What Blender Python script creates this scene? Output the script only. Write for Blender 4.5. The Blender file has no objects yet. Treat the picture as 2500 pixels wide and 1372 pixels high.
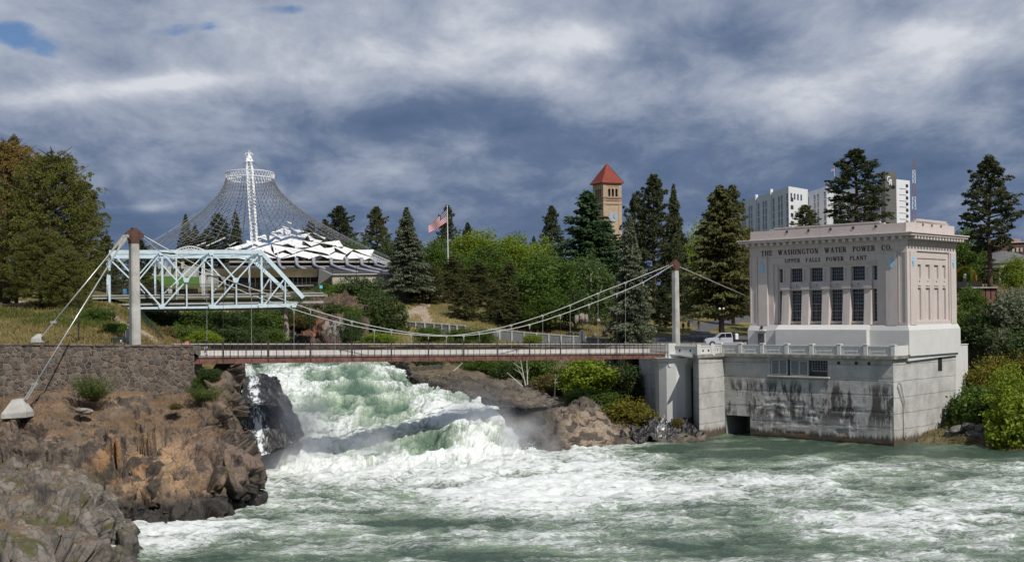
import bpy, bmesh, math, random
import numpy as np
from mathutils import Vector, Matrix
random.seed(7); np.random.seed(7)
SC = bpy.context.scene
COL = SC.collection
# ------------------------------------------------------------------ camera
F = 3000.; CX = 1250.; HY = 759.; TH = .0125; H = 16.5
cT, sT = math.cos(TH), math.sin(TH)
def ray(px, py):
    du = px-CX; dv = HY-py
    return ((du*cT+dv*sT)/F, 1., (-du*sT+dv*cT)/F)
def P(px, py, Y):
    r = ray(px, py); return Vector((r[0]*Y, Y, H+r[2]*Y))
def hor(px): return HY-(px-CX)*TH
cd = bpy.data.cameras.new('camera'); cam = bpy.data.objects.new('camera', cd); COL.objects.link(cam)
cd.sensor_width = 36; cd.lens = 36*F/2500; cd.shift_y = (759-686)/2500.; cd.clip_end = 9000; cd.clip_start = 1
cam.matrix_world = Matrix(((cT, sT, 0, 0), (0, 0, -1, 0), (-sT, cT, 0, H), (0, 0, 0, 1)))
SC.camera = cam
SC.view_settings.view_transform = 'Standard'; SC.view_settings.look = 'None'
SC.view_settings.exposure = 0.0; SC.view_settings.gamma = 1; SC.view_settings.use_curve_mapping = False
SC.cycles.max_bounces = 6; SC.cycles.transparent_max_bounces = 8
# ------------------------------------------------------------------ sun
ELEV = math.radians(47); SX, SY = .56, -.83
SUN = Vector((SX*math.cos(ELEV), SY*math.cos(ELEV), math.sin(ELEV))).normalized()
ld = bpy.data.lights.new('sun', 'SUN'); ld.energy = 4.3; ld.angle = math.radians(.5); ld.color = (1, .95, .87)
so = bpy.data.objects.new('sun', ld); COL.objects.link(so)
so.rotation_euler = SUN.to_track_quat('Z', 'Y').to_euler()
# ------------------------------------------------------------------ sky (world)
W = bpy.data.worlds.new('World'); SC.world = W; W.use_nodes = True
nt = W.node_tree; N = nt.nodes; L = nt.links; N.clear()
def nd(t, **k):
    n = N.new(t)
    for a, b in k.items(): setattr(n, a, b)
    return n
def wmath(op, a, b=None, c=None, clamp=False):
    n = N.new('ShaderNodeMath'); n.operation = op; n.use_clamp = clamp
    for i, x in enumerate((a, b, c)):
        if x is None: continue
        if isinstance(x, (int, float)): n.inputs[i].default_value = x
        else: L.new(x, n.inputs[i])
    return n.outputs[0]
tc = nd('ShaderNodeTexCoord'); sep = nd('ShaderNodeSeparateXYZ'); L.new(tc.outputs['Generated'], sep.inputs[0])
zz = wmath('MAXIMUM', sep.outputs[2], 0.0); den = wmath('ADD', zz, .25)
pu = wmath('DIVIDE', sep.outputs[0], den); pv = wmath('DIVIDE', sep.outputs[1], den)
cb = nd('ShaderNodeCombineXYZ'); L.new(pu, cb.inputs[0]); L.new(pv, cb.inputs[1])
def wnoise(scale, detail, rough, dist, off, sx=1, sy=1):
    m = nd('ShaderNodeMapping'); m.inputs['Location'].default_value = off; m.inputs['Scale'].default_value = (sx, sy, 1)
    L.new(cb.outputs[0], m.inputs[0])
    n = nd('ShaderNodeTexNoise'); n.inputs['Scale'].default_value = scale; n.inputs['Detail'].default_value = detail
    n.inputs['Roughness'].default_value = rough; n.inputs['Distortion'].default_value = dist
    L.new(m.outputs[0], n.inputs['Vector']); return n.outputs[0]
n1 = wnoise(1.35, 11, .60, .22, (3.1, 7.7, 0), 1.15, .72)
n2 = wnoise(5.0, 9, .62, .25, (9.2, 1.3, 0), 1.1, .75)
# soft named features of this sky: (px,py, half width, half height in px, strength)
def blob(px, py, sx, sy, tilt=0):
    d = Vector(ray(px, py)).normalized()
    sb = nd('ShaderNodeVectorMath', operation='SUBTRACT'); L.new(tc.outputs['Generated'], sb.inputs[0]); sb.inputs[1].default_value = d
    r = Vector((1, 0, 0)); r = (r-d*r.dot(d)).normalized(); u = r.cross(d)
    ca, sa = math.cos(tilt), math.sin(tilt)
    ax = (r*ca+u*sa)*(F/sx); ay = (u*ca-r*sa)*(F/sy)
    outs = []
    for a in (ax, ay):
        dt = nd('ShaderNodeVectorMath', operation='DOT_PRODUCT'); L.new(sb.outputs[0], dt.inputs[0]); dt.inputs[1].default_value = a
        outs.append(wmath('MULTIPLY', dt.outputs['Value'], dt.outputs['Value']))
    s = wmath('ADD', outs[0], outs[1])
    return wmath('EXPONENT', wmath('MULTIPLY', s, -1.0))
val = wmath('MULTIPLY_ADD', n1, 1.15, -.125)
val = wmath('ADD', val, wmath('MULTIPLY_ADD', n2, .98, -.49))
feats = [(1450, 95, 130, 38, 0, .30), (1330, 120, 260, 90, 0, .12), (2330, 100, 190, 40, -.1, .20), (2420, 60, 170, 40, .1, .08), (180, 225, 330, 26, .06, .22), (430, 200, 180, 18, .06, .2),
         (100, 250, 170, 22, 0, .15), (372, 505, 46, 13, 0, .34), (330, 515, 90, 12, 0, .12), (690, 150, 420, 80, .1, .16), (1250, 75, 200, 60, 0, .10), (1900, 225, 480, 80, .1, .20), (1300, 200, 160, 40, 0, .12),
         (1150, 290, 520, 50, -.04, -.15), (1650, 330, 700, 70, -.03, -.10), (500, 330, 500, 50, .05, -.08), (1800, 110, 160, 60, 0, -.12), (950, 440, 260, 40, 0, .0), (1350, 500, 500, 90, 0, -.05),
         (700, 440, 60, 10, 0, -.05), (2150, 470, 400, 110, 0, -.08), (1250, 430, 170, 16, .1, .10), (2420, 270, 140, 22, .15, .10), (1050, 160, 200, 45, 0, .12), (250, 90, 300, 60, 0, .06)]
for px, py, sx, sy, t, k in feats:
    if k: val = wmath('ADD', val, wmath('MULTIPLY', blob(px, py, sx, sy, t), k))
# cloud bases a little darker and bluer towards the horizon, as a real deck is
hz = wmath('MULTIPLY_ADD', zz, 1.3, -.17); hz = wmath('MINIMUM', hz, .10)
val = wmath('ADD', val, hz)
cr = nd('ShaderNodeValToRGB'); L.new(val, cr.inputs[0]); e = cr.color_ramp
cols = [(.14, (.084, .130, .222)), (.32, (.115, .162, .264)), (.46, (.182, .228, .322)), (.58, (.255, .300, .395)), (.76, (.37, .41, .49)), (1.0, (.60, .62, .67))]
e.elements[0].position, e.elements[0].color = cols[0][0], cols[0][1]+(1,)
e.elements[1].position, e.elements[1].color = cols[-1][0], cols[-1][1]+(1,)
for p, c in cols[1:-1]:
    q = e.elements.new(p); q.color = c+(1,)
sky = nd('ShaderNodeTexSky', sky_type='NISHITA'); sky.sun_disc = False
sky.sun_elevation = ELEV; sky.sun_rotation = math.atan2(SX, SY); sky.altitude = 500
hole = None
for px, py, sx, sy, t in [(110, 115, 110, 34, 0), (430, 78, 120, 24, .1), (690, 24, 80, 20, 0), (20, 70, 60, 30, 0)]:
    b = blob(px, py, sx, sy, t); hole = b if hole is None else wmath('ADD', hole, b)
hole = wmath('ADD', hole, wmath('MULTIPLY_ADD', n2, 3.2, -1.7))
hm = nd('ShaderNodeMapRange', interpolation_type='SMOOTHSTEP'); L.new(hole, hm.inputs[0]); hm.inputs[1].default_value = .50; hm.inputs[2].default_value = 1.05
up = wmath('MULTIPLY', hm.outputs[0], .9)
bg1 = nd('ShaderNodeBackground'); bg2 = nd('ShaderNodeBackground'); mx = nd('ShaderNodeMixShader'); wo = nd('ShaderNodeOutputWorld')
tint = nd('ShaderNodeMix', data_type='RGBA', blend_type='MULTIPLY'); tint.inputs[0].default_value = 1; L.new(sky.outputs[0], tint.inputs[6]); tint.inputs[7].default_value = (.55, .74, 1, 1)
L.new(cr.outputs[0], bg1.inputs[0]); bg1.inputs[1].default_value = 1.1
L.new(tint.outputs[2], bg2.inputs[0]); bg2.inputs[1].default_value = .075
L.new(up, mx.inputs[0]); L.new(bg1.outputs[0], mx.inputs[1]); L.new(bg2.outputs[0], mx.inputs[2]); L.new(mx.outputs[0], wo.inputs[0])
# ------------------------------------------------------------------ numpy noise
def _h(ix, iy, iz, k=0):
    n = (ix*374761393 + iy*668265263 + iz*2147483647 + k*1274126177) & 0xffffffff
    n = ((n ^ (n >> 13))*1274126177) & 0xffffffff
    n = ((n ^ (n >> 16))*2246822519) & 0xffffffff
    return ((n ^ (n >> 15)) & 0xffffff)/float(0xffffff)
def vnoise(p):
    i = np.floor(p).astype(np.int64); f = p-i; f = f*f*f*(f*(f*6-15)+10)
    r = 0
    for dx in (0, 1):
        wx = f[:, 0] if dx else 1-f[:, 0]
        for dy in (0, 1):
            wy = f[:, 1] if dy else 1-f[:, 1]
            for dz in (0, 1):
                wz = f[:, 2] if dz else 1-f[:, 2]
                r = r+wx*wy*wz*_h(i[:, 0]+dx, i[:, 1]+dy, i[:, 2]+dz)
    return r*2-1
def fbm(p, o=4, g=.5, l=2.03):
    a = 1.; s = 0; t = 0; q = np.array(p, float)
    for k in range(o):
        s = s+a*vnoise(q+k*17.3); t += a; a *= g; q = q*l
    return s/t
def cellular(p):
    i = np.floor(p).astype(np.int64); n = len(p)
    f1 = np.full(n, 9.); f2 = np.full(n, 9.); idv = np.zeros(n); cx = np.zeros((n, 3))
    for dx in (-1, 0, 1):
        for dy in (-1, 0, 1):
            for dz in (-1, 0, 1):
                a, b, c = i[:, 0]+dx, i[:, 1]+dy, i[:, 2]+dz
                q = np.stack([a+_h(a, b, c, 1), b+_h(a, b, c, 2), c+_h(a, b, c, 3)], 1)
                d = np.linalg.norm(q-p, axis=1)
                m = d < f1
                f2 = np.where(m, f1, np.minimum(f2, d)); idv = np.where(m, _h(a, b, c, 4), idv)
                cx = np.where(m[:, None], q, cx); f1 = np.where(m, d, f1)
    return f1, f2, idv, cx
def sstep(a, b, x):
    t = np.clip((x-a)/(b-a), 0, 1); return t*t*(3-2*t)
# ------------------------------------------------------------------ object helpers
def tag(o, label=None, cat=None, group=None, kind=None):
    if label: o['label'] = label
    if cat: o['category'] = cat
    if group: o['group'] = group
    if kind: o['kind'] = kind
    return o
def par(o, parent):
    if parent is not None:
        o.parent = parent; o.matrix_parent_inverse = Matrix.Translation(-Vector(parent.location))
def empty(name, loc, label, cat, group=None):
    o = bpy.data.objects.new(name, None); o.location = loc; COL.objects.link(o)
    o.empty_display_size = .5
    return tag(o, label, cat, group)
def obj(name, me, mat, parent=None):
    if mat is not None and len(me.materials) == 0: me.materials.append(mat)
    o = bpy.data.objects.new(name, me); COL.objects.link(o); par(o, parent); return o
def inst(name, me, loc, parent, rot=None, scale=None, mat=None):
    """child of a thing sharing mesh data, placed in world coordinates"""
    o = bpy.data.objects.new(name, me); COL.objects.link(o)
    par(o, parent); o.location = loc
    if rot is not None: o.rotation_euler = rot
    if scale is not None: o.scale = scale
    if mat is not None and o.material_slots:
        o.material_slots[0].link = 'OBJECT'; o.material_slots[0].material = mat
    return o
class MB:
    def __init__(s): s.v = []; s.f = []
    def add(s, vs, fs):
        b = len(s.v); s.v += [tuple(x) for x in vs]; s.f += [tuple(b+i for i in f) for f in fs]; return s
    def box(s, a, b):
        x0, y0, z0 = a; x1, y1, z1 = b
        return s.add([(x0, y0, z0), (x1, y0, z0), (x1, y1, z0), (x0, y1, z0), (x0, y0, z1), (x1, y0, z1), (x1, y1, z1), (x0, y1, z1)],
                     [(0, 3, 2, 1), (4, 5, 6, 7), (0, 1, 5, 4), (1, 2, 6, 5), (2, 3, 7, 6), (3, 0, 4, 7)])
    def hexa(s, p):  # 8 points bottom 4, top 4
        return s.add(p, [(0, 3, 2, 1), (4, 5, 6, 7), (0, 1, 5, 4), (1, 2, 6, 5), (2, 3, 7, 6), (3, 0, 4, 7)])
    def beam(s, p, q, w, h=None, up=Vector((0, 0, 1))):
        p = Vector(p); q = Vector(q); h = h or w; d = (q-p).normalized()
        if abs(d.dot(up)) > .98: up = Vector((0, 1, 0))
        r = d.cross(up).normalized()*(w/2); u = r.cross(d).normalized()*(h/2)
        return s.hexa([p-r-u, p+r-u, q+r-u, q-r-u, p-r+u, p+r+u, q+r+u, q-r+u])
    def tube(s, pts, r, n=6, cap=True):
        pts = [Vector(p) for p in pts]; m = len(pts)
        if not isinstance(r, (list, tuple)): r = [r]*m
        vs = []
        for i, p in enumerate(pts):
            d = (pts[min(i+1, m-1)]-pts[max(i-1, 0)]).normalized()
            a = Vector((0, 0, 1)) if abs(d.z) < .9 else Vector((1, 0, 0))
            x = d.cross(a).normalized(); y = x.cross(d)
            for k in range(n):
                t = 2*math.pi*k/n; vs.append(p+(x*math.cos(t)+y*math.sin(t))*r[i])
        fs = [(i*n+k, i*n+(k+1) % n, (i+1)*n+(k+1) % n, (i+1)*n+k) for i in range(m-1) for k in range(n)]
        if cap: fs += [tuple(range(n))[::-1], tuple((m-1)*n+k for k in range(n))]
        return s.add(vs, fs)
    def prism(s, poly, ext):
        ext = Vector(ext); n = len(poly); poly = [Vector(p) for p in poly]
        return s.add(poly+[p+ext for p in poly], [tuple(range(n))[::-1], tuple(range(n, 2*n))]+[(i, (i+1) % n, n+(i+1) % n, n+i) for i in range(n)])
    def lathe(s, prof, c, n=16):
        c = Vector(c); vs = []
        for r, z in prof:
            for k in range(n):
                t = 2*math.pi*k/n; vs.append(c+Vector((r*math.cos(t), r*math.sin(t), z)))
        m = len(prof)
        fs = [(i*n+k, i*n+(k+1) % n, (i+1)*n+(k+1) % n, (i+1)*n+k) for i in range(m-1) for k in range(n)]
        fs += [tuple(range(n))[::-1], tuple((m-1)*n+k for k in range(n))]
        return s.add(vs, fs)
    def mesh(s, name, bevel=0, fix=True, smooth=False):
        me = bpy.data.meshes.new(name); me.from_pydata(s.v, [], s.f)
        if fix or bevel:
            b = bmesh.new(); b.from_mesh(me); bmesh.ops.recalc_face_normals(b, faces=b.faces)
            if bevel: bmesh.ops.bevel(b, geom=list(b.edges), offset=bevel, segments=1, affect='EDGES')
            b.to_mesh(me); b.free()
        if smooth: me.shade_smooth()
        return me
    def build(s, name, mat, parent=None, bevel=0, fix=True, smooth=False):
        return obj(name, s.mesh(name, bevel, fix, smooth), mat, parent)
def npmesh(name, v, f, smooth=True):
    me = bpy.data.meshes.new(name); v = np.asarray(v, np.float32); f = np.asarray(f, np.int32); k = f.shape[1]
    me.vertices.add(len(v)); me.vertices.foreach_set('co', v.ravel())
    me.loops.add(f.size); me.loops.foreach_set('vertex_index', f.ravel())
    me.polygons.add(len(f)); me.polygons.foreach_set('loop_start', np.arange(0, f.size, k, dtype=np.int32))
    me.polygons.foreach_set('loop_total', np.full(len(f), k, np.int32))
    me.update(calc_edges=True)
    if smooth: me.shade_smooth()
    return me
def fattr(me, name, vals):
    a = me.attributes.new(name, 'FLOAT', 'POINT'); a.data.foreach_set('value', np.asarray(vals, np.float32))
def crom(a, n):
    """Catmull-Rom resample of array a along axis 0 to n samples"""
    a = np.asarray(a, float); m = len(a); t = np.linspace(0, m-1, n); i = np.clip(np.floor(t).astype(int), 0, m-2); f = t-i
    pa = np.concatenate([[2*a[0]-a[1]], a, [2*a[-1]-a[-2]]])
    p0, p1, p2, p3 = pa[i], pa[i+1], pa[i+2], pa[i+3]
    f = f.reshape((-1,)+(1,)*(a.ndim-1))
    return .5*((2*p1)+(-p0+p2)*f+(2*p0-5*p1+4*p2-p3)*f**2+(-p0+3*p1-3*p2+p3)*f**3)
def gridfaces(nv, nu):
    i = np.arange(nv-1)[:, None]*nu+np.arange(nu-1)[None, :]; i = i.ravel()
    return np.stack([i, i+1, i+nu+1, i+nu], 1)
def gnormals(g):
    du = np.gradient(g, axis=1); dv = np.gradient(g, axis=0); n = np.cross(du, dv); n /= np.linalg.norm(n, axis=2, keepdims=True)+1e-9
    return n
def loft(rows, nu, nv, disp=None, flip=False):
    """rows: list of rows of (px,py,Y) or Vector; returns grid (nv,nu,3)"""
    a = [[(P(*c) if not isinstance(c, Vector) else c)[:] for c in r] for r in rows]
    a = np.array(a); g = crom(a, nv); g = np.swapaxes(crom(np.swapaxes(g, 0, 1), nu), 0, 1)
    if disp is not None:
        n = gnormals(g)
        if n[..., 2].mean() < 0: n = -n
        pts = g.reshape(-1, 3); d = disp(pts, n.reshape(-1, 3)); g = (pts+n.reshape(-1, 3)*d[:, None]).reshape(g.shape)
    return g
def topix(p):
    """world -> photo pixel, used only to author densities"""
    a = p[:, 0]/p[:, 1]*F; b = (p[:, 2]-H)/p[:, 1]*F
    return CX+a*cT-b*sT, HY-(a*sT+b*cT)
# ------------------------------------------------------------------ materials
def M(name, col, rough=.7, var=.12, scale=1.5, bump=.0, bscale=6., spec=.3, metal=0, col2=None, detail=6, hue=None, trans=0, coord='Object', stretch=None):
    m = bpy.data.materials.new(name); m.use_nodes = True; n = m.node_tree.nodes; l = m.node_tree.links
    b = n['Principled BSDF']; b.inputs['Roughness'].default_value = rough; b.inputs['Metallic'].default_value = metal
    b.inputs['Specular IOR Level'].default_value = spec
    t = n.new('ShaderNodeTexCoord'); mp = n.new('ShaderNodeMapping'); l.new(t.outputs[coord], mp.inputs[0])
    if stretch: mp.inputs['Scale'].default_value = stretch
    z = n.new('ShaderNodeTexNoise'); z.inputs['Scale'].default_value = scale; z.inputs['Detail'].default_value = detail; z.inputs['Roughness'].default_value = .65
    l.new(mp.outputs[0], z.inputs['Vector'])
    r = n.new('ShaderNodeValToRGB'); l.new(z.outputs[0], r.inputs[0])
    c1 = [max(0, c*(1-var)) for c in col]; c2 = [min(1, c*(1+var)) for c in (col2 or col)]
    r.color_ramp.elements[0].position = .3; r.color_ramp.elements[0].color = (*c1, 1)
    r.color_ramp.elements[1].position = .7; r.color_ramp.elements[1].color = (*c2, 1)
    l.new(r.outputs[0], b.inputs['Base Color'])
    if bump:
        z2 = n.new('ShaderNodeTexNoise'); z2.inputs['Scale'].default_value = bscale; z2.inputs['Detail'].default_value = 8; z2.inputs['Roughness'].default_value = .7
        l.new(mp.outputs[0], z2.inputs['Vector'])
        bp = n.new('ShaderNodeBump'); bp.inputs['Strength'].default_value = bump; bp.inputs['Distance'].default_value = .1
        l.new(z2.outputs[0], bp.inputs['Height']); l.new(bp.outputs[0], b.inputs['Normal'])
    return m
class G:
    """small node-graph helper for the richer materials"""
    def __init__(s, name):
        s.m = bpy.data.materials.new(name); s.m.use_nodes = True; s.n = s.m.node_tree.nodes; s.l = s.m.node_tree.links
        s.b = s.n['Principled BSDF']; t = s.n.new('ShaderNodeTexCoord'); s.co = t.outputs['Object']; s.uv = t.outputs['UV']
        g = s.n.new('ShaderNodeNewGeometry'); s.pos = g.outputs['Position']; s.nor = g.outputs['Normal']
    def lk(s, a, b):
        if isinstance(a, (int, float)): b.default_value = a
        elif isinstance(a, tuple): b.default_value = (*a, 1) if len(a) == 3 and len(b.default_value) == 4 else a
        else: s.l.new(a, b)
    def math(s, op, a, b=0, c=0, clamp=False):
        n = s.n.new('ShaderNodeMath'); n.operation = op; n.use_clamp = clamp
        for i, x in enumerate((a, b, c)): s.lk(x, n.inputs[i])
        return n.outputs[0]
    def noise(s, scale, detail=6, rough=.6, dist=0, vec=None, st=None, off=(0, 0, 0)):
        n = s.n.new('ShaderNodeTexNoise'); n.inputs['Scale'].default_value = scale; n.inputs['Detail'].default_value = detail
        n.inputs['Roughness'].default_value = rough; n.inputs['Distortion'].default_value = dist
        v = vec or s.co
        if st or off != (0, 0, 0):
            mp = s.n.new('ShaderNodeMapping'); mp.inputs['Scale'].default_value = st or (1, 1, 1); mp.inputs['Location'].default_value = off; s.l.new(v, mp.inputs[0]); v = mp.outputs[0]
        s.l.new(v, n.inputs['Vector']); return n.outputs[0]
    def voro(s, scale, feat='DISTANCE_TO_EDGE', vec=None, st=None):
        n = s.n.new('ShaderNodeTexVoronoi'); n.feature = feat; n.inputs['Scale'].default_value = scale; v = vec or s.co
        if st:
            mp = s.n.new('ShaderNodeMapping'); mp.inputs['Scale'].default_value = st; s.l.new(v, mp.inputs[0]); v = mp.outputs[0]
        s.l.new(v, n.inputs['Vector']); return n
    def ramp(s, x, stops):
        r = s.n.new('ShaderNodeValToRGB'); s.l.new(x, r.inputs[0]); e = r.color_ramp
        f = lambda c: (c, c, c, 1) if isinstance(c, (int, float)) else (*c, 1)
        e.elements[0].position, e.elements[0].color = stops[0][0], f(stops[0][1])
        e.elements[1].position, e.elements[1].color = stops[-1][0], f(stops[-1][1])
        for p, c in stops[1:-1]: e.elements.new(p).color = f(c)
        return r.outputs[0]
    def mix(s, fac, a, b, mode='MIX'):
        n = s.n.new('ShaderNodeMix'); n.data_type = 'RGBA'; n.blend_type = mode
        s.lk(fac, n.inputs[0]); s.lk(a, n.inputs[6]); s.lk(b, n.inputs[7]); return n.outputs[2]
    def sep(s, v):
        n = s.n.new('ShaderNodeSeparateXYZ'); s.l.new(v, n.inputs[0]); return n.outputs
    def attr(s, name):
        n = s.n.new('ShaderNodeAttribute'); n.attribute_name = name; return n.outputs['Fac']
    def mr(s, x, a, b, c=0, d=1):
        n = s.n.new('ShaderNodeMapRange'); n.interpolation_type = 'SMOOTHSTEP'; s.lk(x, n.inputs[0])
        for i, y in enumerate((a, b, c, d)): n.inputs[i+1].default_value = y
        return n.outputs[0]
    def ball(s, c, r):
        n = s.n.new('ShaderNodeVectorMath'); n.operation = 'DISTANCE'; s.l.new(s.pos, n.inputs[0]); n.inputs[1].default_value = c
        return s.mr(n.outputs['Value'], r, r*.4)
    def bump(s, h, strength=.5, dist=.1):
        n = s.n.new('ShaderNodeBump'); n.inputs['Strength'].default_value = strength; n.inputs['Distance'].default_value = dist; s.l.new(h, n.inputs['Height']); s.l.new(n.outputs[0], s.b.inputs['Normal'])
    def out(s, col, rough=.8, spec=.3):
        s.lk(col, s.b.inputs['Base Color']); s.lk(rough, s.b.inputs['Roughness']); s.lk(spec, s.b.inputs['Specular IOR Level']); return s.m

def leafmat(name, c, tr=.25, var=.35):
    g = G(name)
    oi = s = g.n.new('ShaderNodeObjectInfo')
    big = g.noise(5, 3, .5); fine = g.noise(60, 2, .5)
    t = g.math('ADD', g.math('MULTIPLY', big, .55), g.math('MULTIPLY', fine, .45))
    dark = tuple(x*(1-var) for x in c); lite = (min(1, c[0]*(1+var*1.3)), min(1, c[1]*(1+var)), c[2]*(1+var*.5))
    col = g.ramp(t, [(.32, dark), (.68, lite)])
    g.out(col, .6, .22)
    tl = g.n.new('ShaderNodeBsdfTranslucent'); g.l.new(col, tl.inputs[0]); mx = g.n.new('ShaderNodeMixShader'); mx.inputs[0].default_value = tr
    g.l.new(g.b.outputs[0], mx.inputs[1]); g.l.new(tl.outputs[0], mx.inputs[2])
    g.l.new(mx.outputs[0], g.n['Material Output'].inputs[0]); return g.m
LF = dict(
    olive=leafmat('needles_olive', (.125, .140, .034)), brown=leafmat('needles_bronze', (.24, .175, .055)),
    dark=leafmat('needles_dark', (.068, .088, .042)), blue=leafmat('needles_bluegreen', (.125, .155, .105)), pine=leafmat('needles_pine', (.105, .118, .046)),
    cedar=leafmat('cedar_green', (.050, .095, .042)), bronzefir=leafmat('fir_bronze', (.090, .098, .034)),
    lime=leafmat('leaves_lime', (.19, .265, .028), .4), green=leafmat('leaves_green', (.092, .155, .030), .4), deep=leafmat('leaves_deep', (.055, .090, .028), .3),
    grey=leafmat('leaves_sage', (.21, .25, .17), .3), dry=leafmat('leaves_dry', (.15, .13, .05), .3), birch=leafmat('leaves_birch', (.10, .16, .055), .4), amber=leafmat('leaves_amber', (.17, .16, .025), .35))
BARK = M('bark', (.10, .068, .05), .9, .35, 6, .6, 12); BARKG = M('bark_grey', (.13, .12, .11), .9, .3, 6, .5, 12); BIRCHB = M('bark_pale', (.5, .48, .44), .8, .2, 5)
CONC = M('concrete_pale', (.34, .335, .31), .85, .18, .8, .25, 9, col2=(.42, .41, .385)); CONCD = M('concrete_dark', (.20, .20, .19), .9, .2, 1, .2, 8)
STEELB = M('steel_blue', (.60, .73, .79), .5, .12, 1.5, .1, 20, spec=.5); RUST = M('corten', (.085, .042, .034), .8, .3, 3, .3, 12); WSTEEL = M('steel_white', (.78, .79, .80), .4, .04, 3)
RAILM = M('rail_brown', (.055, .042, .038), .6, .2, 4); GALV = M('galvanised', (.50, .50, .49), .35, .1, 4, metal=.5, spec=.5); DARK = M('dark_metal', (.02, .02, .022), .5, .2, 4)
CABLE = M('cable_pale', (.55, .55, .53), .45, .1, 8, metal=.3)
# ================================================================== TERRAIN
def rockfn(a1=.7, a2=.22, big=.9, s1=3.0, s2=.95, zst=.8, fade=None):
    def f(p, n):
        q = p*np.array([1, 1, zst]); w = np.stack([fbm(q/2.1+5, 4), fbm(q/2.1+31, 4), fbm(q/2.1+77, 4)], 1)
        d = fbm(p/6.5+3, 4)*big
        rid = 1-np.abs(fbm(p/3.2+9, 4))*2; d += (rid-.5)*big*.45
        for s, a, k in ((s1, a1, 0), (s2, a2, 50)):
            f1, f2, idv, c = cellular((q+w*s*.5)/s+k)
            e = f2-f1; tilt = ((q+w*s*.5)/s+k-c)
            rd = np.stack([np.sin(idv*91), np.cos(idv*57), np.sin(idv*33)], 1)
            d += a*((idv-.5)*1.05+(tilt*rd).sum(1)*1.5)-a*.38*(1-sstep(0, .075, e))
        d += (.4-np.abs(fbm(p/1.0+13, 4)))*.30
        if fade is not None: d = d*fade(p, n)
        return d
    return f
def gridobj(name, g, mat, extra=None):
    nv, nu, _ = g.shape; p = g.reshape(-1, 3); me = npmesh(name, p, gridfaces(nv, nu))
    n = gnormals(g)
    if n[..., 2].mean() < 0: me.flip_normals()
    if extra:
        for k, v in extra.items(): fattr(me, k, v)
    uv = me.uv_layers.new(name='UVMap'); u, v = np.meshgrid(np.linspace(0, 1, nu), np.linspace(0, 1, nv))
    uvv = np.stack([u.ravel(), v.ravel()], 1); li = np.empty(len(me.loops), np.int32); me.loops.foreach_get('vertex_index', li)
    uv.data.foreach_set('uv', uvv[li].ravel().astype(np.float32))
    o = obj(name, me, mat); o['kind'] = 'structure'; return o
def blockid(p, s=.95, zst=.8):
    q = p*np.array([1, 1, zst]); return cellular(q/s+50)[2]

def rockmat(name, base, base2, soil, soilz, wet_shade_z, spots=(), soilmin=.72, moss=0.):
    g = G(name); z = g.sep(g.pos)[2]; nz = g.sep(g.nor)[2]
    n1 = g.noise(.35, 6, .6); n2 = g.noise(2.2, 8, .7); n3 = g.noise(7, 6, .7); blk = g.attr('block')
    c = g.ramp(g.math('ADD', g.math('MULTIPLY', n1, .5), g.math('MULTIPLY', n2, .5)), [(.36, base), (.50, base2), (.64, tuple(x*1.5 for x in base2))])
    c = g.mix(.55, c, g.ramp(blk, [(0, tuple(x*.6 for x in base)), (.5, base2), (1, tuple(min(1, x*1.9) for x in base2))]))
    for ctr, r, col in spots:
        m = g.math('MULTIPLY', g.ball(ctr, r), g.ramp(g.math('ADD', g.math('MULTIPLY', blk, .5), g.math('MULTIPLY', n2, .5)), [(.35, 0.), (.55, 1.)]))
        c = g.mix(m, c, g.mix(blk, col, tuple(min(1, x*1.5) for x in col)))
    crk = g.voro(1.3, vec=None).outputs['Distance']
    ed = g.math('MULTIPLY', g.ramp(crk, [(0., .35), (.05, 1.)]), 1.)
    c = g.mix(.8, c, ed, 'MULTIPLY')
    sm = g.math('MULTIPLY', g.mr(g.math('ADD', nz, g.math('MULTIPLY', g.math('SUBTRACT', n2, .5), .8)), soilmin, soilmin+.14), g.mr(g.math('ADD', z, g.math('MULTIPLY', n1, 3.)), soilz+1., soilz+3.))
    sc = g.ramp(g.math('ADD', g.math('MULTIPLY', n1, .6), g.math('MULTIPLY', n3, .4)), [(.38, tuple(x*.6 for x in soil)), (.5, soil), (.62, tuple(x*1.45 for x in soil))])
    c = g.mix(sm, c, sc)
    if moss:
        c = g.mix(g.math('MULTIPLY', g.ramp(g.noise(.6, 5, .6, off=(9, 3, 1)), [(.55, 0.), (.63, 1.)]), moss), c, (.075, .075, .018))
    wet = g.mr(g.math('ADD', z, g.math('MULTIPLY', n2, 1.6)), wet_shade_z+1.6, wet_shade_z+.4)  # waterline wet; its dark band also paints the shade of the bluff's undercut foot
    c = g.mix(g.math('MULTIPLY', wet, .78), c, (.012, .012, .012))
    h = g.math('ADD', g.math('MULTIPLY', n2, .7), g.math('MULTIPLY', n3, .5)); h = g.math('ADD', h, g.math('MULTIPLY', crk, .6))
    g.bump(h, .9, .22)
    rg = g.math('MULTIPLY_ADD', wet, -.5, .92)
    return g.out(c, rg, .35)
RB = [P(430, 1125, 104), P(300, 1130, 103), P(255, 1140, 103), P(560, 1115, 107), P(380, 1175, 102)]
BLUFF = rockmat('basalt_bluff', (.052, .043, .038), (.115, .092, .076), (.185, .125, .080), 5.0, 1.5,
                [(RB[0], 6.5, (.26, .17, .10)), (RB[1], 3.6, (.22, .125, .06)), (RB[4], 4.2, (.22, .15, .09)), (RB[3], 5.5, (.14, .10, .08))], .66, .25)
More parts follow.
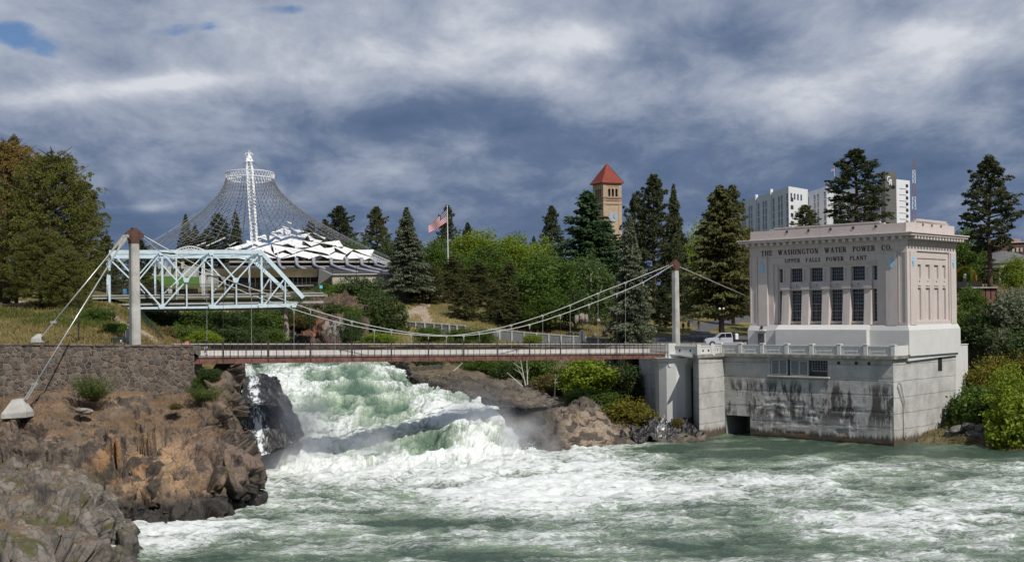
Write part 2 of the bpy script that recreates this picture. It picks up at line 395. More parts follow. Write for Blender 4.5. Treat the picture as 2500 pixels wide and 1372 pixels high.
rows = [
 [(-70, 940, 112), (0, 945, 113), (150, 940, 114.5), (300, 930, 116.5), (473, 940, 119.5), (512, 912, 122), (534, 908, 124), (560, 902, 129), (568, 900, 136)],
 [(-70, 978, 110), (0, 978, 110.5), (150, 974, 112), (300, 967, 114), (473, 958, 116.5), (522, 930, 118), (544, 925, 121), (566, 915, 127), (570, 910, 136)],
 [(-70, 1010, 107.5), (60, 1018, 108), (200, 1030, 109), (330, 1035, 110), (450, 1022, 112), (527, 985, 114), (550, 970, 118), (568, 955, 127), (572, 945, 136)],
 [(-70, 1080, 104.5), (60, 1090, 105), (200, 1095, 105.5), (330, 1092, 106), (450, 1075, 107.5), (520, 1050, 111), (548, 1035, 115), (560, 1025, 126), (566, 1015, 136)],
 [(-70, 1150, 102), (60, 1150, 102), (200, 1158, 102), (330, 1165, 102), (450, 1150, 103.5), (535, 1110, 107), (572, 1088, 110.5), (575, 1078, 122), (575, 1070, 134)],
 [(-70, 1210, 100.5), (60, 1210, 100.5), (200, 1215, 99.8), (330, 1222, 99.5), (450, 1218, 100.2), (540, 1180, 103.5), (612, 1140, 106.5), (600, 1120, 119), (590, 1110, 132)],
 [(-70, 1255, 100), (60, 1255, 100), (200, 1258, 99), (330, 1255, 98.8), (450, 1250, 100.2), (540, 1232, 103), (600, 1200, 106.5), (600, 1165, 118), (590, 1160, 130)],
 [(-70, 1300, 99), (60, 1300, 98.5), (200, 1300, 96.8), (330, 1286, 97.2), (450, 1276, 98.6), (530, 1262, 100.8), (585, 1236, 105.5), (600, 1195, 117), (595, 1190, 128)]]
last = [P(*c)+Vector((0, 0, -2.2)) for c in rows[-1]]; rows.append(last)
g = loft(rows, 440, 300, rockfn(.95, .20, 1.35, 4.2, 1.3, fade=lambda p, n: np.clip(1.15-sstep(.72, .95, n[:, 2])*sstep(5, 7.5, p[:, 2])*.85, .15, 1.1)))
gridobj('bluff', g, BLUFF, {'block': blockid(g.reshape(-1, 3), 1.05)})
# foreground rock, bottom left
FRONT = rockmat('basalt_front', (.075, .067, .060), (.155, .138, .120), (.15, .10, .06), 2.2, .2, [(P(330, 1290, 84), 3, (.1, .09, .03))], .80, .8)
rows = [
 [(-160, 1215, 97), (-40, 1210, 97), (70, 1210, 97), (150, 1215, 96.5), (205, 1235, 96), (240, 1265, 95.5), (250, 1300, 95)],
 [(-160, 1150, 93), (-40, 1148, 93), (60, 1152, 93), (150, 1165, 92.5), (205, 1190, 92), (245, 1235, 92), (262, 1295, 93.5)],
 [(-160, 1185, 86), (-40, 1190, 86), (70, 1195, 86), (155, 1210, 86), (208, 1240, 87), (246, 1285, 88.5), (262, 1325, 89)],
 [(-160, 1250, 79), (-40, 1255, 79), (70, 1262, 79), (155, 1280, 79.5), (210, 1300, 81), (245, 1335, 84), (266, 1362, 84)],
 [(-160, 1335, 72), (-40, 1340, 72), (70, 1345, 72), (150, 1360, 73), (205, 1372, 75), (248, 1395, 77), (275, 1410, 78)],
 [(-160, 1440, 65), (-40, 1440, 65), (70, 1445, 65), (150, 1460, 66), (205, 1475, 68), (250, 1490, 70), (280, 1500, 71)],
 [(-160, 1700, 54), (-40, 1700, 54), (70, 1700, 54), (150, 1710, 55), (205, 1720, 57), (250, 1730, 59), (285, 1740, 60)]]
rows = [[P(*c) for c in r]+[P(*r[-1])+Vector((1.2, .6, -P(*r[-1]).z*.55)), P(*r[-1])+Vector((2.0, .8, -P(*r[-1]).z-1.5))] for r in rows]
g = loft(rows, 300, 360, rockfn(.75, .16, 1.1, 4.2, 1.3))
gridobj('foreground_rock', g, FRONT, {'block': blockid(g.reshape(-1, 3), .8)})
# rocks of the island under the footbridge
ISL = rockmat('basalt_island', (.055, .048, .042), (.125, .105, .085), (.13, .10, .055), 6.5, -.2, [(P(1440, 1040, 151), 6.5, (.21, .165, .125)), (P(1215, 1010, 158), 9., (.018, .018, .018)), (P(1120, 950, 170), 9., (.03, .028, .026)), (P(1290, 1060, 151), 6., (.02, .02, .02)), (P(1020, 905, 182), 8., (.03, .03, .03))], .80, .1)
rows = [
 [(900, 868, 215), (935, 868, 200), (985, 880, 187), (1010, 915, 174), (1080, 948, 168), (1190, 988, 160), (1200, 1055, 153), (1290, 1096, 147.5), (1400, 1100, 147), (1500, 1094, 149), (1600, 1088, 150.5), (1720, 1078, 154.5)],
 [(900, 864, 217), (935, 862, 203), (995, 872, 190), (1035, 905, 178), (1110, 928, 173), (1205, 958, 166), (1235, 1008, 158), (1330, 1035, 152), (1430, 1035, 151), (1510, 1045, 153), (1600, 1052, 155), (1720, 1057, 158)],
 [(900, 860, 220), (935, 858, 206), (1005, 866, 196), (1060, 890, 186), (1140, 908, 180), (1240, 944, 173), (1315, 985, 165), (1370, 995, 159), (1430, 978, 157), (1500, 1002, 159), (1600, 1030, 162), (1720, 1040, 164)],
 [(900, 850, 228), (935, 850, 220), (1030, 858, 208), (1100, 878, 198), (1180, 890, 192), (1290, 905, 186), (1370, 935, 178), (1420, 950, 172), (1470, 968, 170), (1520, 985, 171), (1600, 1005, 172), (1720, 1010, 174)],
 [(900, 838, 245), (935, 838, 240), (1040, 838, 235), (1100, 842, 230), (1180, 845, 226), (1290, 848, 222), (1370, 855, 215), (1420, 862, 208), (1470, 868, 202), (1520, 870, 198), (1600, 868, 196), (1720, 868, 196)]]
last = [P(*c)+Vector((0, -.3, -2.5)) for c in rows[0]]; rows.insert(0, last)
g = loft(rows, 480, 300, rockfn(.28, .12, .85, 4.5, 1.5, zst=3.0))
gridobj('island_rock', g, ISL, {'block': blockid(g.reshape(-1, 3), 1.0)})
# wet boulder in the falls with thin water running over it
def wetmat():
    g = G('wet_rock_veil'); n2 = g.noise(2, 7, .7)
    c = g.ramp(n2, [(.35, (.006, .006, .007)), (.7, (.035, .033, .035))])
    st = g.noise(1.6, 7, .7, .3, st=(1, 1, .16)); s2 = g.noise(5, 4, .6, st=(1, 1, .15), off=(3, 1, 2))
    m = g.math('ADD', g.math('MULTIPLY', st, .6), g.math('MULTIPLY', s2, .4))
    m = g.math('ADD', m, g.math('MULTIPLY', g.attr('veil'), .22)); m = g.mr(m, .565, .66)
    c = g.mix(m, c, (.66, .70, .72)); g.bump(g.math('ADD', n2, m), .8, .2); return g.out(c, g.math('MULTIPLY_ADD', m, .3, .3), .5)
WET = wetmat()
rows = [
 [(590, 925, 142), (612, 915, 146), (650, 917, 147), (678, 935, 148), (697, 965, 151)],
 [(590, 935, 136), (612, 930, 138), (650, 930, 139), (676, 950, 141), (697, 975, 146)],
 [(592, 985, 132), (620, 985, 133), (660, 985, 134), (688, 990, 137), (704, 995, 143)],
 [(596, 1040, 130), (628, 1042, 131), (665, 1035, 132.5), (694, 1022, 136), (712, 1012, 142)],
 [(600, 1120, 127), (640, 1110, 129), (680, 1100, 131), (720, 1080, 136), (745, 1060, 142)]]
g = loft(rows, 120, 120, rockfn(.3, .10, .35, 2.2, .8, zst=.5)); vx, vy = topix(g.reshape(-1, 3))
gridobj('wet_boulder', g, WET, {'veil': np.exp(-((vx-622-(vy-960)*.12)/16)**2)*.75+.25*np.exp(-((vx-700)/25)**2)-.05})
rows = [
 [(1520, 1050, 157), (1570, 1022, 160), (1620, 1020, 161), (1670, 1022, 161), (1715, 1040, 160)],
 [(1520, 1070, 153), (1570, 1040, 155.5), (1620, 1035, 157), (1670, 1035, 158), (1715, 1050, 158)],
 [(1515, 1092, 149.5), (1570, 1085, 150.5), (1620, 1082, 151.5), (1670, 1078, 153), (1715, 1076, 155)]]
g = loft(rows, 150, 90, rockfn(.6, .3, .5, 1.8, .7, zst=.8)); vx, vy = topix(g.reshape(-1, 3))
gridobj('wet_ledge', g, WET, {'veil': np.exp(-((vx-1618)/24)**2)*1.0-.55})

BANKR = rockmat('bank_rock', (.045, .032, .026), (.095, .066, .052), (.13, .085, .045), 13.2, 6., [(P(825, 815, 205), 4.6, (.19, .185, .18)), (P(765, 800, 205), 3.2, (.18, .08, .045)), (P(697, 828, 203), 3.2, (.20, .19, .18))], .8, .3)
rows = [
 [(655, 850, 201), (690, 850, 200), (740, 850, 201), (800, 850, 200), (850, 850, 201), (900, 850, 204)],
 [(665, 825, 205), (695, 808, 204), (740, 815, 205), (800, 812, 203.5), (850, 812, 205), (900, 815, 208)],
 [(690, 800, 210), (715, 785, 210), (750, 775, 209), (800, 785, 208), (850, 785, 209), (900, 790, 212)],
 [(700, 770, 218), (725, 755, 218), (760, 748, 217), (810, 748, 216), (860, 752, 217), (900, 765, 219)],
 [(710, 745, 228), (735, 735, 228), (770, 728, 228), (820, 722, 228), (860, 728, 228), (900, 745, 228)]]
rows = [[P(*c)-Vector((0, 0, 3)) for c in rows[0]]]+rows
g = loft(rows, 190, 150, rockfn(.7, .3, .9, 2.6, .9)); gridobj('rock_bank', g, BANKR, {'block': blockid(g.reshape(-1, 3), .9)})
# ------------------------------------------------------------------ grassy ground
def grassmat(name, a, b, c3, s=.12, path=None):
    g = G(name); n1 = g.noise(s, 5, .6); n2 = g.noise(1.2, 7, .7); n3 = g.noise(6, 4, .7)
    t = g.math('ADD', g.math('MULTIPLY', n1, .55), g.math('ADD', g.math('MULTIPLY', n2, .3), g.math('MULTIPLY', n3, .15)))
    c = g.ramp(t, [(.40, a), (.5, b), (.6, c3)]); g.bump(g.math('ADD', n2, n3), .9, .3); return g.out(c, .95, .1)
LGR = grassmat('left_slope_grass', (.075, .105, .025), (.15, .135, .045), (.26, .20, .09), .16)
DIRT = M('dirt_path', (.30, .24, .175), .95, .18, .8, .5, 8)
PGR = grassmat('park_grass', (.075, .085, .022), (.19, .16, .065), (.28, .225, .11), .07)
GND = grassmat('ground_grass', (.045, .07, .02), (.07, .09, .03), (.11, .11, .04), .05)
def soft(a): return lambda p, n: fbm(p/5, 4)*a+fbm(p/1.1, 3)*a*.25
def splitpath(name, g, mat, paths):
    """one grid as two structures: the faces the trodden path covers become the path"""
    p = g.reshape(-1, 3); px, py = topix(p); px = px+fbm(p/2., 3)*6; py = py+fbm(p/2.+40, 3)*3
    nv, nu, _ = g.shape; f = gridfaces(nv, nu); rest = np.ones(len(f), bool); jobs = []
    for pathname, pmat, lines, wid in paths:
        d = np.full(len(p), 1e9)
        for ln, w in zip(lines, wid):
            for (x0, y0), (x1, y1) in zip(ln[:-1], ln[1:]):
                dx, dy = x1-x0, y1-y0; t = np.clip(((px-x0)*dx+(py-y0)*dy*4)/(dx*dx+dy*dy*4), 0, 1)
                d = np.minimum(d, np.hypot(px-x0-t*dx, (py-y0-t*dy)*1.6)/w)
        m = (d[f].mean(1) < 1) & rest; rest &= ~m; jobs.append((pathname, f[m], pmat))
    jobs.append((name, f[rest], mat))
    n = gnormals(g); fl = n[..., 2].mean() < 0
    for nm, ff, mt in jobs:
        if len(ff) == 0: continue
        used = np.unique(ff); remap = np.zeros(len(p), int); remap[used] = np.arange(len(used))
        me = npmesh(nm, p[used], remap[ff])
        if fl: me.flip_normals()
        o = obj(nm, me, mt); o['kind'] = 'structure'
rows = [
 [P(-80, 838, 111.3)-Vector((0, 0, .3)), P(100, 838, 112.3)-Vector((0, 0, .3)), P(250, 842, 114.3)-Vector((0, 0, .3)), P(330, 845, 115.5)-Vector((0, 0, .3)), P(400, 847, 116.5), P(468, 864, 117.5), P(500, 905, 124)],
 [(-80, 806, 118), (100, 812, 119), (250, 818, 120), (330, 828, 121), (400, 840, 123), (468, 872, 126), (520, 898, 130)],
 [(-80, 765, 132), (100, 768, 133), (230, 775, 134), (330, 800, 134), (400, 828, 136), (468, 848, 140), (540, 870, 145)],
 [(-80, 742, 152), (60, 744, 152), (180, 750, 152), (280, 765, 152), (350, 800, 155), (440, 838, 165), (560, 862, 175)],
 [(-80, 738, 185), (60, 736, 185), (180, 735, 185), (270, 742, 185), (350, 775, 190), (440, 832, 200), (560, 850, 205)],
 [(-80, 690, 240), (60, 690, 240), (180, 690, 240), (270, 700, 240), (350, 742, 235), (440, 780, 228), (560, 800, 228)]]
g = loft(rows, 200, 170, soft(.5))
splitpath('left_slope', g, LGR, [('dirt_path', DIRT, [[(262, 760), (300, 790), (350, 815), (390, 840)], [(-80, 742), (60, 740)]], [9, 8])])
rows = [
 [(300, 850, 205), (400, 850, 205), (560, 845, 212), (690, 845, 210), (800, 846, 205), (900, 846, 205), (1000, 846, 208), (1200, 846, 210), (1400, 846, 210), (1550, 846, 208), (1700, 846, 200), (1850, 846, 198)],
 [(300, 800, 220), (400, 800, 222), (560, 800, 228), (690, 805, 218), (800, 800, 214), (880, 800, 214), (960, 800, 217), (1200, 820, 214), (1400, 834, 213), (1550, 840, 211), (1700, 842, 205), (1850, 842, 203)],
 [(300, 745, 232), (400, 760, 232), (560, 765, 238), (700, 760, 228), (800, 745, 226), (880, 745, 226), (970, 775, 222), (1200, 806, 218), (1400, 812, 222), (1550, 812, 225), (1700, 822, 225), (1850, 825, 228)],
 [(300, 712, 250), (400, 712, 252), (560, 712, 252), (700, 715, 246), (800, 712, 242), (900, 715, 242), (1000, 735, 240), (1200, 760, 240), (1400, 780, 242), (1550, 790, 246), (1700, 798, 250), (1850, 805, 256)],
 [(300, 700, 300), (400, 698, 300), (560, 698, 300), (700, 698, 300), (800, 697, 300), (900, 698, 300), (1000, 700, 290), (1200, 712, 290), (1400, 735, 290), (1550, 755, 290), (1700, 770, 295), (1850, 775, 300)],
 [(300, 690, 420), (400, 690, 420), (560, 690, 420), (700, 690, 420), (800, 690, 420), (900, 690, 420), (1000, 690, 420), (1200, 695, 420), (1400, 705, 420), (1550, 712, 420), (1700, 712, 420), (1850, 712, 420)]]
g = loft(rows, 340, 150, soft(.4))
ASPH = M('asphalt_path', (.09, .09, .092), .9, .2, .7, .2, 8)
splitpath('park_hill', g, PGR, [('dirt_path', DIRT, [[(1090, 704), (1070, 716), (1045, 735), (1030, 752), (1010, 762), (985, 772)], [(1030, 752), (1040, 778), (1050, 800)]], [12, 12]), ('asphalt_path', ASPH, [[(1560, 842), (1700, 830), (1860, 835)], [(1700, 826), (1722, 800), (1790, 778), (1860, 772)], [(1715, 800), (1670, 772), (1640, 745)]], [26, 18, 9])])
rows = [
 [(2240, 1078, 148.5), (2340, 1082, 147), (2420, 1094, 143), (2500, 1108, 139), (2620, 1120, 136), (3400, 1114, 136)],
 [(2240, 1040, 155), (2340, 1040, 153), (2420, 1040, 150), (2500, 1050, 147), (2620, 1060, 145), (3400, 1054, 145)],
 [(2240, 930, 168), (2340, 930, 166), (2400, 930, 164), (2500, 940, 160), (2620, 950, 158), (3400, 940, 158)],
 [(2240, 850, 176), (2340, 850, 176), (2400, 850, 175), (2500, 855, 174), (2620, 860, 174), (3400, 850, 174)],
 [(2240, 770, 192), (2340, 770, 192), (2400, 770, 192), (2500, 765, 192), (2620, 765, 192), (3400, 755, 192)],
 [(2240, 716, 212), (2340, 716, 212), (2400, 716, 212), (2500, 712, 212), (2620, 710, 212), (3400, 700, 212)],
 [(2240, 690, 262), (2340, 690, 262), (2400, 690, 262), (2500, 688, 262), (2620, 686, 262), (3400, 676, 262)],
 [(2240, 682, 420), (2340, 682, 420), (2400, 682, 420), (2500, 682, 420), (2620, 682, 420), (3400, 672, 420)]]
rows = [[P(*c)-Vector((0, 0, 3)) for c in rows[0]]]+rows
RBK = grassmat('right_bank_soil', (.06, .055, .025), (.13, .095, .055), (.20, .16, .10), .2)
g = loft(rows, 120, 150, soft(.7)); gridobj('right_bank', g, RBK)
# plaza behind the parapet
PLZ = M('plaza_paving', (.20, .19, .18), .9, .2, .5, .2, 8, col2=(.27, .26, .245))
zt = 10.65
pl = MB(); pl.add([(21.5, 163.2, zt), (27.6, 162.2, zt), (60, 178, zt), (70, 250, zt+.1), (22, 240, zt), (14, 185, zt)], [(0, 1, 2, 3, 4, 5)]); o = pl.build('plaza', PLZ); o['kind'] = 'structure'
# one large ground sheet to the horizon
xs = np.concatenate([np.linspace(-4000, -300, 12), np.linspace(-260, 260, 60), np.linspace(300, 4000, 12)]); ys = np.concatenate([np.linspace(-600, 60, 8), np.linspace(75, 420, 60), np.linspace(480, 6000, 14)])
X, Y = np.meshgrid(xs, ys); edge = np.abs(X)-(40+Y*.25)
Z = -4+sstep(0, 40, edge)*14*(Y > -1e9)+sstep(235, 330, Y)*23*(1-sstep(0, 40, edge))+sstep(235, 330, Y)*9*sstep(0, 40, edge)
g = np.stack([X, Y, Z], 2); gridobj('ground', g, GND)
# ================================================================== WATER
def watermat(name, fine=1.0, milky=(.215, .285, .195), deep=(.048, .082, .056), st=(1, 1, 1), uv=False):
    g = G(name); f = g.attr('foam')
    if uv: g.co = g.uv
    w = g.noise(.20 if not uv else .30, 5, .6, .6, st=st)
    a = g.noise(.60*fine, 9, .66, 1.6, st=st); b = g.noise(1.7*fine, 8, .68, 1.1, st=st, off=(7, 3, 1)); c = g.noise(5.0*fine, 6, .7, .8, st=st, off=(1, 9, 4))
    ridge = lambda x, k: g.math('MAXIMUM', g.math('SUBTRACT', 1., g.math('MULTIPLY', g.math('ABSOLUTE', g.math('SUBTRACT', x, .5)), k)), 0.)
    rid, rid2 = ridge(a, 11.), ridge(b, 9.)
    f2 = g.math('SUBTRACT', f, .5)
    bt = g.math('ADD', g.math('ADD', .5, g.math('MULTIPLY', g.math('SUBTRACT', w, .5), 2.0)), g.math('ADD', g.math('MULTIPLY', f2, 1.15), g.math('MULTIPLY', g.math('SUBTRACT', b, .5), .9)))
    base = g.ramp(bt, [(.05, deep), (.36, tuple(.45*x+.55*y for x, y in zip(deep, milky))), (.58, milky), (.85, tuple(x*1.55 for x in milky))])
    t = g.math('ADD', g.math('MULTIPLY', rid, .42), g.math('MULTIPLY', rid2, .30)); t = g.math('ADD', t, g.math('MULTIPLY', g.math('SUBTRACT', c, .5), 1.1))
    t = g.math('ADD', t, g.math('MULTIPLY', g.math('SUBTRACT', a, .5), 1.2)); t = g.math('ADD', t, g.math('MULTIPLY', f2, 1.9)); t = g.math('ADD', t, g.math('MULTIPLY', g.math('SUBTRACT', w, .5), .9))
    wf = g.mr(t, .14, .86)
    col = g.mix(g.math('MULTIPLY', wf, .93), base, (.80, .83, .82))
    h = g.math('ADD', g.math('MULTIPLY', b, .55), g.math('MULTIPLY', c, .40)); h = g.math('ADD', h, g.math('MULTIPLY', wf, .18))
    g.bump(h, 1., .38)
    rg = g.math('MULTIPLY_ADD', wf, .5, .2)
    return g.out(col, rg, .5)
WPOOL = watermat('river_water', 1.0, st=(.46, 1., 1.)); WFALL = watermat('falls_water', .8, milky=(.33, .42, .30), deep=(.08, .14, .095), st=(60, 40, 1), uv=True)
# lower pool: grid even in photo pixels
nx, ny = 640, 470
rowpix = np.linspace(300, 760, ny); Yr = H*F/rowpix
U_, Yg = np.meshgrid(np.linspace(-.56, .56, nx), Yr); Xg = U_*Yg; p = np.stack([Xg.ravel(), Yg.ravel(), np.zeros(nx*ny)], 1)
px, py = topix(p)
def ga(cx, cy, sx, sy): return np.exp(-((px-cx)/sx)**2-((py-cy)/sy)**2)
foam = .56+.20*np.exp(-((py-1150)/55)**2)*sstep(1700, 1250, px)+ .10*ga(950, 1110, 420, 50)+.35*ga(400, 1310, 170, 32)+.25*ga(1150, 1210, 500, 25)+.18*ga(1650, 1180, 420, 35)+.2*ga(1400, 1325, 110, 16)+.14*ga(2200, 1290, 350, 40)
foam -= .40*sstep(1480, 1700, px)*sstep(1135, 1100, py)+.08*sstep(2050, 2400, px)*sstep(1250, 1130, py)+.34*ga(830, 1200, 190, 18)+.30*ga(560, 1365, 150, 40)+.40*ga(1160, 1350, 140, 26)+.20*ga(1850, 1235, 260, 16)+.22*ga(1700, 1345, 300, 22)+.20*ga(1080, 1275, 200, 14)
turb = np.clip(.35+.75*ga(900, 1120, 560, 70)+.35*ga(420, 1310, 200, 45)-.15*sstep(1500, 1750, px)*sstep(1160, 1110, py)+.2*ga(1300, 1220, 900, 80), .15, 1.3)
q = p*np.array([.7, 1., 1.]); wv = fbm(q/6+2, 4)*.9+(.42-np.abs(fbm(q/3.2+8, 3))*1.6)*.75+(.4-np.abs(fbm(p/1.3+4, 3))*1.6)*.42
wv2 = fbm(q/1.3+11, 3); p[:, 2] = (wv*.95-.33)*turb+wv2*.26
p[:, 0] += fbm(p/2.2+21, 3)*.5*turb
foam = foam+(wv-.35)*.30
me = npmesh('river_pool', p, gridfaces(ny, nx)); fattr(me, 'foam', foam)
if me.polygons[0].normal.z < 0: me.flip_normals()
o = obj('river_pool', me, WPOOL); o['kind'] = 'structure'
b = MB(); b.add([(-400, -60, -1.3), (400, -60, -1.3), (400, 175, -1.3), (-400, 175, -1.3)], [(0, 1, 2, 3)]); o = b.build('river', M('deep_river', (.02, .045, .04), .2, .3, .3, .5, 1)); o['kind'] = 'structure'
# the falls
rows = [
 [(540, 1165, 126), (640, 1168, 125), (760, 1165, 126), (880, 1162, 127), (1000, 1158, 128), (1110, 1150, 130), (1210, 1140, 132), (1290, 1135, 135), (1325, 1125, 138)],
 [(540, 1125, 133), (640, 1130, 133), (760, 1128, 134), (880, 1126, 135), (1000, 1120, 136.5), (1110, 1112, 138), (1210, 1102, 141), (1285, 1105, 143), (1310, 1102, 145)],
 [(545, 1075, 138), (640, 1085, 139), (760, 1080, 141), (880, 1075, 143), (1000, 1068, 145), (1110, 1050, 147), (1215, 1052, 148), (1270, 1088, 148), (1300, 1100, 147)],
 [(555, 1020, 141), (650, 1030, 143), (760, 1035, 146), (880, 1040, 148), (1000, 1035, 150), (1110, 1025, 151), (1212, 1012, 153), (1262, 1060, 155), (1310, 1110, 152)],
 [(560, 975, 146), (650, 985, 148), (760, 985, 152), (880, 985, 154), (1000, 985, 157), (1110, 975, 159), (1205, 980, 162), (1250, 1010, 164), (1310, 1070, 162)],
 [(565, 935, 155), (650, 940, 156), (760, 940, 160), (880, 938, 162), (1000, 945, 166), (1100, 945, 170), (1190, 965, 173), (1250, 985, 174), (1350, 1030, 174)],
 [(570, 905, 168), (650, 905, 170), (760, 905, 173), (880, 900, 176), (975, 905, 180), (1060, 928, 182), (1150, 945, 185), (1220, 960, 188), (1300, 990, 190)],
 [(570, 880, 190), (650, 882, 190), (760, 880, 192), (880, 878, 195), (960, 888, 197), (1020, 905, 200), (1100, 920, 205), (1180, 935, 210), (1260, 955, 214)],
 [(560, 862, 212), (650, 862, 212), (760, 862, 214), (880, 860, 216), (950, 868, 218), (1010, 885, 222), (1080, 900, 226), (1150, 910, 230), (1220, 925, 234)],
 [(520, 838, 250), (620, 838, 250), (740, 838, 250), (860, 842, 250), (940, 850, 250), (1010, 870, 252), (1080, 880, 255), (1150, 890, 258), (1220, 900, 260)],
 [(420, 822, 330), (560, 822, 330), (720, 822, 330), (850, 828, 330), (940, 835, 330), (1010, 850, 330), (1080, 860, 330), (1150, 870, 330), (1220, 880, 330)]]
g0 = loft(rows, 560, 460); p = g0.reshape(-1, 3); px, py = topix(p); n = gnormals(g0).reshape(-1, 3); n *= np.sign(n[:, 2:3])
uu, vv = np.meshgrid(np.linspace(0, 1, 560), np.linspace(0, 1, 460)); quv = np.stack([uu.ravel()*62, vv.ravel()*75, np.zeros(uu.size)], 1); quv[:, 0] += fbm(quv/9, 3)*5
act = sstep(850, 930, py)*.9+.12; act *= 1+.5*np.exp(-((py-1080)/50)**2)
q = p*np.array([1, .6, 1.]); bil = (.45-np.abs(fbm(quv/6.0+3, 4)*1.3))*1.5+(.42-np.abs(fbm(p/2.0+6, 4)*1.3))*.8+fbm(p/.7, 3)*.2
d = (bil-.62)*act*.8+1.0*ga(1130, 1060, 120, 30)+.8*ga(700, 1070, 90, 40)+.9*ga(1060, 990, 60, 30)-.9*ga(990, 1080, 160, 14)-.5*ga(1000, 990, 40, 40)+.8*ga(860, 900, 60, 18)
p2 = p+n*d[:, None]; p2[:, 2] = np.where(py > 1125, p2[:, 2]-sstep(1125, 1165, py)*1.3, p2[:, 2])
foam = .42+.30*ga(720, 1060, 150, 70)+.3*ga(1130, 1010, 110, 40)+.35*ga(1250, 1090, 150, 30)+.08*sstep(1050, 1110, py)+.2*ga(640, 1060, 60, 60)
foam -= .32*ga(860, 960, 70, 40)+.34*ga(970, 1000, 55, 45)+.26*ga(780, 1010, 50, 50)+.30*ga(1120, 960, 60, 25)+.33*sstep(905, 870, py)+.16*ga(830, 910, 90, 16)+.28*ga(1080, 1080, 110, 14)
foam -= .30*ga(930, 1080, 90, 22)+.2*ga(1090, 1060, 90, 16)
foam += (bil-.35)*.30
foam += .15
fm = gridfaces(460, 560)
me = npmesh('waterfall', p2, fm); fattr(me, 'foam', foam)
uvl = me.uv_layers.new(name='UVMap'); li = np.empty(len(me.loops), np.int32); me.loops.foreach_get('vertex_index', li); uvl.data.foreach_set('uv', np.stack([uu.ravel(), vv.ravel()], 1)[li].ravel().astype(np.float32))
if me.polygons[1000].normal.z < 0: me.flip_normals()
o = obj('waterfall', me, WFALL); o['kind'] = 'structure'
# spray: many small droplets torn off the crests
rng = np.random.default_rng(3)
def tris_at(c, size, name, mat, jit=1.):
    k = len(c); a = rng.normal(size=(k, 3)); b_ = rng.normal(size=(k, 3)); a /= np.linalg.norm(a, axis=1)[:, None]; b_ /= np.linalg.norm(b_, axis=1)[:, None]
    s = size[:, None] if hasattr(size, '__len__') else size
    v = np.stack([c, c+a*s, c+b_*s], 1).reshape(-1, 3); return npmesh(name, v, np.arange(3*k).reshape(-1, 3), False)
w = ga(690, 1060, 100, 50)+ga(1200, 1085, 120, 28)+.7*ga(1130, 1000, 80, 35)+.5*ga(700, 1120, 120, 20)+.25*ga(900, 1100, 200, 40)+.8*ga(330, 1300, 1, 1)
w = np.clip(w, 0, None)*(.3+np.clip(bil, 0, 2)); w /= w.sum(); idx = rng.choice(len(p2), 9000, p=w)
c = p2[idx]+rng.normal(size=(9000, 3))*.25; c[:, 2] += rng.exponential(.42, 9000)
me = tris_at(c, rng.uniform(.03, .09, 9000), 'spray', None); SPR = M('spray_white', (.85, .87, .88), .6, .03, 3)
o = obj('spray', me, SPR); tag(o, 'white spray thrown up where the falls hit the pool', 'spray', kind='stuff')

# drifting spray: a thin real volume of droplets over the foot of the falls
def mist():
    m = bpy.data.materials.new('mist'); m.use_nodes = True; n = m.node_tree.nodes; l = m.node_tree.links; n.remove(n['Principled BSDF'])
    v = n.new('ShaderNodeVolumePrincipled'); v.inputs['Color'].default_value = (.95, .97, 1, 1); v.inputs['Anisotropy'].default_value = .1; l.new(v.outputs[0], n['Material Output'].inputs[1])
    t = n.new('ShaderNodeTexCoord'); z = n.new('ShaderNodeTexNoise'); z.inputs['Scale'].default_value = .28; z.inputs['Detail'].default_value = 5; l.new(t.outputs['Object'], z.inputs['Vector'])
    def mth(op, a, b=0):
        q = n.new('ShaderNodeMath'); q.operation = op
        for i, x in enumerate((a, b)):
            if isinstance(x, (int, float)): q.inputs[i].default_value = x
            else: l.new(x, q.inputs[i])
        return q.outputs[0]
    g_ = n.new('ShaderNodeNewGeometry'); tot = None
    for c, r, k in ((P(700, 1075, 138), 8, .9), (P(655, 1110, 134), 5.5, .7), (P(1190, 1070, 149), 6.5, .9), (P(1140, 1010, 152), 5., .5), (P(1290, 1085, 146), 5.5, .6), (P(900, 1110, 138), 7, .35)):
        d = n.new('ShaderNodeVectorMath'); d.operation = 'DISTANCE'; l.new(t.outputs['Object'], d.inputs[0]); d.inputs[1].default_value = c
        f = mth('MAXIMUM', mth('SUBTRACT', 1., mth('DIVIDE', d.outputs['Value'], r)), 0.); f = mth('MULTIPLY', mth('MULTIPLY', f, f), k); tot = f if tot is None else mth('ADD', tot, f)
    nz = mth('MAXIMUM', mth('MULTIPLY', mth('SUBTRACT', z.outputs[0], .42), 6.), 0.)
    l.new(mth('MULTIPLY', mth('MULTIPLY', tot, nz), .75), v.inputs['Density']); return m
mb = MB(); mb.box((-36, 124, -.2), (10, 160, 8.5)); o = mb.build('mist', mist(), None); tag(o, 'pale mist hanging over the foot of the falls', 'mist', kind='stuff')
SC.cycles.volume_step_rate = 1.0; SC.cycles.volume_max_steps = 64; SC.cycles.volume_bounces = 1
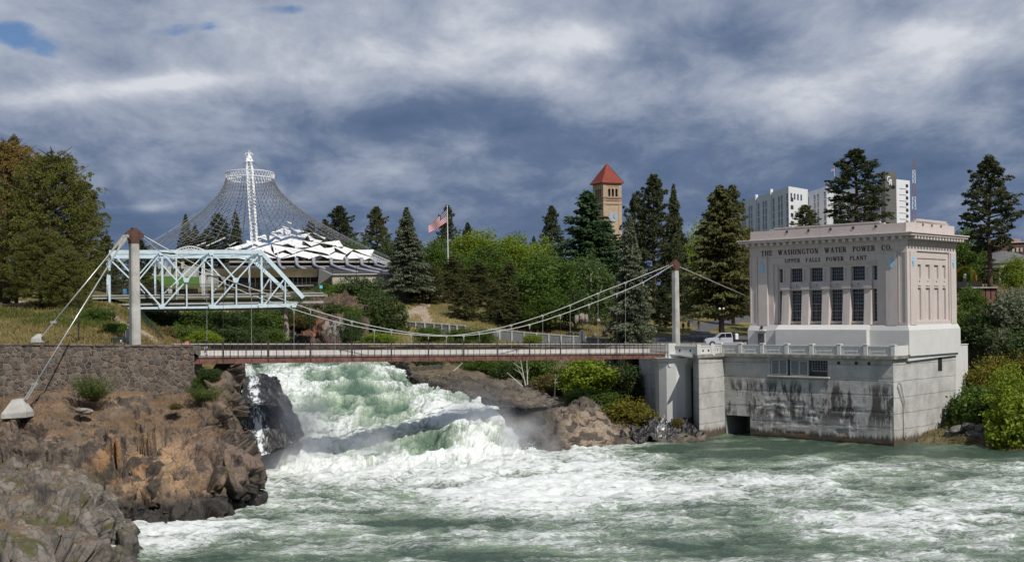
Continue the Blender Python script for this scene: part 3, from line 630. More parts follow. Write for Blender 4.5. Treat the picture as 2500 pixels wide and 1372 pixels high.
# ================================================================== STONE WALL (left abutment)
def clip(poly, a, b, c):
    out = []
    for i in range(len(poly)):
        p, q = poly[i], poly[(i+1) % len(poly)]; dp = a*p[0]+b*p[1]-c; dq = a*q[0]+b*q[1]-c
        if dp <= 0: out.append(p)
        if dp*dq < 0:
            t = dp/(dp-dq); out.append((p[0]+(q[0]-p[0])*t, p[1]+(q[1]-p[1])*t))
    return out
STN = [M('wall_stone_a', (.125, .098, .080), .92, .45, 1.6, .7, 9), M('wall_stone_b', (.090, .074, .063), .92, .45, 1.6, .7, 9), M('wall_stone_c', (.155, .125, .102), .92, .4, 1.6, .7, 9), M('wall_stone_d', (.20, .13, .085), .92, .3, 1.6, .7, 9)]
MORT = M('mortar', (.20, .175, .15), .95, .25, 3, .4, 9)
WA = P(-15, 975, 110.6); WB = P(473, 958, 117.0)
WA = Vector((WA.x, WA.y, 8.3)); WB = Vector((WB.x, WB.y, 8.3))
wd = (WB-WA); WL = wd.length; wd = wd/WL; wn = Vector((wd.y, -wd.x, 0))
ztopA, ztopB = P(0, 838, 110.6).z, P(473, 843, 117.0).z
wall = empty('stone_wall', WA, 'brown basalt rubble retaining wall with pale mortar at the left end of the footbridge', 'wall')
def wp(s, z, o=0): return WA+wd*s+Vector((0, 0, z))+wn*o
mb = MB(); HA = ztopA-8.3-.14; HB = ztopB-8.3-.14
def w8(s0, s1, za, zb, h0, h1, o0, o1): return [wp(s0, za, o0), wp(s1, zb, o0), wp(s1, zb, o1), wp(s0, za, o1), wp(s0, h0, o0), wp(s1, h1, o0), wp(s1, h1, o1), wp(s0, h0, o1)]
mb.hexa(w8(-9, WL, -1.5, -1.5, HA+.05, HB, 0, -.9)); ret = wp(WL, 0, -.9)
mb.hexa([wp(WL, -1.5, 0), wp(WL, -1.5, 0)+Vector((-.9, 3.2, 0)), wp(WL, -1.5, -.9)+Vector((0, 3.2, 0)), wp(WL-.9, -1.5, -.9), wp(WL, HB, 0), wp(WL, HB, 0)+Vector((-.9, 3.2, 0)), wp(WL, HB, -.9)+Vector((0, 3.2, 0)), wp(WL-.9, HB, -.9)])
mb.build('mortar_core', MORT, wall)
rs = random.Random(5); seeds = []
nxs, nzs = 42, 12
for j in range(nzs):
    for i in range(nxs):
        seeds.append(((i+.5+(j % 2)*.5+rs.uniform(-.42, .42))*WL/nxs, (j+.5+rs.uniform(-.4, .4))*(HA+.25)/nzs))
stl = []
for k, (sx, sz) in enumerate(seeds):
    top = HA+(HB-HA)*sx/WL
    poly = [(max(-.2, sx-1.2), 0), (min(WL, sx+1.2), 0), (min(WL, sx+1.2), top+.05), (max(-.2, sx-1.2), top+.05)]
    for m, (tx, tz) in enumerate(seeds):
        if m == k or abs(tx-sx) > 2. or abs(tz-sz) > 2.: continue
        a, b = tx-sx, tz-sz; poly = clip(poly, a, b, a*(sx+tx)/2+b*(sz+tz)/2)
        if len(poly) < 3: break
    if len(poly) < 3: continue
    cx = sum(p[0] for p in poly)/len(poly); cz = sum(p[1] for p in poly)/len(poly)
    gap = rs.uniform(.015, .04); P1 = []; P2 = []; dep = rs.uniform(.02, .10)
    for x, z in poly:
        d = math.hypot(x-cx, z-cz)+1e-6; f = max(.2, 1-gap*1.3/d); f2 = max(.15, f-.09/d)
        P1.append((cx+(x-cx)*f, cz+(z-cz)*f)); P2.append((cx+(x-cx)*f2+rs.uniform(-.03, .03), cz+(z-cz)*f2+rs.uniform(-.03, .03)))
    n = len(poly); tl = (rs.uniform(-.05, .05), rs.uniform(-.05, .05))
    v = [wp(x, z, -.05) for x, z in P1]+[wp(x, z, dep*.55) for x, z in P1]+[wp(x, z, dep+(x-cx)*tl[0]+(z-cz)*tl[1]) for x, z in P2]
    f = [(i, (i+1) % n, n+(i+1) % n, n+i) for i in range(n)]+[(n+i, n+(i+1) % n, 2*n+(i+1) % n, 2*n+i) for i in range(n)]+[tuple(range(2*n, 3*n))]
    ar = abs(sum(poly[q][0]*poly[(q+1) % n][1]-poly[(q+1) % n][0]*poly[q][1] for q in range(n))); stl.append((ar, v, f))
stl.sort(key=lambda t: -t[0]); rest3 = [MB(), MB(), MB()]
for k, (ar, v, f) in enumerate(stl):
    mi = rs.choices([0, 1, 2, 3], [5, 4, 4, .3])[0]
    if k < 260: MB().add(v, f).build('stone', STN[mi], wall)
    else: rest3[mi % 3].add(v, f)
for q, mb in enumerate(rest3): mb.build('small_stones', STN[q], wall)['kind'] = 'stuff'
# coping stones, irregular, along the top
s = -.3
while s < WL-.3:
    w = rs.uniform(.45, .95); h = rs.uniform(.10, .2); e = min(WL, s+w-.04); t0 = HA+(HB-HA)*s/WL; t1 = HA+(HB-HA)*e/WL
    MB().hexa(w8(s, e, t0-.03, t1-.03, t0+h, t1+h+rs.uniform(-.03, .03), .10+rs.uniform(0, .06), -.85)).build('coping_stone', STN[rs.choice([0, 2, 2, 1])], wall, bevel=.03); s += w
# side stones at the corner by the bridge
for j in range(8):
    for i in range(4):
        z = j*.62+rs.uniform(0, .05); y = .1+i*.78
        MB().hexa([wp(WL, z, 0)+Vector((-.9*(yy)/3.2+ox, yy, zz)) for zz in (.04, .56) for yy, ox in ((y, -.03), (y+.72, -.03), (y+.70, .1), (y+.03, .1))]).build('stone', STN[rs.choice([0, 1, 2])], wall, bevel=.03)
# ================================================================== FOOTBRIDGE (suspension)
BL = P(475, 888, 119.); BR = P(1622, 875, 163.)     # near girder underside, ends
bd = (BR-BL); BLn = bd.length; bdir = bd.normalized(); bn = Vector((bdir.y, -bdir.x, 0)).normalized(); BWID = 3.1
def bp(t, side, z): return BL+bdir*t-bn*(BWID*side)+Vector((0, 0, z))   # side 0 near .. 1 far
BR_ = empty('suspension_footbridge', (BL+BR)/2, 'long rust-red suspension footbridge with dark picket railings crossing above the falls', 'footbridge')
T0 = -2.5; T1 = BLn+.2
RUSTP = M('girder_rust', (.10, .048, .038), .8, .35, 1.2, .35, 9, col2=(.16, .078, .062))
for s_, nm in ((0, 'girder'), (1, 'girder')):
    mb = MB(); o = .0
    mb.beam(bp(T0, s_, .30), bp(T1, s_, .30), .06, .52); mb.beam(bp(T0, s_, .02), bp(T1, s_, .02), .34, .05); mb.beam(bp(T0, s_, .585), bp(T1, s_, .585), .26, .045)
    n = int(BLn/1.9)
    for i in range(n): mb.beam(bp(i*1.9+.5, s_, .05)+bn*(.08 if s_ == 0 else -.08), bp(i*1.9+.5, s_, .55)+bn*(.08 if s_ == 0 else -.08), .03, .09)
    mb.build(nm, RUSTP, BR_)
mb = MB()
for i in range(int(BLn/4)): mb.beam(bp(i*4+1, 0.03, .25), bp(i*4+1, .97, .25), .18, .3)
mb.build('cross_beams', RUST, BR_)
mb = MB(); mb.hexa([bp(T0, .04, .62), bp(T1, .04, .62), bp(T1, .96, .62), bp(T0, .96, .62), bp(T0, .04, .72), bp(T1, .04, .72), bp(T1, .96, .72), bp(T0, .96, .72)])
mb.build('deck', M('deck_concrete', (.40, .39, .37), .9, .15, .6, .2, 9), BR_)
mb = MB(); mb.beam(bp(T0, .93, .98), bp(T1, .93, .98), .12, .50); mb.build('curb', M('curb_pale', (.62, .61, .58), .8, .15, .8, .2, 9), BR_)
for s_ in (0, 1):
    mb = MB(); mb.beam(bp(T0, s_, 1.92), bp(T1, s_, 1.92), .07, .07); mb.build('handrail', CABLE if s_ == 0 else RAILM, BR_)
    mb = MB(); mb.beam(bp(T0, s_, 1.36), bp(T1, s_, 1.36), .04, .04); mb.beam(bp(T0, s_, .70), bp(T1, s_, .70), .04, .04); mb.beam(bp(T0, s_, 1.80), bp(T1, s_, 1.80), .035, .05); mb.build('rail', RAILM, BR_)
    mb = MB(); k = 0; t = T0
    while t < T1:
        a = bp(t, s_, .68); b = bp(t, s_, 1.84); mb.beam(a, b, .030, .030); t += .145 if s_ == 0 else .19
    o = mb.build('pickets', RAILM, BR_, fix=False); o['kind'] = 'stuff'
pm = MB(); pm.beam((0, 0, .5), (0, 0, 2.28), .055, .055); pmesh = pm.mesh('post')
t = T0+.3
while t < T1:
    inst('post', pmesh, bp(t, 0, 0)+bn*.04, BR_, mat=None).data.materials.clear() if False else None
    o = obj('post', pmesh, RAILM, BR_); o.location = bp(t, 0, 0)+bn*.04
    if int((t-T0)/.86) % 2 == 0:
        o = obj('post', pmesh, RAILM, BR_); o.location = bp(t, 1, 0)-bn*.04
    t += .86
# pylons
def prof8(c, w, d, z): # chamfered rectangle section around centre c, axes bdir/bn
    k = .28; pts = [(-w, -d+d*k), (-w+w*k, -d), (w-w*k, -d), (w, -d+d*k), (w, d-d*k), (w-w*k, d), (-w+w*k, d), (-w, d-d*k)]
    return [Vector((c[0], c[1], z))+bdir.xy.to_3d().normalized()*a+bn*b for a, b in pts]
def pylon(px, ytop, ysh, ybase, Yd, wpx, label):
    top = P(px-.5, ytop, Yd); sh = P(px, ysh, Yd); ba = P(px+1, ybase, Yd); w = wpx/F*Yd/2*.82
    e = empty('bridge_pylon', (sh.x, sh.y, ba.z-1.5), label, 'bridge tower', 'pylons of the footbridge')
    mb = MB(); v = prof8(sh, w*1.08, w*1.08, ba.z-1.5)+prof8(sh, w*.93, w*.93, sh.z)
    mb.add(v, [tuple(range(8))[::-1], tuple(range(8, 16))]+[(i, (i+1) % 8, 8+(i+1) % 8, 8+i) for i in range(8)]); mb.build('shaft', CONC, e)
    hh = top.z-sh.z; cx = Vector((sh.x, sh.y, 0)); D = bdir.xy.to_3d().normalized()
    mb = MB(); v = prof8(sh, w*1.02, w*1.02, sh.z-.02)+prof8(sh, w*.95, w*.95, sh.z+hh*.45)+prof8(sh, w*.55, w*.55, sh.z+hh*.92)+prof8(sh, w*.5, w*.5, sh.z+hh)
    mb.add(v, [tuple(range(8))[::-1], tuple(range(24, 32))]+[(r*8+i, r*8+(i+1) % 8, r*8+8+(i+1) % 8, r*8+8+i) for r in range(3) for i in range(8)]); mb.build('saddle_cap', RUST, e)
    mb = MB()
    for sg in (-1, 1):
        for ob in (-.32, .32):
            pts = [(0, sh.z+.0), (w*2.1, sh.z+hh*.38), (w*2.2, sh.z+hh*.55), (w*.9, sh.z+hh*.86), (0, sh.z+hh*.9)]
            mb.prism([cx+D*(sg*a)+bn*(ob*w*1.3-.03)+Vector((0, 0, z)) for a, z in pts], bn*.07)
    mb.build('lug_plate', RUST, e); return cx, sh.z, hh, w, D
mL = pylon(327, 556, 594, 846, 116.6, 27, 'tall concrete pylon with rusty cap rising behind the stone wall')
mR = pylon(1648.5, 634, 660, 842, 166.8, 18, 'shorter concrete pylon with rusty cap at the power plant end of the footbridge')
# main cables by sag, hung between the pylons, near (0) and far (1)
def cabpt(m, sgn, side):
    cx, z, hh, w, D = m; return cx+D*(sgn*w*2.0)+bn*(.30 if side == 0 else -.30)+Vector((0, 0, z+hh*.48))
CABR = .044
def deckY(side, px):
    # parameter along deck whose projection is px
    lo, hi = -3., BLn+3
    for _ in range(40):
        mid = (lo+hi)/2; q = bp(mid, side, 1); x = topix(np.array([q[:]]))[0][0]
        if x < px: lo = mid
        else: hi = mid
    return lo
cab = {}
near_nodes = [(430, 620), (545, 678), (654, 718), (758, 755), (859, 784), (955.6, 805), (1046, 816.6), (1132, 819), (1215, 809), (1293, 792.5), (1368, 769), (1438, 743.5), (1506, 717), (1570, 689)]
far_nodes = [(395, 617), (505, 673), (614, 720), (717.7, 755.4), (818, 785), (913.6, 805), (1003.7, 816.6), (1090, 820), (1170, 810.5), (1248, 793.5), (1325, 770), (1392, 745), (1460, 716), (1527, 690)]
for side, nodes in ((0, near_nodes), (1, far_nodes)):
    pts = [cabpt(mL, 1, side)]; nn = []
    for k, (px, py) in enumerate(nodes):
        t = deckY(side, px); q = bp(t, side, 1); pt = P(px, py, q.y); pts.append(pt); nn.append((t, pt))
    pts.append(cabpt(mR, -1, side)); cab[side] = (pts, nn)
    a = crom(np.array([p[:] for p in pts]), 90); MB().tube([Vector(x) for x in a], CABR, 6).build('main_cable', CABLE, BR_, smooth=True)
    for k, (t, pt) in enumerate(nn):
        if k < 1: continue
        if t < 1 or t > BLn-.5: continue
        dk = bp(t, side, .5); mb = MB(); mb.tube([pt, dk], .021, 5); mb.build('hanger', RAILM if side == 0 else GALV, BR_)
        mb = MB(); mb.box(pt-Vector((.16, .09, .13)), pt+Vector((.16, .09, .08))); mb.tube([pt-Vector((0, 0, .12)), pt-Vector((0, 0, .55))], [.09, .03], 6); mb.build('cable_clamp', GALV, BR_)
        if side == 0: MB().beam(dk-Vector((0, 0, .5)), dk+Vector((0, 0, 1.5)), .16, .16).build('hanger_post', RAILM, BR_)
# spreader bars between the two cables
for k in (0, 1, 2):
    p0 = cab[0][0][k+1]; p1 = cab[1][0][k+1]; MB().tube([p0, p1], .07, 6).build('spreader_bar', RAILM, BR_)
# back stays and anchors
def stay(m, side, foot, nm='back_stay'):
    cx, z, hh, w, D = m; a = cx-D*(w*2.0 if m is mL else -w*2.0)+bn*(.30 if side == 0 else -.30)+Vector((0, 0, z+hh*.42))
    v = (foot-a).normalized(); mb = MB(); mb.tube([a+v*1.6, foot], .062, 7)
    mb.build(nm, GALV, BR_, smooth=True); mb = MB(); sd = v.cross(Vector((0, 0, 1))).normalized()
    for q in (-1, 1): mb.beam(a-v*.15+sd*.13*q, a+v*1.0+sd*.10*q, .07, .26)
    mb.tube([a+v*.9, a+v*1.8], [.17, .08], 8); mb.tube([a-sd*.24, a+sd*.24], .13, 10); mb.build('cable_socket', CONC if m is mL else GALV, BR_)
    mb = MB(); e = foot-v*1.6
    for q in (-1, 1): mb.tube([e+sd*.18*q, foot+sd*.18*q], .045, 5)
    mb.box(e-Vector((.28, .12, .1)), e+Vector((.28, .12, .1))); mb.build('turnbuckle', GALV, BR_)
fN = P(62, 975, 107.2); fF = P(103, 820, 113.2); stay(mL, 0, fN); stay(mL, 1, fF)
fr = P(1880, 748, 226.); stay(mR, 1, fr)
ab = empty('anchor_block', fN-Vector((0, 0, 1.6)), 'pale wedge-shaped concrete anchor block in front of the stone wall', 'anchor block', 'cable anchor blocks')
c = P(42, 1010, 107); 
MB().add([c+Vector(v) for v in [(-1.15, -.7, -.4), (1.05, -.7, -.3), (1.1, 1, -.3), (-1.1, 1, -.4), (-1.15, -.7, .05), (1.05, -.7, .18), (1.1, .9, .2), (-1.1, .9, .1), (-.45, 0, 1.25), (.35, .05, 1.35), (.4, .7, 1.3), (-.35, .7, 1.25)]],
         [(0, 3, 2, 1), (0, 1, 5, 4), (1, 2, 6, 5), (2, 3, 7, 6), (3, 0, 4, 7), (4, 5, 9, 8), (5, 6, 10, 9), (6, 7, 11, 10), (7, 4, 8, 11), (8, 9, 10, 11)]).build('block', CONC, ab, bevel=.04)
ab = empty('anchor_block', fF-Vector((0, 0, .8)), 'small rounded pale anchor block on the grass above the stone wall', 'anchor block', 'cable anchor blocks')
c = P(92, 829, 113.4)
MB().add([c+Vector(v) for v in [(-.5, -.4, -.3), (.45, -.4, -.3), (.45, .5, -.3), (-.5, .5, -.3), (-.5, -.35, .12), (.4, -.35, .2), (.4, .4, .25), (-.45, .4, .15), (-.05, -.2, .5), (.3, -.2, .55), (.3, .3, .5), (0, .3, .5)]],
         [(0, 3, 2, 1), (0, 1, 5, 4), (1, 2, 6, 5), (2, 3, 7, 6), (3, 0, 4, 7), (4, 5, 9, 8), (5, 6, 10, 9), (6, 7, 11, 10), (7, 4, 8, 11), (8, 9, 10, 11)]).build('block', CONC, ab, bevel=.04)

# ================================================================== POWER PLANT
C0 = Vector((44.893, 145., 0)); Uv = Vector((-.727, .687, 0)); Vv = Vector((.687, .727, 0))
def B(u, v, z): return C0+Uv*u+Vv*v+Vector((0, 0, z))
def bbox(mb, u0, u1, v0, v1, z0, z1): return mb.hexa([B(u0, v0, z0), B(u1, v0, z0), B(u1, v1, z0), B(u0, v1, z0), B(u0, v0, z1), B(u1, v0, z1), B(u1, v1, z1), B(u0, v1, z1)])
def wallface(mb, plane, outer, holes, depth, axis='v', inset=None):
    """front sheet of a wall with openings and their reveals. axis 'v': face at v=plane spanning u,z, reveals go +v"""
    a0, a1, z0, z1 = outer
    As = sorted({a0, a1}|{h[0] for h in holes}|{h[1] for h in holes}); Zs = sorted({z0, z1}|{h[2] for h in holes}|{h[3] for h in holes})
    pt = (lambda a, d, z: B(a, plane+d, z)) if axis == 'v' else (lambda a, d, z: B(plane+d, a, z))
    for i in range(len(As)-1):
        for j in range(len(Zs)-1):
            ca, cz = (As[i]+As[i+1])/2, (Zs[j]+Zs[j+1])/2
            if any(h[0] < ca < h[1] and h[2] < cz < h[3] for h in holes) or not (a0 < ca < a1 and z0 < cz < z1): continue
            mb.add([pt(As[i], 0, Zs[j]), pt(As[i+1], 0, Zs[j]), pt(As[i+1], 0, Zs[j+1]), pt(As[i], 0, Zs[j+1])], [(0, 1, 2, 3)])
    for h in holes:
        c = [(h[0], h[2]), (h[1], h[2]), (h[1], h[3]), (h[0], h[3])]
        for i in range(4):
            (x, y), (X_, Y_) = c[i], c[(i+1) % 4]; mb.add([pt(x, 0, y), pt(X_, 0, Y_), pt(X_, depth, Y_), pt(x, depth, y)], [(0, 1, 2, 3)])
    return mb
def stucco(name, a, streak=.10, dirt=(.20, .17, .15)):
    g = G(name); n1 = g.noise(.5, 5, .6); n2 = g.noise(1.2, 6, .65, st=(1, 1, .12)); n3 = g.noise(3, 5, .6, st=(.4, .4, 6))
    c = g.ramp(g.math('ADD', g.math('MULTIPLY', n1, .5), g.math('MULTIPLY', n3, .5)), [(.35, tuple(x*.90 for x in a)), (.65, tuple(min(1, x*1.05) for x in a))])
    c = g.mix(g.ramp(n2, [(.55, 0.), (.8, streak*2)]), c, dirt); g.bump(g.math('ADD', n3, n1), .25, .05); return g.out(c, .8, .25)
PINK = stucco('stucco_pink', (.525, .465, .44), .22); WHITEP = stucco('stucco_white', (.56, .56, .545), .10, (.4, .38, .34)); GLASS = M('window_glass', (.012, .014, .018), .12, .3, 1.2, spec=.6); MULL = M('mullion_grey', (.22, .23, .25), .5, .2, 3)
LETT = M('letter_dark', (.03, .025, .025), .6, .2, 4); BLUEO = M('ornament_blue', (.30, .52, .72), .6, .1, 3)
PP = empty('power_plant', B(10, 8, 0), 'pink and white two-storey power plant on a stained concrete base at the water', 'power plant')
# --- basement
def basemat():
    g = G('basement_concrete'); z = g.sep(g.pos)[2]
    n1 = g.noise(.45, 6, .6); st = g.noise(.55, 7, .72, .3, st=(1, 1, .28)); st2 = g.noise(2.6, 5, .65, st=(1, 1, .10), off=(4, 2, 1)); n3 = g.noise(5, 6, .7)
    c = g.ramp(g.math('ADD', g.math('MULTIPLY', n1, .6), g.math('MULTIPLY', n3, .4)), [(.36, (.29, .285, .27)), (.5, (.41, .405, .39)), (.64, (.52, .515, .50))])
    # dark weeping stains in the middle band of the wall
    band = g.math('MULTIPLY', g.mr(z, 1.0, 3.5), g.mr(z, 8.0, 6.4)); m = g.math('MULTIPLY', g.ramp(st, [(.475, 0.), (.545, 1.)]), g.math('MULTIPLY_ADD', band, .86, .06))
    front = g.attr('front'); m = g.math('MULTIPLY', m, g.math('MULTIPLY_ADD', front, .85, .12)); c = g.mix(m, c, (.045, .040, .036))
    # lime runs low on the wall
    lm = g.math('MULTIPLY', g.ramp(st2, [(.58, 0.), (.64, 1.)]), g.math('MULTIPLY', g.mr(z, .35, .8), g.mr(z, 4.4, 1.6))); c = g.mix(g.math('MULTIPLY', g.math('MULTIPLY', lm, .9), front), c, (.62, .61, .58))
    wet = g.mr(g.math('ADD', z, g.math('MULTIPLY', st2, 1.8)), 2.2, 1.5); c = g.mix(g.math('MULTIPLY', wet, .9), c, (.045, .030, .018))
    rust = g.math('MULTIPLY', g.mr(z, 2.2, .8), g.ramp(g.noise(.8, 4, .6, off=(2, 8, 1)), [(.5, 0.), (.7, .7)])); c = g.mix(rust, c, (.16, .085, .035))
    # pour lines
    fr = g.math('FRACT', g.math('ADD', g.math('MULTIPLY', z, .52), g.math('MULTIPLY', n1, .16))); ln = g.math('LESS_THAN', fr, .035); c = g.mix(g.math('MULTIPLY', ln, .55), c, (.08, .075, .07))
    h = g.math('ADD', g.math('MULTIPLY', n3, .5), g.math('MULTIPLY', ln, -1.)); g.bump(h, .6, .12); return g.out(c, .88, .25)
BASM = basemat()
def part(mb, name, mat, **k): return mb.build(name, mat, PP, **k)
def setfront(o, v): fattr(o.data, 'front', [v]*len(o.data.vertices))
mb = MB(); wallface(mb, 0, (0, 23.6, -3, 10.2), [(19.7, 23.42, -3, 2.55), (8.5, 16.6, 7.95, 9.95)], 1.0)
def fineface(plane, outer, holes, name, step=.5):
    """front wall cut into a fine grid so that the spalled courses can be real relief"""
    a0, a1, z0, z1 = outer; na = int((a1-a0)/.16); nz = int((z1-z0)/.13)
    A, Zg = np.meshgrid(np.linspace(a0, a1, na), np.linspace(z0, z1, nz)); q = np.stack([A.ravel()*.9, np.full(A.size, 3.), Zg.ravel()*2.2], 1)
    n = fbm(q*.7, 4); low = sstep(5.6, 4.4, Zg.ravel())*sstep(.3, .9, Zg.ravel())*sstep(19.3, 17, A.ravel())*sstep(3, 6, A.ravel())
    lay = np.floor(Zg.ravel()*1.9+fbm(q*.5+9, 2)*.8); nn_ = fbm(np.stack([A.ravel()*.8+lay*7.3, lay, np.full(A.size, 1.)], 1)*.6, 4); dep = low*np.where(nn_ > .02, .04+np.clip(nn_, 0, .5)*.22, 0)+.02*fbm(q*3, 2)
    fr = (Zg.ravel()*.52) % 1; dep += .05*(fr < .07)
    edge = (A.ravel() > a1-.01)|(A.ravel() < a0+.01); dep[edge] = 0
    for h in holes: dep[(A.ravel() > h[0]-.25) & (A.ravel() < h[1]+.25) & (Zg.ravel() > h[2]-.2) & (Zg.ravel() < h[3]+.2)] = 0
    pts = np.array([C0[:]])+np.outer(A.ravel(), Uv[:])+np.outer(plane+dep, Vv[:]); pts[:, 2] = Zg.ravel()
    f = gridfaces(nz, na); cA = A.ravel()[f].mean(1); cZ = Zg.ravel()[f].mean(1); keep = np.ones(len(f), bool)
    for h in holes: keep &= ~((cA > h[0]) & (cA < h[1]) & (cZ > h[2]) & (cZ < h[3]))
    me = npmesh(name, pts, f[keep][:, ::-1]); o = obj(name, me, BASM, PP); fattr(me, 'front', [1.]*len(pts)); return o
HB_ = [(19.7, 23.42, -3, 2.55), (8.5, 16.6, 7.95, 9.95)]
fineface(0, (0, 23.6, -3, 10.2), HB_, 'basement_wall')
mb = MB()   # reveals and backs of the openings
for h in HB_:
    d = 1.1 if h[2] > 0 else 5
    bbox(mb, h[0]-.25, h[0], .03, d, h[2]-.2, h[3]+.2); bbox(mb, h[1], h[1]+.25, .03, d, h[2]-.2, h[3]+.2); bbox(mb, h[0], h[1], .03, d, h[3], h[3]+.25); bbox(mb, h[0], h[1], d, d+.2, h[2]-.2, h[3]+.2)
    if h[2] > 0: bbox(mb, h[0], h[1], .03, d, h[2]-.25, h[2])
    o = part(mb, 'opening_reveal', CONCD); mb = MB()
mb = MB(); mb.hexa([B(0.0, .01, -3), B(.4, .01, -3), B(.4, 16.9, -3), B(0, 16.9, -3), B(0, .01, 10.2), B(.4, .01, 10.2), B(.4, 17.5, 10.3), B(0, 17.5, 10.3)]); o = part(mb, 'side_wall', BASM); setfront(o, .0)
mb = MB(); bbox(mb, -.02, .02, 12.15, 13.3, 8.3, 10.1); part(mb, 'slot', DARK)
mb = MB(); bbox(mb, 8.2, 16.9, -.38, -.02, 7.72, 7.92); part(mb, 'window_sill', CONC, bevel=.03)
SH = M('shutter_metal', (.40, .42, .42), .5, .1, 4)
for (u0, u1) in ((14.15, 16.5), (11.2, 13.75)):
    mb = MB(); 
    for uu in (u0, u1-.14, (u0+u1)/2-.07): bbox(mb, uu, uu+.14, -.06, .2, 8.0, 9.9)
    for zz in (8.0, 9.78): bbox(mb, u0+.15, u1-.16, -.05, .2, zz, zz+.12)
    o = part(mb, 'louvre_frame', SH)
    for k in range(9):
        z = 8.2+k*.175; m2 = MB(); m2.hexa([B(u0+.15, -.02, z), B(u1-.15, -.02, z), B(u1-.15, .16, z+.1), B(u0+.15, .16, z+.1), B(u0+.15, -.02, z+.03), B(u1-.15, -.02, z+.03), B(u1-.15, .16, z+.13), B(u0+.15, .16, z+.13)])
        q = m2.build('louvre_slat', SH, o)
def window(u0, u1, z0, z1, v, nu_, nz_, tr=(), parent=PP, fr=None):
    mb = MB(); bbox(mb, u0, u1, v, v+.05, z0, z1); o = mb.build('window', GLASS, parent)
    mb = MB(); 
    for i in range(nu_+1): uu = u0+(u1-u0)*i/nu_; w = .05 if 0 < i < nu_ else .09; bbox(mb, uu-w/2, uu+w/2, v-.07, v-.005, z0, z1)
    for j in range(nz_+1): zz = z0+(z1-z0)*j/nz_; w = .10 if j in tr or j in (0, nz_) else .04; bbox(mb, u0, u1, v-.09 if j in tr else v-.075, v-.008, zz-w/2, zz+w/2)
    m = mb.mesh('window_frame'); q = obj('window_frame', m, MULL, o); return o
window(8.55, 10.8, 8.62, 9.9, .25, 6, 4)
for (a, b) in ((6.9, 7.25), (4.55, 4.9), (2.9, 3.25)): mb = MB(); bbox(mb, a, b, -.06, .0, 9.5, 9.85); part(mb, 'vent_box', DARK)
# terrace slab + parapet of the front
def parapet(pts, name_parent, posts=True):
    pass
mb = MB(); bbox(mb, -.45, 24.1, -.55, 3.25, 10.22, 10.62); mb2 = mb; part(mb, 'terrace_slab', M('slab_stained', (.20, .19, .165), .9, .6, 1.3, .3, 6), bevel=.03)
mb = MB(); bbox(mb, -.4, 24., .6, 3.2, 10.63, 10.66); part(mb, 'terrace_floor', CONC)
posts = [-.2, 3.3, 6.8, 10.55, 14.04, 17.6, 20.85, 24.0]
mb = MB(); bbox(mb, -.25, .25, -.42, .10, 10.63, 11.98); pm_ = None
for i, u in enumerate(posts):
    mb = MB(); bbox(mb, u-.27, u+.27, -.46, .06, 10.63, 11.86); bbox(mb, u-.31, u+.31, -.5, .1, 11.87, 11.99); part(mb, 'parapet_post', WHITEP, bevel=.025)
DIA = M('recess_dark', (.03, .03, .03), .9, .1, 3)
def diamond(c, r, ax, nrm, parent, mat, name='diamond'):
    up = Vector((0, 0, 1)); mb = MB(); mb.prism([c+ax*r, c+up*r*1.1, c-ax*r, c-up*r*1.1], nrm*.02); return mb.build(name, mat, parent)
for i in range(len(posts)-1):
    a, b = posts[i]+.28, posts[i+1]-.28; mb = MB(); bbox(mb, a, b, -.30, -.06, 10.63, 11.66); bbox(mb, a, b, -.37, .01, 11.67, 11.80); bbox(mb, a, b, -.36, -.31, 10.63, 10.78)
    bbox(mb, a+.15, a+.25, -.34, -.31, 10.95, 11.5); bbox(mb, b-.25, b-.15, -.34, -.31, 10.95, 11.5); bbox(mb, a+.26, b-.26, -.34, -.31, 11.44, 11.5)
    o = part(mb, 'parapet_panel', WHITEP)
    for q in ((a+.85), (b-.85)): diamond(B(q, -.345, 11.14), .2, Uv, -Vv, o, WHITEP, 'diamond')
    mm = MB(); bbox(mm, (a+b)/2-.5, (a+b)/2+.5, -.345, -.31, 11.05, 11.15); mm.build('moulding', WHITEP, o)
mb = MB(); bbox(mb, -.45, -.2, .1, 3.25, 10.63, 11.8); part(mb, 'parapet_return', WHITEP)
# --- side basement above: white band and wing wall
mb = MB(); mb.hexa([B(-.32, 3.3, 9.9), B(0, 3.3, 9.9), B(0, 17.4, 10.15), B(-.32, 17.4, 10.15), B(-.32, 3.3, 10.5), B(0, 3.3, 10.5), B(0, 17.4, 10.6), B(-.32, 17.4, 10.6)]); part(mb, 'band_course', WHITEP)
WW = empty('wing_wall', B(.5, 18, 5), 'plain pale concrete wing wall running back from the right end of the power plant', 'wall')
mb = MB(); v = [B(.2, 17.45, 4.), B(.2, 20.8, 5.2), B(.2, 21.6, 6.6), B(.2, 21.6, 11.35), B(.2, 17.45, 11.3)]; mb.prism(v, Uv*.5); mb.build('wall_panel', WHITEP, WW)
mb = MB(); bbox(mb, .12, .8, 17.45, 21.65, 11.36, 11.46); mb.build('coping', WHITEP, WW)
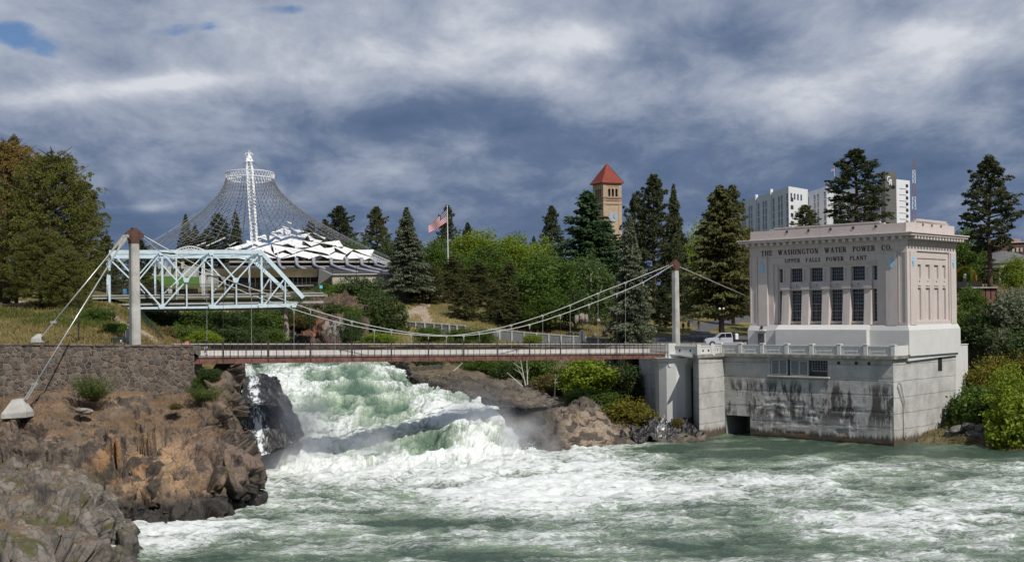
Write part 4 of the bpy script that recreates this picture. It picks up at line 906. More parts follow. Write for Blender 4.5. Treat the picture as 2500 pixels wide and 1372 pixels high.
# --- upper building walls.  front plane v=3.3, right plane u=-.3
FV = 3.3; RU = -.3; UL = 21.55; VR = 17.2
uw = [(16.89, 17.42), (14.01, 15.75), (11.14, 12.91), (8.28, 10.07), (5.37, 7.16), (3.78, 4.32)]
lw = [(16.95, 17.42), (14.18, 15.74), (11.33, 12.92), (8.44, 10.05), (5.55, 7.22), (3.83, 4.36)]
mb = MB(); wallface(mb, FV, (RU, UL, 14.2, 24.4), [(2.37, 18.92, 14.2, 23.05)], .16); part(mb, 'front_wall', PINK)
mb = MB(); wallface(mb, FV+.16, (2.37, 18.92, 14.2, 23.05), [(3.1, 18.13, 14.2, 22.12)], .16); part(mb, 'frame_moulding', PINK)
mb = MB(); wallface(mb, FV+.32, (3.1, 18.13, 14.2, 22.12), [(3.6, 17.6, 14.2, 21.85)], .14); part(mb, 'frame_moulding', PINK)
mb = MB(); wallface(mb, FV+.46, (3.6, 17.6, 14.2, 21.85), [(a, b, 19.75, 21.5) for a, b in uw]+[(a, b, 14.7, 18.67) for a, b in lw], .62); part(mb, 'window_wall', PINK)
for a, b in uw: window(a, b, 19.75, 21.5, FV+.95, 6 if b-a > 1 else 2, 4)
for a, b in lw: window(a, b, 14.7, 18.67, FV+.95, 5 if b-a > 1 else 2, 9, tr=(1, 3, 5, 8))
pier = [(15.78, 16.86), (12.95, 13.98), (10.1, 11.1), (7.22, 8.22), (4.4, 5.32)]
for a, b in pier:
    mb = MB(); mb.hexa([B(a, FV-.22, 14.28), B(b, FV-.22, 14.28), B(b, FV+.46, 14.28), B(a, FV+.46, 14.28), B(a+.02, FV+.16, 18.75), B(b-.02, FV+.16, 18.75), B(b-.02, FV+.46, 18.75), B(a+.02, FV+.46, 18.75)])
    bbox(mb, a-.1, b+.1, FV-.04, FV+.45, 18.76, 19.15); mb.hexa([B(a-.1, FV-.04, 19.16), B(b+.1, FV-.04, 19.16), B(b+.1, FV+.45, 19.16), B(a-.1, FV+.45, 19.16), B(a, FV+.3, 19.75), B(b, FV+.3, 19.75), B(b, FV+.45, 19.75), B(a, FV+.45, 19.75)])
    part(mb, 'pier', PINK)
    mb = MB(); wallface(mb, FV+.34, (a, b, 19.76, 21.6), [(a+.24, b-.24, 19.95, 21.3)], .11); bbox(mb, a, b, FV+.341, FV+.455, 21.58, 21.6); part(mb, 'pier_panel', PINK)
for (a, b) in ((14.0, 15.76), (11.12, 12.93), (8.26, 10.08), (5.36, 7.18)): mb = MB(); bbox(mb, a-.02, b+.02, FV+.2, FV+.45, 18.72, 18.92); o = part(mb, 'spandrel', PINK); mb = MB(); bbox(mb, a-.02, b+.02, FV+.26, FV+.45, 14.5, 14.69); part(mb, 'window_sill', PINK); diamond(B((a+b)/2, FV+.44, 19.3), .16, Uv, -Vv, PP, MULL, 'rosette')
for (a, b) in ((0.94, 2.37), (18.92, 20.3)): mb = MB(); bbox(mb, a, b, FV-.14, FV-.004, 14.2, 23.1); part(mb, 'pilaster', PINK)
for (a, b) in ((-.3, .85), (20.4, 21.55)): mb = MB(); wallface(mb, FV-.10, (a, b, 14.2, 23.1), [(a+.22, b-.18, 14.5, 22.9)], .09); bbox(mb, a, b, FV-.095, FV-.005, 23.0, 23.1); part(mb, 'corner_panel', PINK)
# white base
mb = MB(); bbox(mb, 17.18, UL+.3, FV-.28, FV-.002, 10.67, 13.55); mb.hexa([B(17.18, FV-.28, 13.56), B(UL+.3, FV-.28, 13.56), B(UL+.3, FV-.002, 13.56), B(17.18, FV-.002, 13.56), B(17.18, FV-.08, 14.25), B(UL+.05, FV-.08, 14.25), B(UL+.05, FV-.002, 14.25), B(17.18, FV-.002, 14.25)]); part(mb, 'base_course', WHITEP)
mb = MB(); bbox(mb, 4.5, 17.17, FV-1.1, FV-.002, 10.67, 13.65); mb.hexa([B(4.5, FV-1.1, 13.66), B(17.17, FV-1.1, 13.66), B(17.17, FV-.002, 13.66), B(4.5, FV-.002, 13.66), B(4.5, FV-.24, 14.26), B(17.17, FV-.24, 14.26), B(17.17, FV-.002, 14.26), B(4.5, FV-.002, 14.26)]); part(mb, 'base_course', WHITEP)
mb = MB(); bbox(mb, RU-.3, 4.49, FV-.28, FV-.002, 10.67, 13.55); mb.hexa([B(RU-.3, FV-.28, 13.56), B(4.49, FV-.28, 13.56), B(4.49, FV-.002, 13.56), B(RU-.3, FV-.002, 13.56), B(RU-.05, FV-.08, 14.2), B(4.49, FV-.08, 14.2), B(4.49, FV-.002, 14.2), B(RU-.05, FV-.002, 14.2)]); part(mb, 'base_course', WHITEP)
mb = MB(); bbox(mb, RU-.3, RU-.002, FV, VR+.35, 10.5, 13.55); mb.hexa([B(RU-.3, FV, 13.56), B(RU-.002, FV, 13.56), B(RU-.002, VR+.35, 13.56), B(RU-.3, VR+.35, 13.56), B(RU-.05, FV, 14.2), B(RU-.002, FV, 14.2), B(RU-.002, VR+.05, 14.2), B(RU-.05, VR+.05, 14.2)]); part(mb, 'base_course', WHITEP)
# right wall
mb = MB(); wallface(mb, RU, (FV, VR, 14.2, 24.4), [(5.94, 15.08, 14.6, 23.15)], .16, 'u'); part(mb, 'side_wall', PINK)
bw = [(6.5, 7.35), (8.65, 9.85), (11.05, 12.3), (13.45, 14.35)]
mb = MB(); wallface(mb, RU+.16, (5.94, 15.08, 14.6, 23.15), [(a, b, 19.85, 21.55) for a, b in bw]+[(a, b, 14.75, 18.7) for a, b in bw]+[(6.4, 14.5, 22.2, 22.32)], .22, 'u'); part(mb, 'side_panel', PINK)
mb = MB(); bbox(mb, RU+.385, RU+.6, 5.9, 15.2, 14.5, 23.2); part(mb, 'blind_window', PINK)
for a, b in bw: mb = MB(); bbox(mb, RU+.08, RU+.158, a+.05, b-.05, 18.95, 19.1); part(mb, 'sill_block', PINK); diamond(B(RU+.15, (a+b)/2, 19.5), .1, Vv, -Uv, PP, LETT, 'rosette')
for a, b in ((4.0, 5.5), (15.4, 16.8)): mb = MB(); bbox(mb, RU-.12, RU-.003, a, b, 14.2, 23.1); part(mb, 'pilaster', PINK)
# back and left walls, roof
mb = MB(); bbox(mb, RU+.62, UL-.02, VR-.3, VR, 10.6, 26.5); bbox(mb, UL-.3, UL, FV+.02, VR-.32, 10.6, 24.4); part(mb, 'rear_wall', PINK)
mb = MB(); bbox(mb, RU+.3, UL-.3, FV+.5, VR-.35, 25.2, 25.5); part(mb, 'roof', CONCD)
# cornice
mb = MB(); bbox(mb, RU, UL, FV-.06, FV-.002, 23.95, 24.42); bbox(mb, RU-.06, RU-.002, FV-.06, VR, 23.95, 24.42); part(mb, 'frieze_moulding', PINK)
mb = MB(); bbox(mb, RU-1.15, UL+1.1, FV-1.15, VR+1.1, 24.9, 25.16); bbox(mb, RU-1.3, UL+1.25, FV-1.3, VR+1.25, 25.17, 25.34); part(mb, 'cornice', PINK, bevel=.03)
mb = MB(); bbox(mb, RU, UL, FV-.3, VR, 24.43, 24.88); bbox(mb, RU-.3, RU-.003, FV-.3, VR, 24.43, 24.88); part(mb, 'bed_moulding', PINK)
dm = MB(); bbox(dm, 0, .42, -.75, 0, 0, .36); dme = dm.mesh('dentil', .02)
dme.transform(Matrix.Translation(-C0)); dme.materials.append(PINK)
for i in range(24):
    u = RU+.1+i*(UL-RU-.5)/23; o = bpy.data.objects.new('dentil', dme); COL.objects.link(o); par(o, PP); o.location = B(u, FV-.305, 24.52)
dm = MB(); bbox(dm, -.75, 0, 0, .42, 0, .36); dm2 = dm.mesh('dentil', .02); dm2.transform(Matrix.Translation(-C0)); dm2.materials.append(PINK)
for i in range(17):
    v = FV+.1+i*(VR-FV-.5)/16; o = bpy.data.objects.new('dentil', dm2); COL.objects.link(o); par(o, PP); o.location = B(RU-.305, v, 24.52)
# attic parapet with raised middle
mb = MB(); bbox(mb, RU+.1, UL-.05, FV+.1, FV+.5, 25.35, 26.5); bbox(mb, 3.2, 17.9, FV+.1, FV+.5, 26.51, 26.85); bbox(mb, 2.6, 18.5, FV+.1, FV+.5, 26.51, 26.68); bbox(mb, RU+.1, UL-.05, FV+.0, FV+.09, 25.35, 25.62); part(mb, 'attic_parapet', PINK)
mb = MB(); bbox(mb, RU+.1, RU+.5, FV+.51, VR-.2, 25.35, 26.6); bbox(mb, RU+.1, RU+.5, 6.2, 14.7, 26.61, 27.1); bbox(mb, RU+.1, RU+.5, 5.7, 15.2, 26.61, 26.85); part(mb, 'attic_parapet', PINK)
for u in (16.0, 12.9, 9.8, 6.7, 3.7): mb = MB(); bbox(mb, u-.13, u+.13, FV+.03, FV+.099, 26.1, 26.4); part(mb, 'scupper', LETT)
for v in (7.9, 10.4, 13.0): mb = MB(); bbox(mb, RU+.02, RU+.099, v-.13, v+.13, 26.3, 26.55); part(mb, 'scupper', LETT)
# cartouches
def cart(c, ax, nrm, w, h):
    pts = [(0, 1), (.28, .72), (.5, .62), (.42, .3), (1, .1), (.9, -.15), (.5, -.45), (.42, -.72), (0, -.85), (-.42, -.72), (-.5, -.45), (-.9, -.15), (-1, .1), (-.42, .3), (-.5, .62), (-.28, .72)]
    mb = MB(); up = Vector((0, 0, 1)); mb.prism([c+ax*(x*w*.9)+up*(y*h*.62) for x, y in pts], nrm*.06); o = mb.build('cartouche', BLUEO, PP)
    mb = MB(); mb.prism([c+nrm*.061+ax*(x*w*.42)+up*(y*h*.42) for x, y in pts], nrm*.05); mb.build('boss', BLUEO, o)
cart(B(1.66, FV-.145, 21.75), Uv, -Vv, .42, 1.25); cart(B(19.61, FV-.145, 21.75), Uv, -Vv, .42, 1.25)
cart(B(RU-.125, 4.75, 21.9), Vv, -Uv, .42, 1.2); cart(B(RU-.125, 16.1, 21.9), Vv, -Uv, .42, 1.2)
# door with hood
mb = MB(); bbox(mb, 19.2, 20.35, FV-.36, FV-.285, 10.67, 13.25); part(mb, 'door_frame', WHITEP)
mb = MB(); bbox(mb, 19.3, 20.25, FV-.40, FV-.365, 10.7, 13.15); o = part(mb, 'door', M('door_grey', (.10, .10, .11), .5, .1, 3)); mb = MB(); mb.box(B(19.42, FV-.47, 11.8)-Vector((.04, .04, .04)), B(19.42, FV-.47, 11.8)+Vector((.04, .04, .04))); mb.build('handle', GALV, o)
mb = MB(); bbox(mb, 18.95, 20.6, FV-.95, FV-.285, 13.45, 13.62); part(mb, 'door_hood', WHITEP, bevel=.03)
mb = MB(); bbox(mb, 19.6, 19.85, FV-.4, FV-.2, 13.75, 14.1); part(mb, 'wall_lamp', DARK)
# conduit on the side basement
cp = [B(-.12, v, z) for v, z in ((1.2, 7.5), (.9, 7.0), (2.2, 4.9), (2.35, 4.6), (2.35, .9), (2.8, .6))]
mb = MB(); mb.tube(cp, .07, 6); mb.tube([cp[0], B(-.12, 1.7, 7.3), B(-.12, 2.7, 4.9), B(-.12, 2.7, 4.2)], .05, 6); part(mb, 'conduit', CONC)
mb = MB(); bbox(mb, -.9, -.3, 14.9, 16.6, -.6, 1.3); part(mb, 'intake_block', CONC, bevel=.05)
# lettering
def glyph(ch, S=1.0):
    """strokes in a unit-high cell; returns list of polygons (2d) and width"""
    out = []; T, t, sf = .20, .085, .055
    def ln(x0, y0, x1, y1, w):
        dx, dy = x1-x0, y1-y0; l = math.hypot(dx, dy); nx, ny = -dy/l*w/2, dx/l*w/2; out.append([(x0+nx, y0+ny), (x1+nx, y1+ny), (x1-nx, y1-ny), (x0-nx, y0-ny)])
    def sr(x, y, w=.34): ln(x-w/2, y, x+w/2, y, sf)
    def arc(cx, cy, rx, ry, a0, a1, w0, w1, n=9):
        pv = None
        for i in range(n+1):
            a = math.radians(a0+(a1-a0)*i/n); wt = t+(T-t)*abs(math.cos(a)); c, s_ = math.cos(a), math.sin(a)
            o, ii = (cx+c*(rx), cy+s_*(ry)), (cx+c*(rx-wt), cy+s_*(ry-max(t, wt*.6)))
            if pv: out.append([pv[0], o, ii, pv[1]])
            pv = (o, ii)
    if ch == 'T': w = .78; ln(w/2, 0, w/2, 1, T); ln(0, .96, w, .96, .09); ln(.04, .98, .04, .76, .07); ln(w-.04, .98, w-.04, .76, .07); sr(w/2, .03)
    elif ch == 'H': w = .92; ln(.18, 0, .18, 1, T); ln(w-.18, 0, w-.18, 1, T); ln(.18, .5, w-.18, .5, .08); [sr(x, y) for x in (.18, w-.18) for y in (.03, .97)]
    elif ch == 'E': w = .74; ln(.18, 0, .18, 1, T); ln(.0, .96, w, .96, .08); ln(.18, .52, w-.16, .52, .08); ln(0, .04, w, .04, .08); ln(w-.04, .72, w-.04, .98, .07); ln(w-.04, 0, w-.04, .27, .07); ln(w-.18, .4, w-.18, .64, .06)
    elif ch == 'F': w = .70; ln(.18, 0, .18, 1, T); ln(.0, .96, w, .96, .08); ln(.18, .5, w-.16, .5, .08); sr(.18, .03); ln(w-.04, .72, w-.04, .98, .07); ln(w-.18, .38, w-.18, .62, .06)
    elif ch == 'L': w = .70; ln(.18, 0, .18, 1, T); ln(0, .04, w, .04, .08); ln(w-.04, 0, w-.04, .3, .07); sr(.18, .97)
    elif ch == 'W': w = 1.2; ln(.12, 1, .4, 0, T); ln(.4, 0, .6, .95, t); ln(.6, .95, .82, 0, T); ln(.82, 0, 1.08, 1, t); [sr(x, .97) for x in (.12, .6, 1.08)]
    elif ch == 'A': w = .92; ln(.14, 0, .46, 1, t); ln(.46, 1, .78, 0, T); ln(.24, .33, .68, .33, .07); sr(.14, .03, .3); sr(.78, .03)
    elif ch == 'S': w = .62; arc(.31, .73, .29, .27, 20, 250, t, T); arc(.31, .27, .31, .27, 200, 430, t, T); ln(.2, .6, .45, .42, T)
    elif ch == 'I': w = .38; ln(.19, 0, .19, 1, T); sr(.19, .03); sr(.19, .97)
    elif ch == 'N': w = .94; ln(.17, 0, .17, 1, t); ln(.15, 1, .78, 0, T); ln(.78, 0, .78, 1, t); sr(.17, .03, .3); sr(.13, .97, .26); sr(.78, .97, .3)
    elif ch == 'G': w = .88; arc(.46, .5, .44, .5, 45, 330, t, T, 14); ln(.76, .05, .76, .46, .17); sr(.74, .46, .34)
    elif ch == 'O': w = .92; arc(.46, .5, .45, .5, 0, 360, t, T, 18)
    elif ch == 'C': w = .84; arc(.46, .5, .44, .5, 45, 318, t, T, 14); ln(.78, .68, .78, .92, .07)
    elif ch == 'P': w = .72; ln(.18, 0, .18, 1, T); arc(.38, .73, .33, .26, -90, 90, t, T); ln(.18, .96, .4, .96, .08); ln(.18, .49, .4, .49, .08); sr(.18, .03); sr(.1, .97, .2)
    elif ch == 'R': w = .84; ln(.18, 0, .18, 1, T); arc(.38, .74, .33, .25, -90, 90, t, T); ln(.18, .96, .4, .96, .08); ln(.18, .51, .4, .51, .08); ln(.42, .5, .74, .03, T*.95); sr(.18, .03); sr(.1, .97, .2); sr(.76, .03, .2)
    elif ch == 'U': w = .90; ln(.18, .3, .18, 1, T); ln(w-.16, .3, w-.16, 1, t); arc(w/2+.005, .34, w/2-.07, .34, 180, 360, t, T); sr(.18, .97); sr(w-.16, .97, .3)
    elif ch == '.': w = .2; ln(.1, 0, .1, .16, .16)
    else: w = .62
    return out, w
def lettering(txt, u_left, u_right, z, h, sp, v):
    ws = [glyph(c)[1] if c != ' ' else sp for c in txt]; tot = sum(ws)+.16*len(txt); k = (u_left-u_right)/tot; u = u_left; 
    for c, w in zip(txt, ws):
        if c != ' ':
            mb = MB()
            for i, poly in enumerate(glyph(c)[0]):
                ar = sum(poly[a][0]*poly[(a+1) % 4][1]-poly[(a+1) % 4][0]*poly[a][1] for a in range(4))
                off = .0008*(i % 9); mb.prism([B(u-x*k, v-.045-off, z+y*h) for x, y in poly], Vv*(.045+off-.002))
            mb.build('letter', LETT, PP)
        u -= (w+.16)*k
lettering('THE WASHINGTON WATER POWER CO.', 19.8, 1.5, 23.27, .66, 1.15, FV-.15+.15)
lettering('UPPER FALLS POWER PLANT', 16.4, 4.9, 22.24, .52, 1.3, FV+.16)
# --- bastion left of the gate, pier and bridgehead
BH = empty('bridge_abutment', P(1650, 1000, 160), 'white concrete abutment with a round pier carrying the right end of the footbridge', 'bridge abutment')
q0 = B(23.6, 0, 0); q1 = P(1708, 1070, 156); q1.z = 0
mb = MB()
def quadwall(mb, a, b, z0, z1, th=.5):
    d = (b-a); d.z = 0; n = Vector((d.y, -d.x, 0)).normalized()*-th
    A = Vector((a.x, a.y, z0)); Bq = Vector((b.x, b.y, z0)); up = Vector((0, 0, z1-z0)); mb.hexa([A, Bq, Bq+n, A+n, A+up, Bq+up, Bq+n+up, A+n+up])
q2 = P(1694, 1070, 160.5); q2.z = 0
mb = MB(); v = [q0, q1, q2, B(24.6, 5, 0)]; mb.prism([Vector((p.x, p.y, -3)) for p in v], (0, 0, 13.19)); o = mb.build('bastion', BASM, BH); setfront(o, .0)
slb = [q0+Vector((.1, -.5, 0)), q1+Vector((-.2, -.5, 0)), q2+Vector((-.5, 0, 0)), B(24.6, 5, 0)]
mb = MB(); mb.prism([Vector((p.x, p.y, 10.22)) for p in slb], (0, 0, .38)); mb.build('slab', M('slab_stained2', (.20, .19, .165), .9, .6, 1.3, .3, 6), BH)
# pier: 10-sided shaft
pc = P(1646, 1000, 162.5); R_ = 45/F*162.5
mb = MB(); v = []; nn = 12
prof = [(R_, -1), (R_, 8.2)]
mb.lathe([(R_*1.0, -1), (R_, 6.4)], (pc.x, pc.y, 0), 12); mb.lathe([(R_*1.001, 6.41), (R_, 9.4)], (pc.x, pc.y, 0), 12); o = mb.build('pier', WHITEP, BH)
# corbel under the deck + parapet to the bridge
e0 = P(1632, 900, 161.5); 
mb = MB(); a = P(1634, 868, 160.2); b_ = P(1706, 868, 157.6); zt_ = 10.62; back = Vector((2.2, 6., 0))
mb.prism([Vector((a.x, a.y, zt_)), Vector((a.x, a.y, zt_-1.7)), Vector((a.x+.9, a.y-.03, zt_-1.7)), Vector((a.x+2.0, a.y-.1, zt_-.55)), Vector((b_.x, b_.y, zt_-.5)), Vector((b_.x, b_.y, zt_))], back); mb.build('corbel', WHITEP, BH)
mb = MB(); mb.lathe([(R_*.9, 8.6), (R_*1.25, 9.4), (R_*1.5, 10.1)], (pc.x+.4, pc.y+.6, 0), 10); mb.build('pier_head', WHITEP, BH)
def paraseg(a, b, zb, zt2, th, nd_, parent):
    a = Vector((a.x, a.y, 0)); b = Vector((b.x, b.y, 0)); d = (b-a).normalized(); n = Vector((d.y, -d.x, 0)); Ln = (b-a).length
    def q(s, z, o): return a+d*s+n*o+Vector((0, 0, z))
    mb = MB(); mb.hexa([q(0, zb, 0), q(Ln, zb, 0), q(Ln, zb, -th), q(0, zb, -th), q(0, zt2-.12, 0), q(Ln, zt2-.12, 0), q(Ln, zt2-.12, -th), q(0, zt2-.12, -th)])
    mb.hexa([q(0, zt2-.115, .07), q(Ln, zt2-.115, .07), q(Ln, zt2-.115, -th-.07), q(0, zt2-.115, -th-.07), q(0, zt2, .07), q(Ln, zt2, .07), q(Ln, zt2, -th-.07), q(0, zt2, -th-.07)])
    h = (zt2-zb); mb.hexa([q(.3, zb+h*.68, .002), q(Ln-.3, zb+h*.68, .002), q(Ln-.3, zb+h*.68, .04), q(.3, zb+h*.68, .04), q(.3, zb+h*.72, .002), q(Ln-.3, zb+h*.72, .002), q(Ln-.3, zb+h*.72, .04), q(.3, zb+h*.72, .04)])
    o = mb.build('parapet_panel', WHITEP, parent)
    for f in ((.3, .7) if nd_ == 2 else (.5,)): diamond(q(Ln*f, zb+h*.42, .003), .17, d, n, o, DIA, 'diamond')
ppts = [P(1640, 850, 160.6), P(1706, 850, 157.6), P(1740, 850, 158.6), B(24.0, -.35, 11)]
for i in range(3): paraseg(ppts[i], ppts[i+1], 10.63, 11.72, .24, 2, BH)
for i, p_ in enumerate(ppts[:3]):
    w = .5 if i == 0 else .25
    mb = MB(); mb.box((p_.x-w, p_.y-w*.8, 10.4 if i else 9.0), (p_.x+w, p_.y+w*.8, 11.9 if i else 12.0)); mb.build('parapet_post', WHITEP, BH, bevel=.03)
# shaded wing behind the pier
a = P(1560, 880, 172); b_ = P(1612, 880, 164); mb = MB(); quadwall(mb, Vector((a.x, a.y, 0)), Vector((b_.x, b_.y, 0)), -1, 10.6, 1.); o = mb.build('wing', BASM, BH); setfront(o, 0)
# ================================================================== BLUE TRUSS BRIDGE
YB = 190.; YBF = 199.
BB = empty('truss_bridge', P(500, 752, 195), 'pale blue steel truss bridge with diagonal end posts behind the left pylon', 'truss bridge')
def tp(px, py, far=0): return P(px, py, YBF if far else YB)
def bar(a, b, w, h, name, far=0): return MB().beam(a, b, w*.6, h*.66).build(name, STEELB, BB)
for far in (0, 1):
    if not far: X0, X = 267, [396, 517.5, 638.5]; yt, yb, xe, ye = 616, 751, 741, 727; XE = 719; XL = 277
    else: X0, X = 262, [378, 493.5, 608.5]; yt, yb, xe, ye = 627, 726, 700, 712; XE = 697; XL = 266
    k = .92 if far else 1
    bar(tp(X0, yt, far), tp(X[2], yt-1, far), .55*k, .95*k, 'top_chord')
    bar(tp(X[2]-1, yt-1, far), tp(xe, ye, far), .6*k, .85*k, 'end_post')
    if not far:
        bar(tp(280, yb+2), tp(X[1], yb-1), .35, .5, 'bottom_chord'); bar(tp(X[1]+.5, yb-1.5), tp(XE, yb-6), .45, .8, 'bottom_chord')
    for x in X: bar(tp(x, yt+4, far), tp(x+1.5, yb-1 if not far else 722, far), .42*k, .5*k, 'vertical_post')
    bar(tp(X0, yt+4, far), tp(X0+1, 748 if not far else 722, far), .42*k, .5*k, 'vertical_post')
    xs_ = [X0-4+13]+X if False else [XL]+X
    # full diagonals and half diagonals with sub posts
    def mid(a, b): return ((a[0]+b[0])/2, (a[1]+b[1])/2)
    yb2 = yb-1 if not far else 752-6
    for i, (a, b) in enumerate(zip(X[:-1], X[1:])):
        p0 = (a+1, yb2); p1 = (b-3, yt+4); m_ = mid(p0, p1)
        if far: p0 = (a+ (b-a)*.2, 716)
        bar(tp(*p0, far), tp(*p1, far), .26*k, .32*k, 'diagonal'); bar(tp(a+4, yt+4, far), tp(m_[0], m_[1], far), .24*k, .3*k, 'half_diagonal'); bar(tp(m_[0], m_[1], far), tp(m_[0]+.5, yb-2 if not far else 722, far), .28*k, .32*k, 'sub_post')
    p0 = (X[0]-1, yb2); p1 = (XL+2, yt+6); m_ = mid(p0, p1)
    if far: p0 = (X[0]-24, 716)
    bar(tp(*p0, far), tp(*p1, far), .26*k, .32*k, 'diagonal'); bar(tp(X[0]-4, yt+4, far), tp(m_[0], m_[1], far), .24*k, .3*k, 'half_diagonal')
    xm = (X[2]+xe)/2+6; p1 = (xm, (yt+ye)/2+8)
    bar(tp(X[2]+8 if not far else X[2]+30, yb-8 if not far else 712, far), tp(*p1, far), .26*k, .32*k, 'half_diagonal'); bar(tp(xm+1, p1[1], far), tp(xm+1, yb-6 if not far else 722, far), .28, .32, 'sub_post')
for xa, xb in ((278, 266), (396, 378), (517.5, 493.5), (638.5, 608.5)):
    MB().beam(tp(xa, 620), tp(xb, 630, 1), .25, .35).build('portal_strut', STEELB, BB); MB().beam(tp(xa, 634), tp(xb, 643, 1), .12, .16).build('sway_strut', STEELB, BB)
for (xa, ya, xb, yb_) in ((396, 622, 493.5, 630), (517.5, 622, 608.5, 630), (378, 630, 517.5, 620), (493.5, 630, 638.5, 620)):
    f1 = xa in (378, 493.5); MB().beam(tp(xa, ya, f1), tp(xb, yb_, not f1), .12, .14).build('top_brace', STEELB, BB)
for x, y in ((396, 618), (517.5, 618), (638, 619), (396, 749), (517.5, 748), (638.5, 746), (456, 684), (577, 684), (278, 622), (719, 745)):
    c = tp(x, y)+Vector((0, -.32, 0)); MB().prism([c+Vector((a, 0, b)) for a, b in ((-.5, .18), (-.3, -.34), (.3, -.34), (.5, .18), (.28, .34), (-.28, .34))], (0, .04, 0)).build('gusset_plate', STEELB, BB)
# portal lattice at the end
mb = MB()
for k in range(7):
    a = tp(645+k*3, 625+k*4); b = tp(615+k*4.5, 632+k*4, 1); c = tp(615+(k+1)*4.5, 632+(k+1)*4, 1); mb.beam(a, b, .07, .1); mb.beam(a, c, .06, .08)
mb.build('portal_lattice', STEELB, BB)
DKC = M('deck_edge', (.36, .36, .34), .8, .15, 1); mb = MB()
def dq(px, py, Y, dz=0): v = P(px, py, Y); v.z += dz; return v
zd0 = P(500, 722, YB+.6).z
a = P(225, 722, YB+.6); b = P(790, 714, YB+.6); a2 = P(225, 722, YBF-.6); b2 = P(800, 714, YBF-.6); 
for v in (a, b, a2, b2): v.z = zd0-.3
mb.hexa([a, b, b2, a2, a+Vector((0, 0, .38)), b+Vector((0, 0, .38)), b2+Vector((0, 0, .38)), a2+Vector((0, 0, .38))]); mb.build('deck', DKC, BB)
for dz, nm in ((-.9, 'stringer'), (.5, 'kerb_rail')):
    MB().beam(a+Vector((0, -.05, dz)), b+Vector((0, -.05, dz)), .2, .28 if dz < 0 else .16).build(nm, DKC, BB)
for x in (455, 517, 577, 637, 697, 395):
    p = P(x-28, 735, YB+4); mb = MB(); mb.box((p.x-1.9, p.y-.5, zd0-2.3), (p.x+1.9, p.y+1.5, zd0-.45)); mb.build('dark_gap_block', CONCD, BB)  # dark blocks added in place of the shaded gaps under the deck
mb = MB()
for side, y_ in ((0, YB+.7), (1, YBF-.7)):
    p0 = P(225, 715, y_); p1 = P(780, 712, y_); p0.z = zd0+.1; p1.z = zd0+.1; n = 150
    for zz in (.6, 1.2, 1.75): mb.beam(p0+Vector((0, 0, zz)), p1+Vector((0, 0, zz)), .04, .04)
    for i in range(n+1): q = p0.lerp(p1, i/n); mb.beam(q, q+Vector((0, 0, 1.8)), .035, .035)
o = mb.build('mesh_railing', RAILM, BB, fix=False); o['kind'] = 'stuff'
pb = P(697, 752, YB+3); mb = MB(); mb.tube([Vector((pb.x, pb.y, pb.z+.4)), P(700, 830, YB+3)], [.34, .42], 8)
ps = mb.build('timber_pile', M('timber_grey', (.26, .21, .17), .9, .25, 3), None); tag(ps, 'bare timber pile standing under the right end of the blue truss bridge', 'pile')
# ================================================================== PAVILION
PV = empty('cable_net_pavilion', P(640, 690, 270), 'open tent pavilion of steel mast, ring, cable net and white fabric sails', 'pavilion')
YP = 290.; S_ = YP/F
mt = P(608, 382, YP); mbm = P(624, 640, YP-8); ax = (mt-mbm)
mb = MB(); k = 34; wdt = .62
for i in range(4):
    sx, sy = ((-1, -1), (1, -1), (1, 1), (-1, 1))[i]; mb.tube([mbm+Vector((sx*wdt, sy*wdt, 0)), mbm+ax*.86+Vector((sx*wdt, sy*wdt, 0)), mt+Vector((sx*.35, sy*.35, 0))], .14, 6)
for j in range(k):
    a, b = mbm+ax*(j/k), mbm+ax*((j+1)/k)
    for i in range(4):
        s0 = ((-1, -1), (1, -1), (1, 1), (-1, 1))[i]; s1 = ((-1, -1), (1, -1), (1, 1), (-1, 1))[(i+1) % 4]
        if j % 2: s0, s1 = s1, s0
        mb.beam(a+Vector((s0[0]*wdt, s0[1]*wdt, 0)), b+Vector((s1[0]*wdt, s1[1]*wdt, 0)), .085, .085)
mb.build('mast', WSTEEL, PV)
mb = MB(); mb.lathe([(1.05, -1.3), (.95, -1.0), (.45, -.2), (.4, .6)], mt, 12); mb.build('mast_head', WSTEEL, PV, smooth=False)
mb = MB()
for i in range(8):
    t = i*math.pi/4; pts = [mt+Vector((math.cos(t)*r, math.sin(t)*r, z)) for r, z in ((.3, .9), (.7, .75), (1.0, .3))]; mb.tube(pts, .05, 4)
mb.tube([mt+Vector((0, 0, .5)), mt+Vector((0, 0, 1.5))], .07, 5); mb.build('mast_finial', WSTEEL, PV)
RC = P(610.5, 428, YP-3); RR = 58.5*S_; tilt = math.radians(3.2)
def rp(t, r, dz=0): return RC+Vector((r*math.cos(t), r*math.sin(t), -r*math.sin(t)*math.tan(tilt)+dz))
n = 48; mb = MB(); 
for r, dz, rr in ((RR, .35, .11), (RR*.97, -.95, .10)):
    mb.tube([rp(2*math.pi*i/n, r, dz) for i in range(n+1)], rr, 6, cap=False)
mb.build('ring_chord', WSTEEL, PV)
mb = MB()
for i in range(n):
    a, b = 2*math.pi*i/n, 2*math.pi*(i+.5)/n; c = 2*math.pi*(i+1)/n; mb.beam(rp(a, RR, .35), rp(b, RR*.97, -.95), .10, .06); mb.beam(rp(b, RR*.97, -.95), rp(c, RR, .35), .10, .06)
mb.build('ring_lattice', WSTEEL, PV)
NETM = M('net_cable', (.16, .165, .18), .5, .2, 5)
for i in range(12):
    t = 2*math.pi*(i+.5)/12; MB().tube([mt+Vector((0, 0, -.9)), rp(t, RR, .35)], .03, 4).build('ring_hanger', NETM, PV)
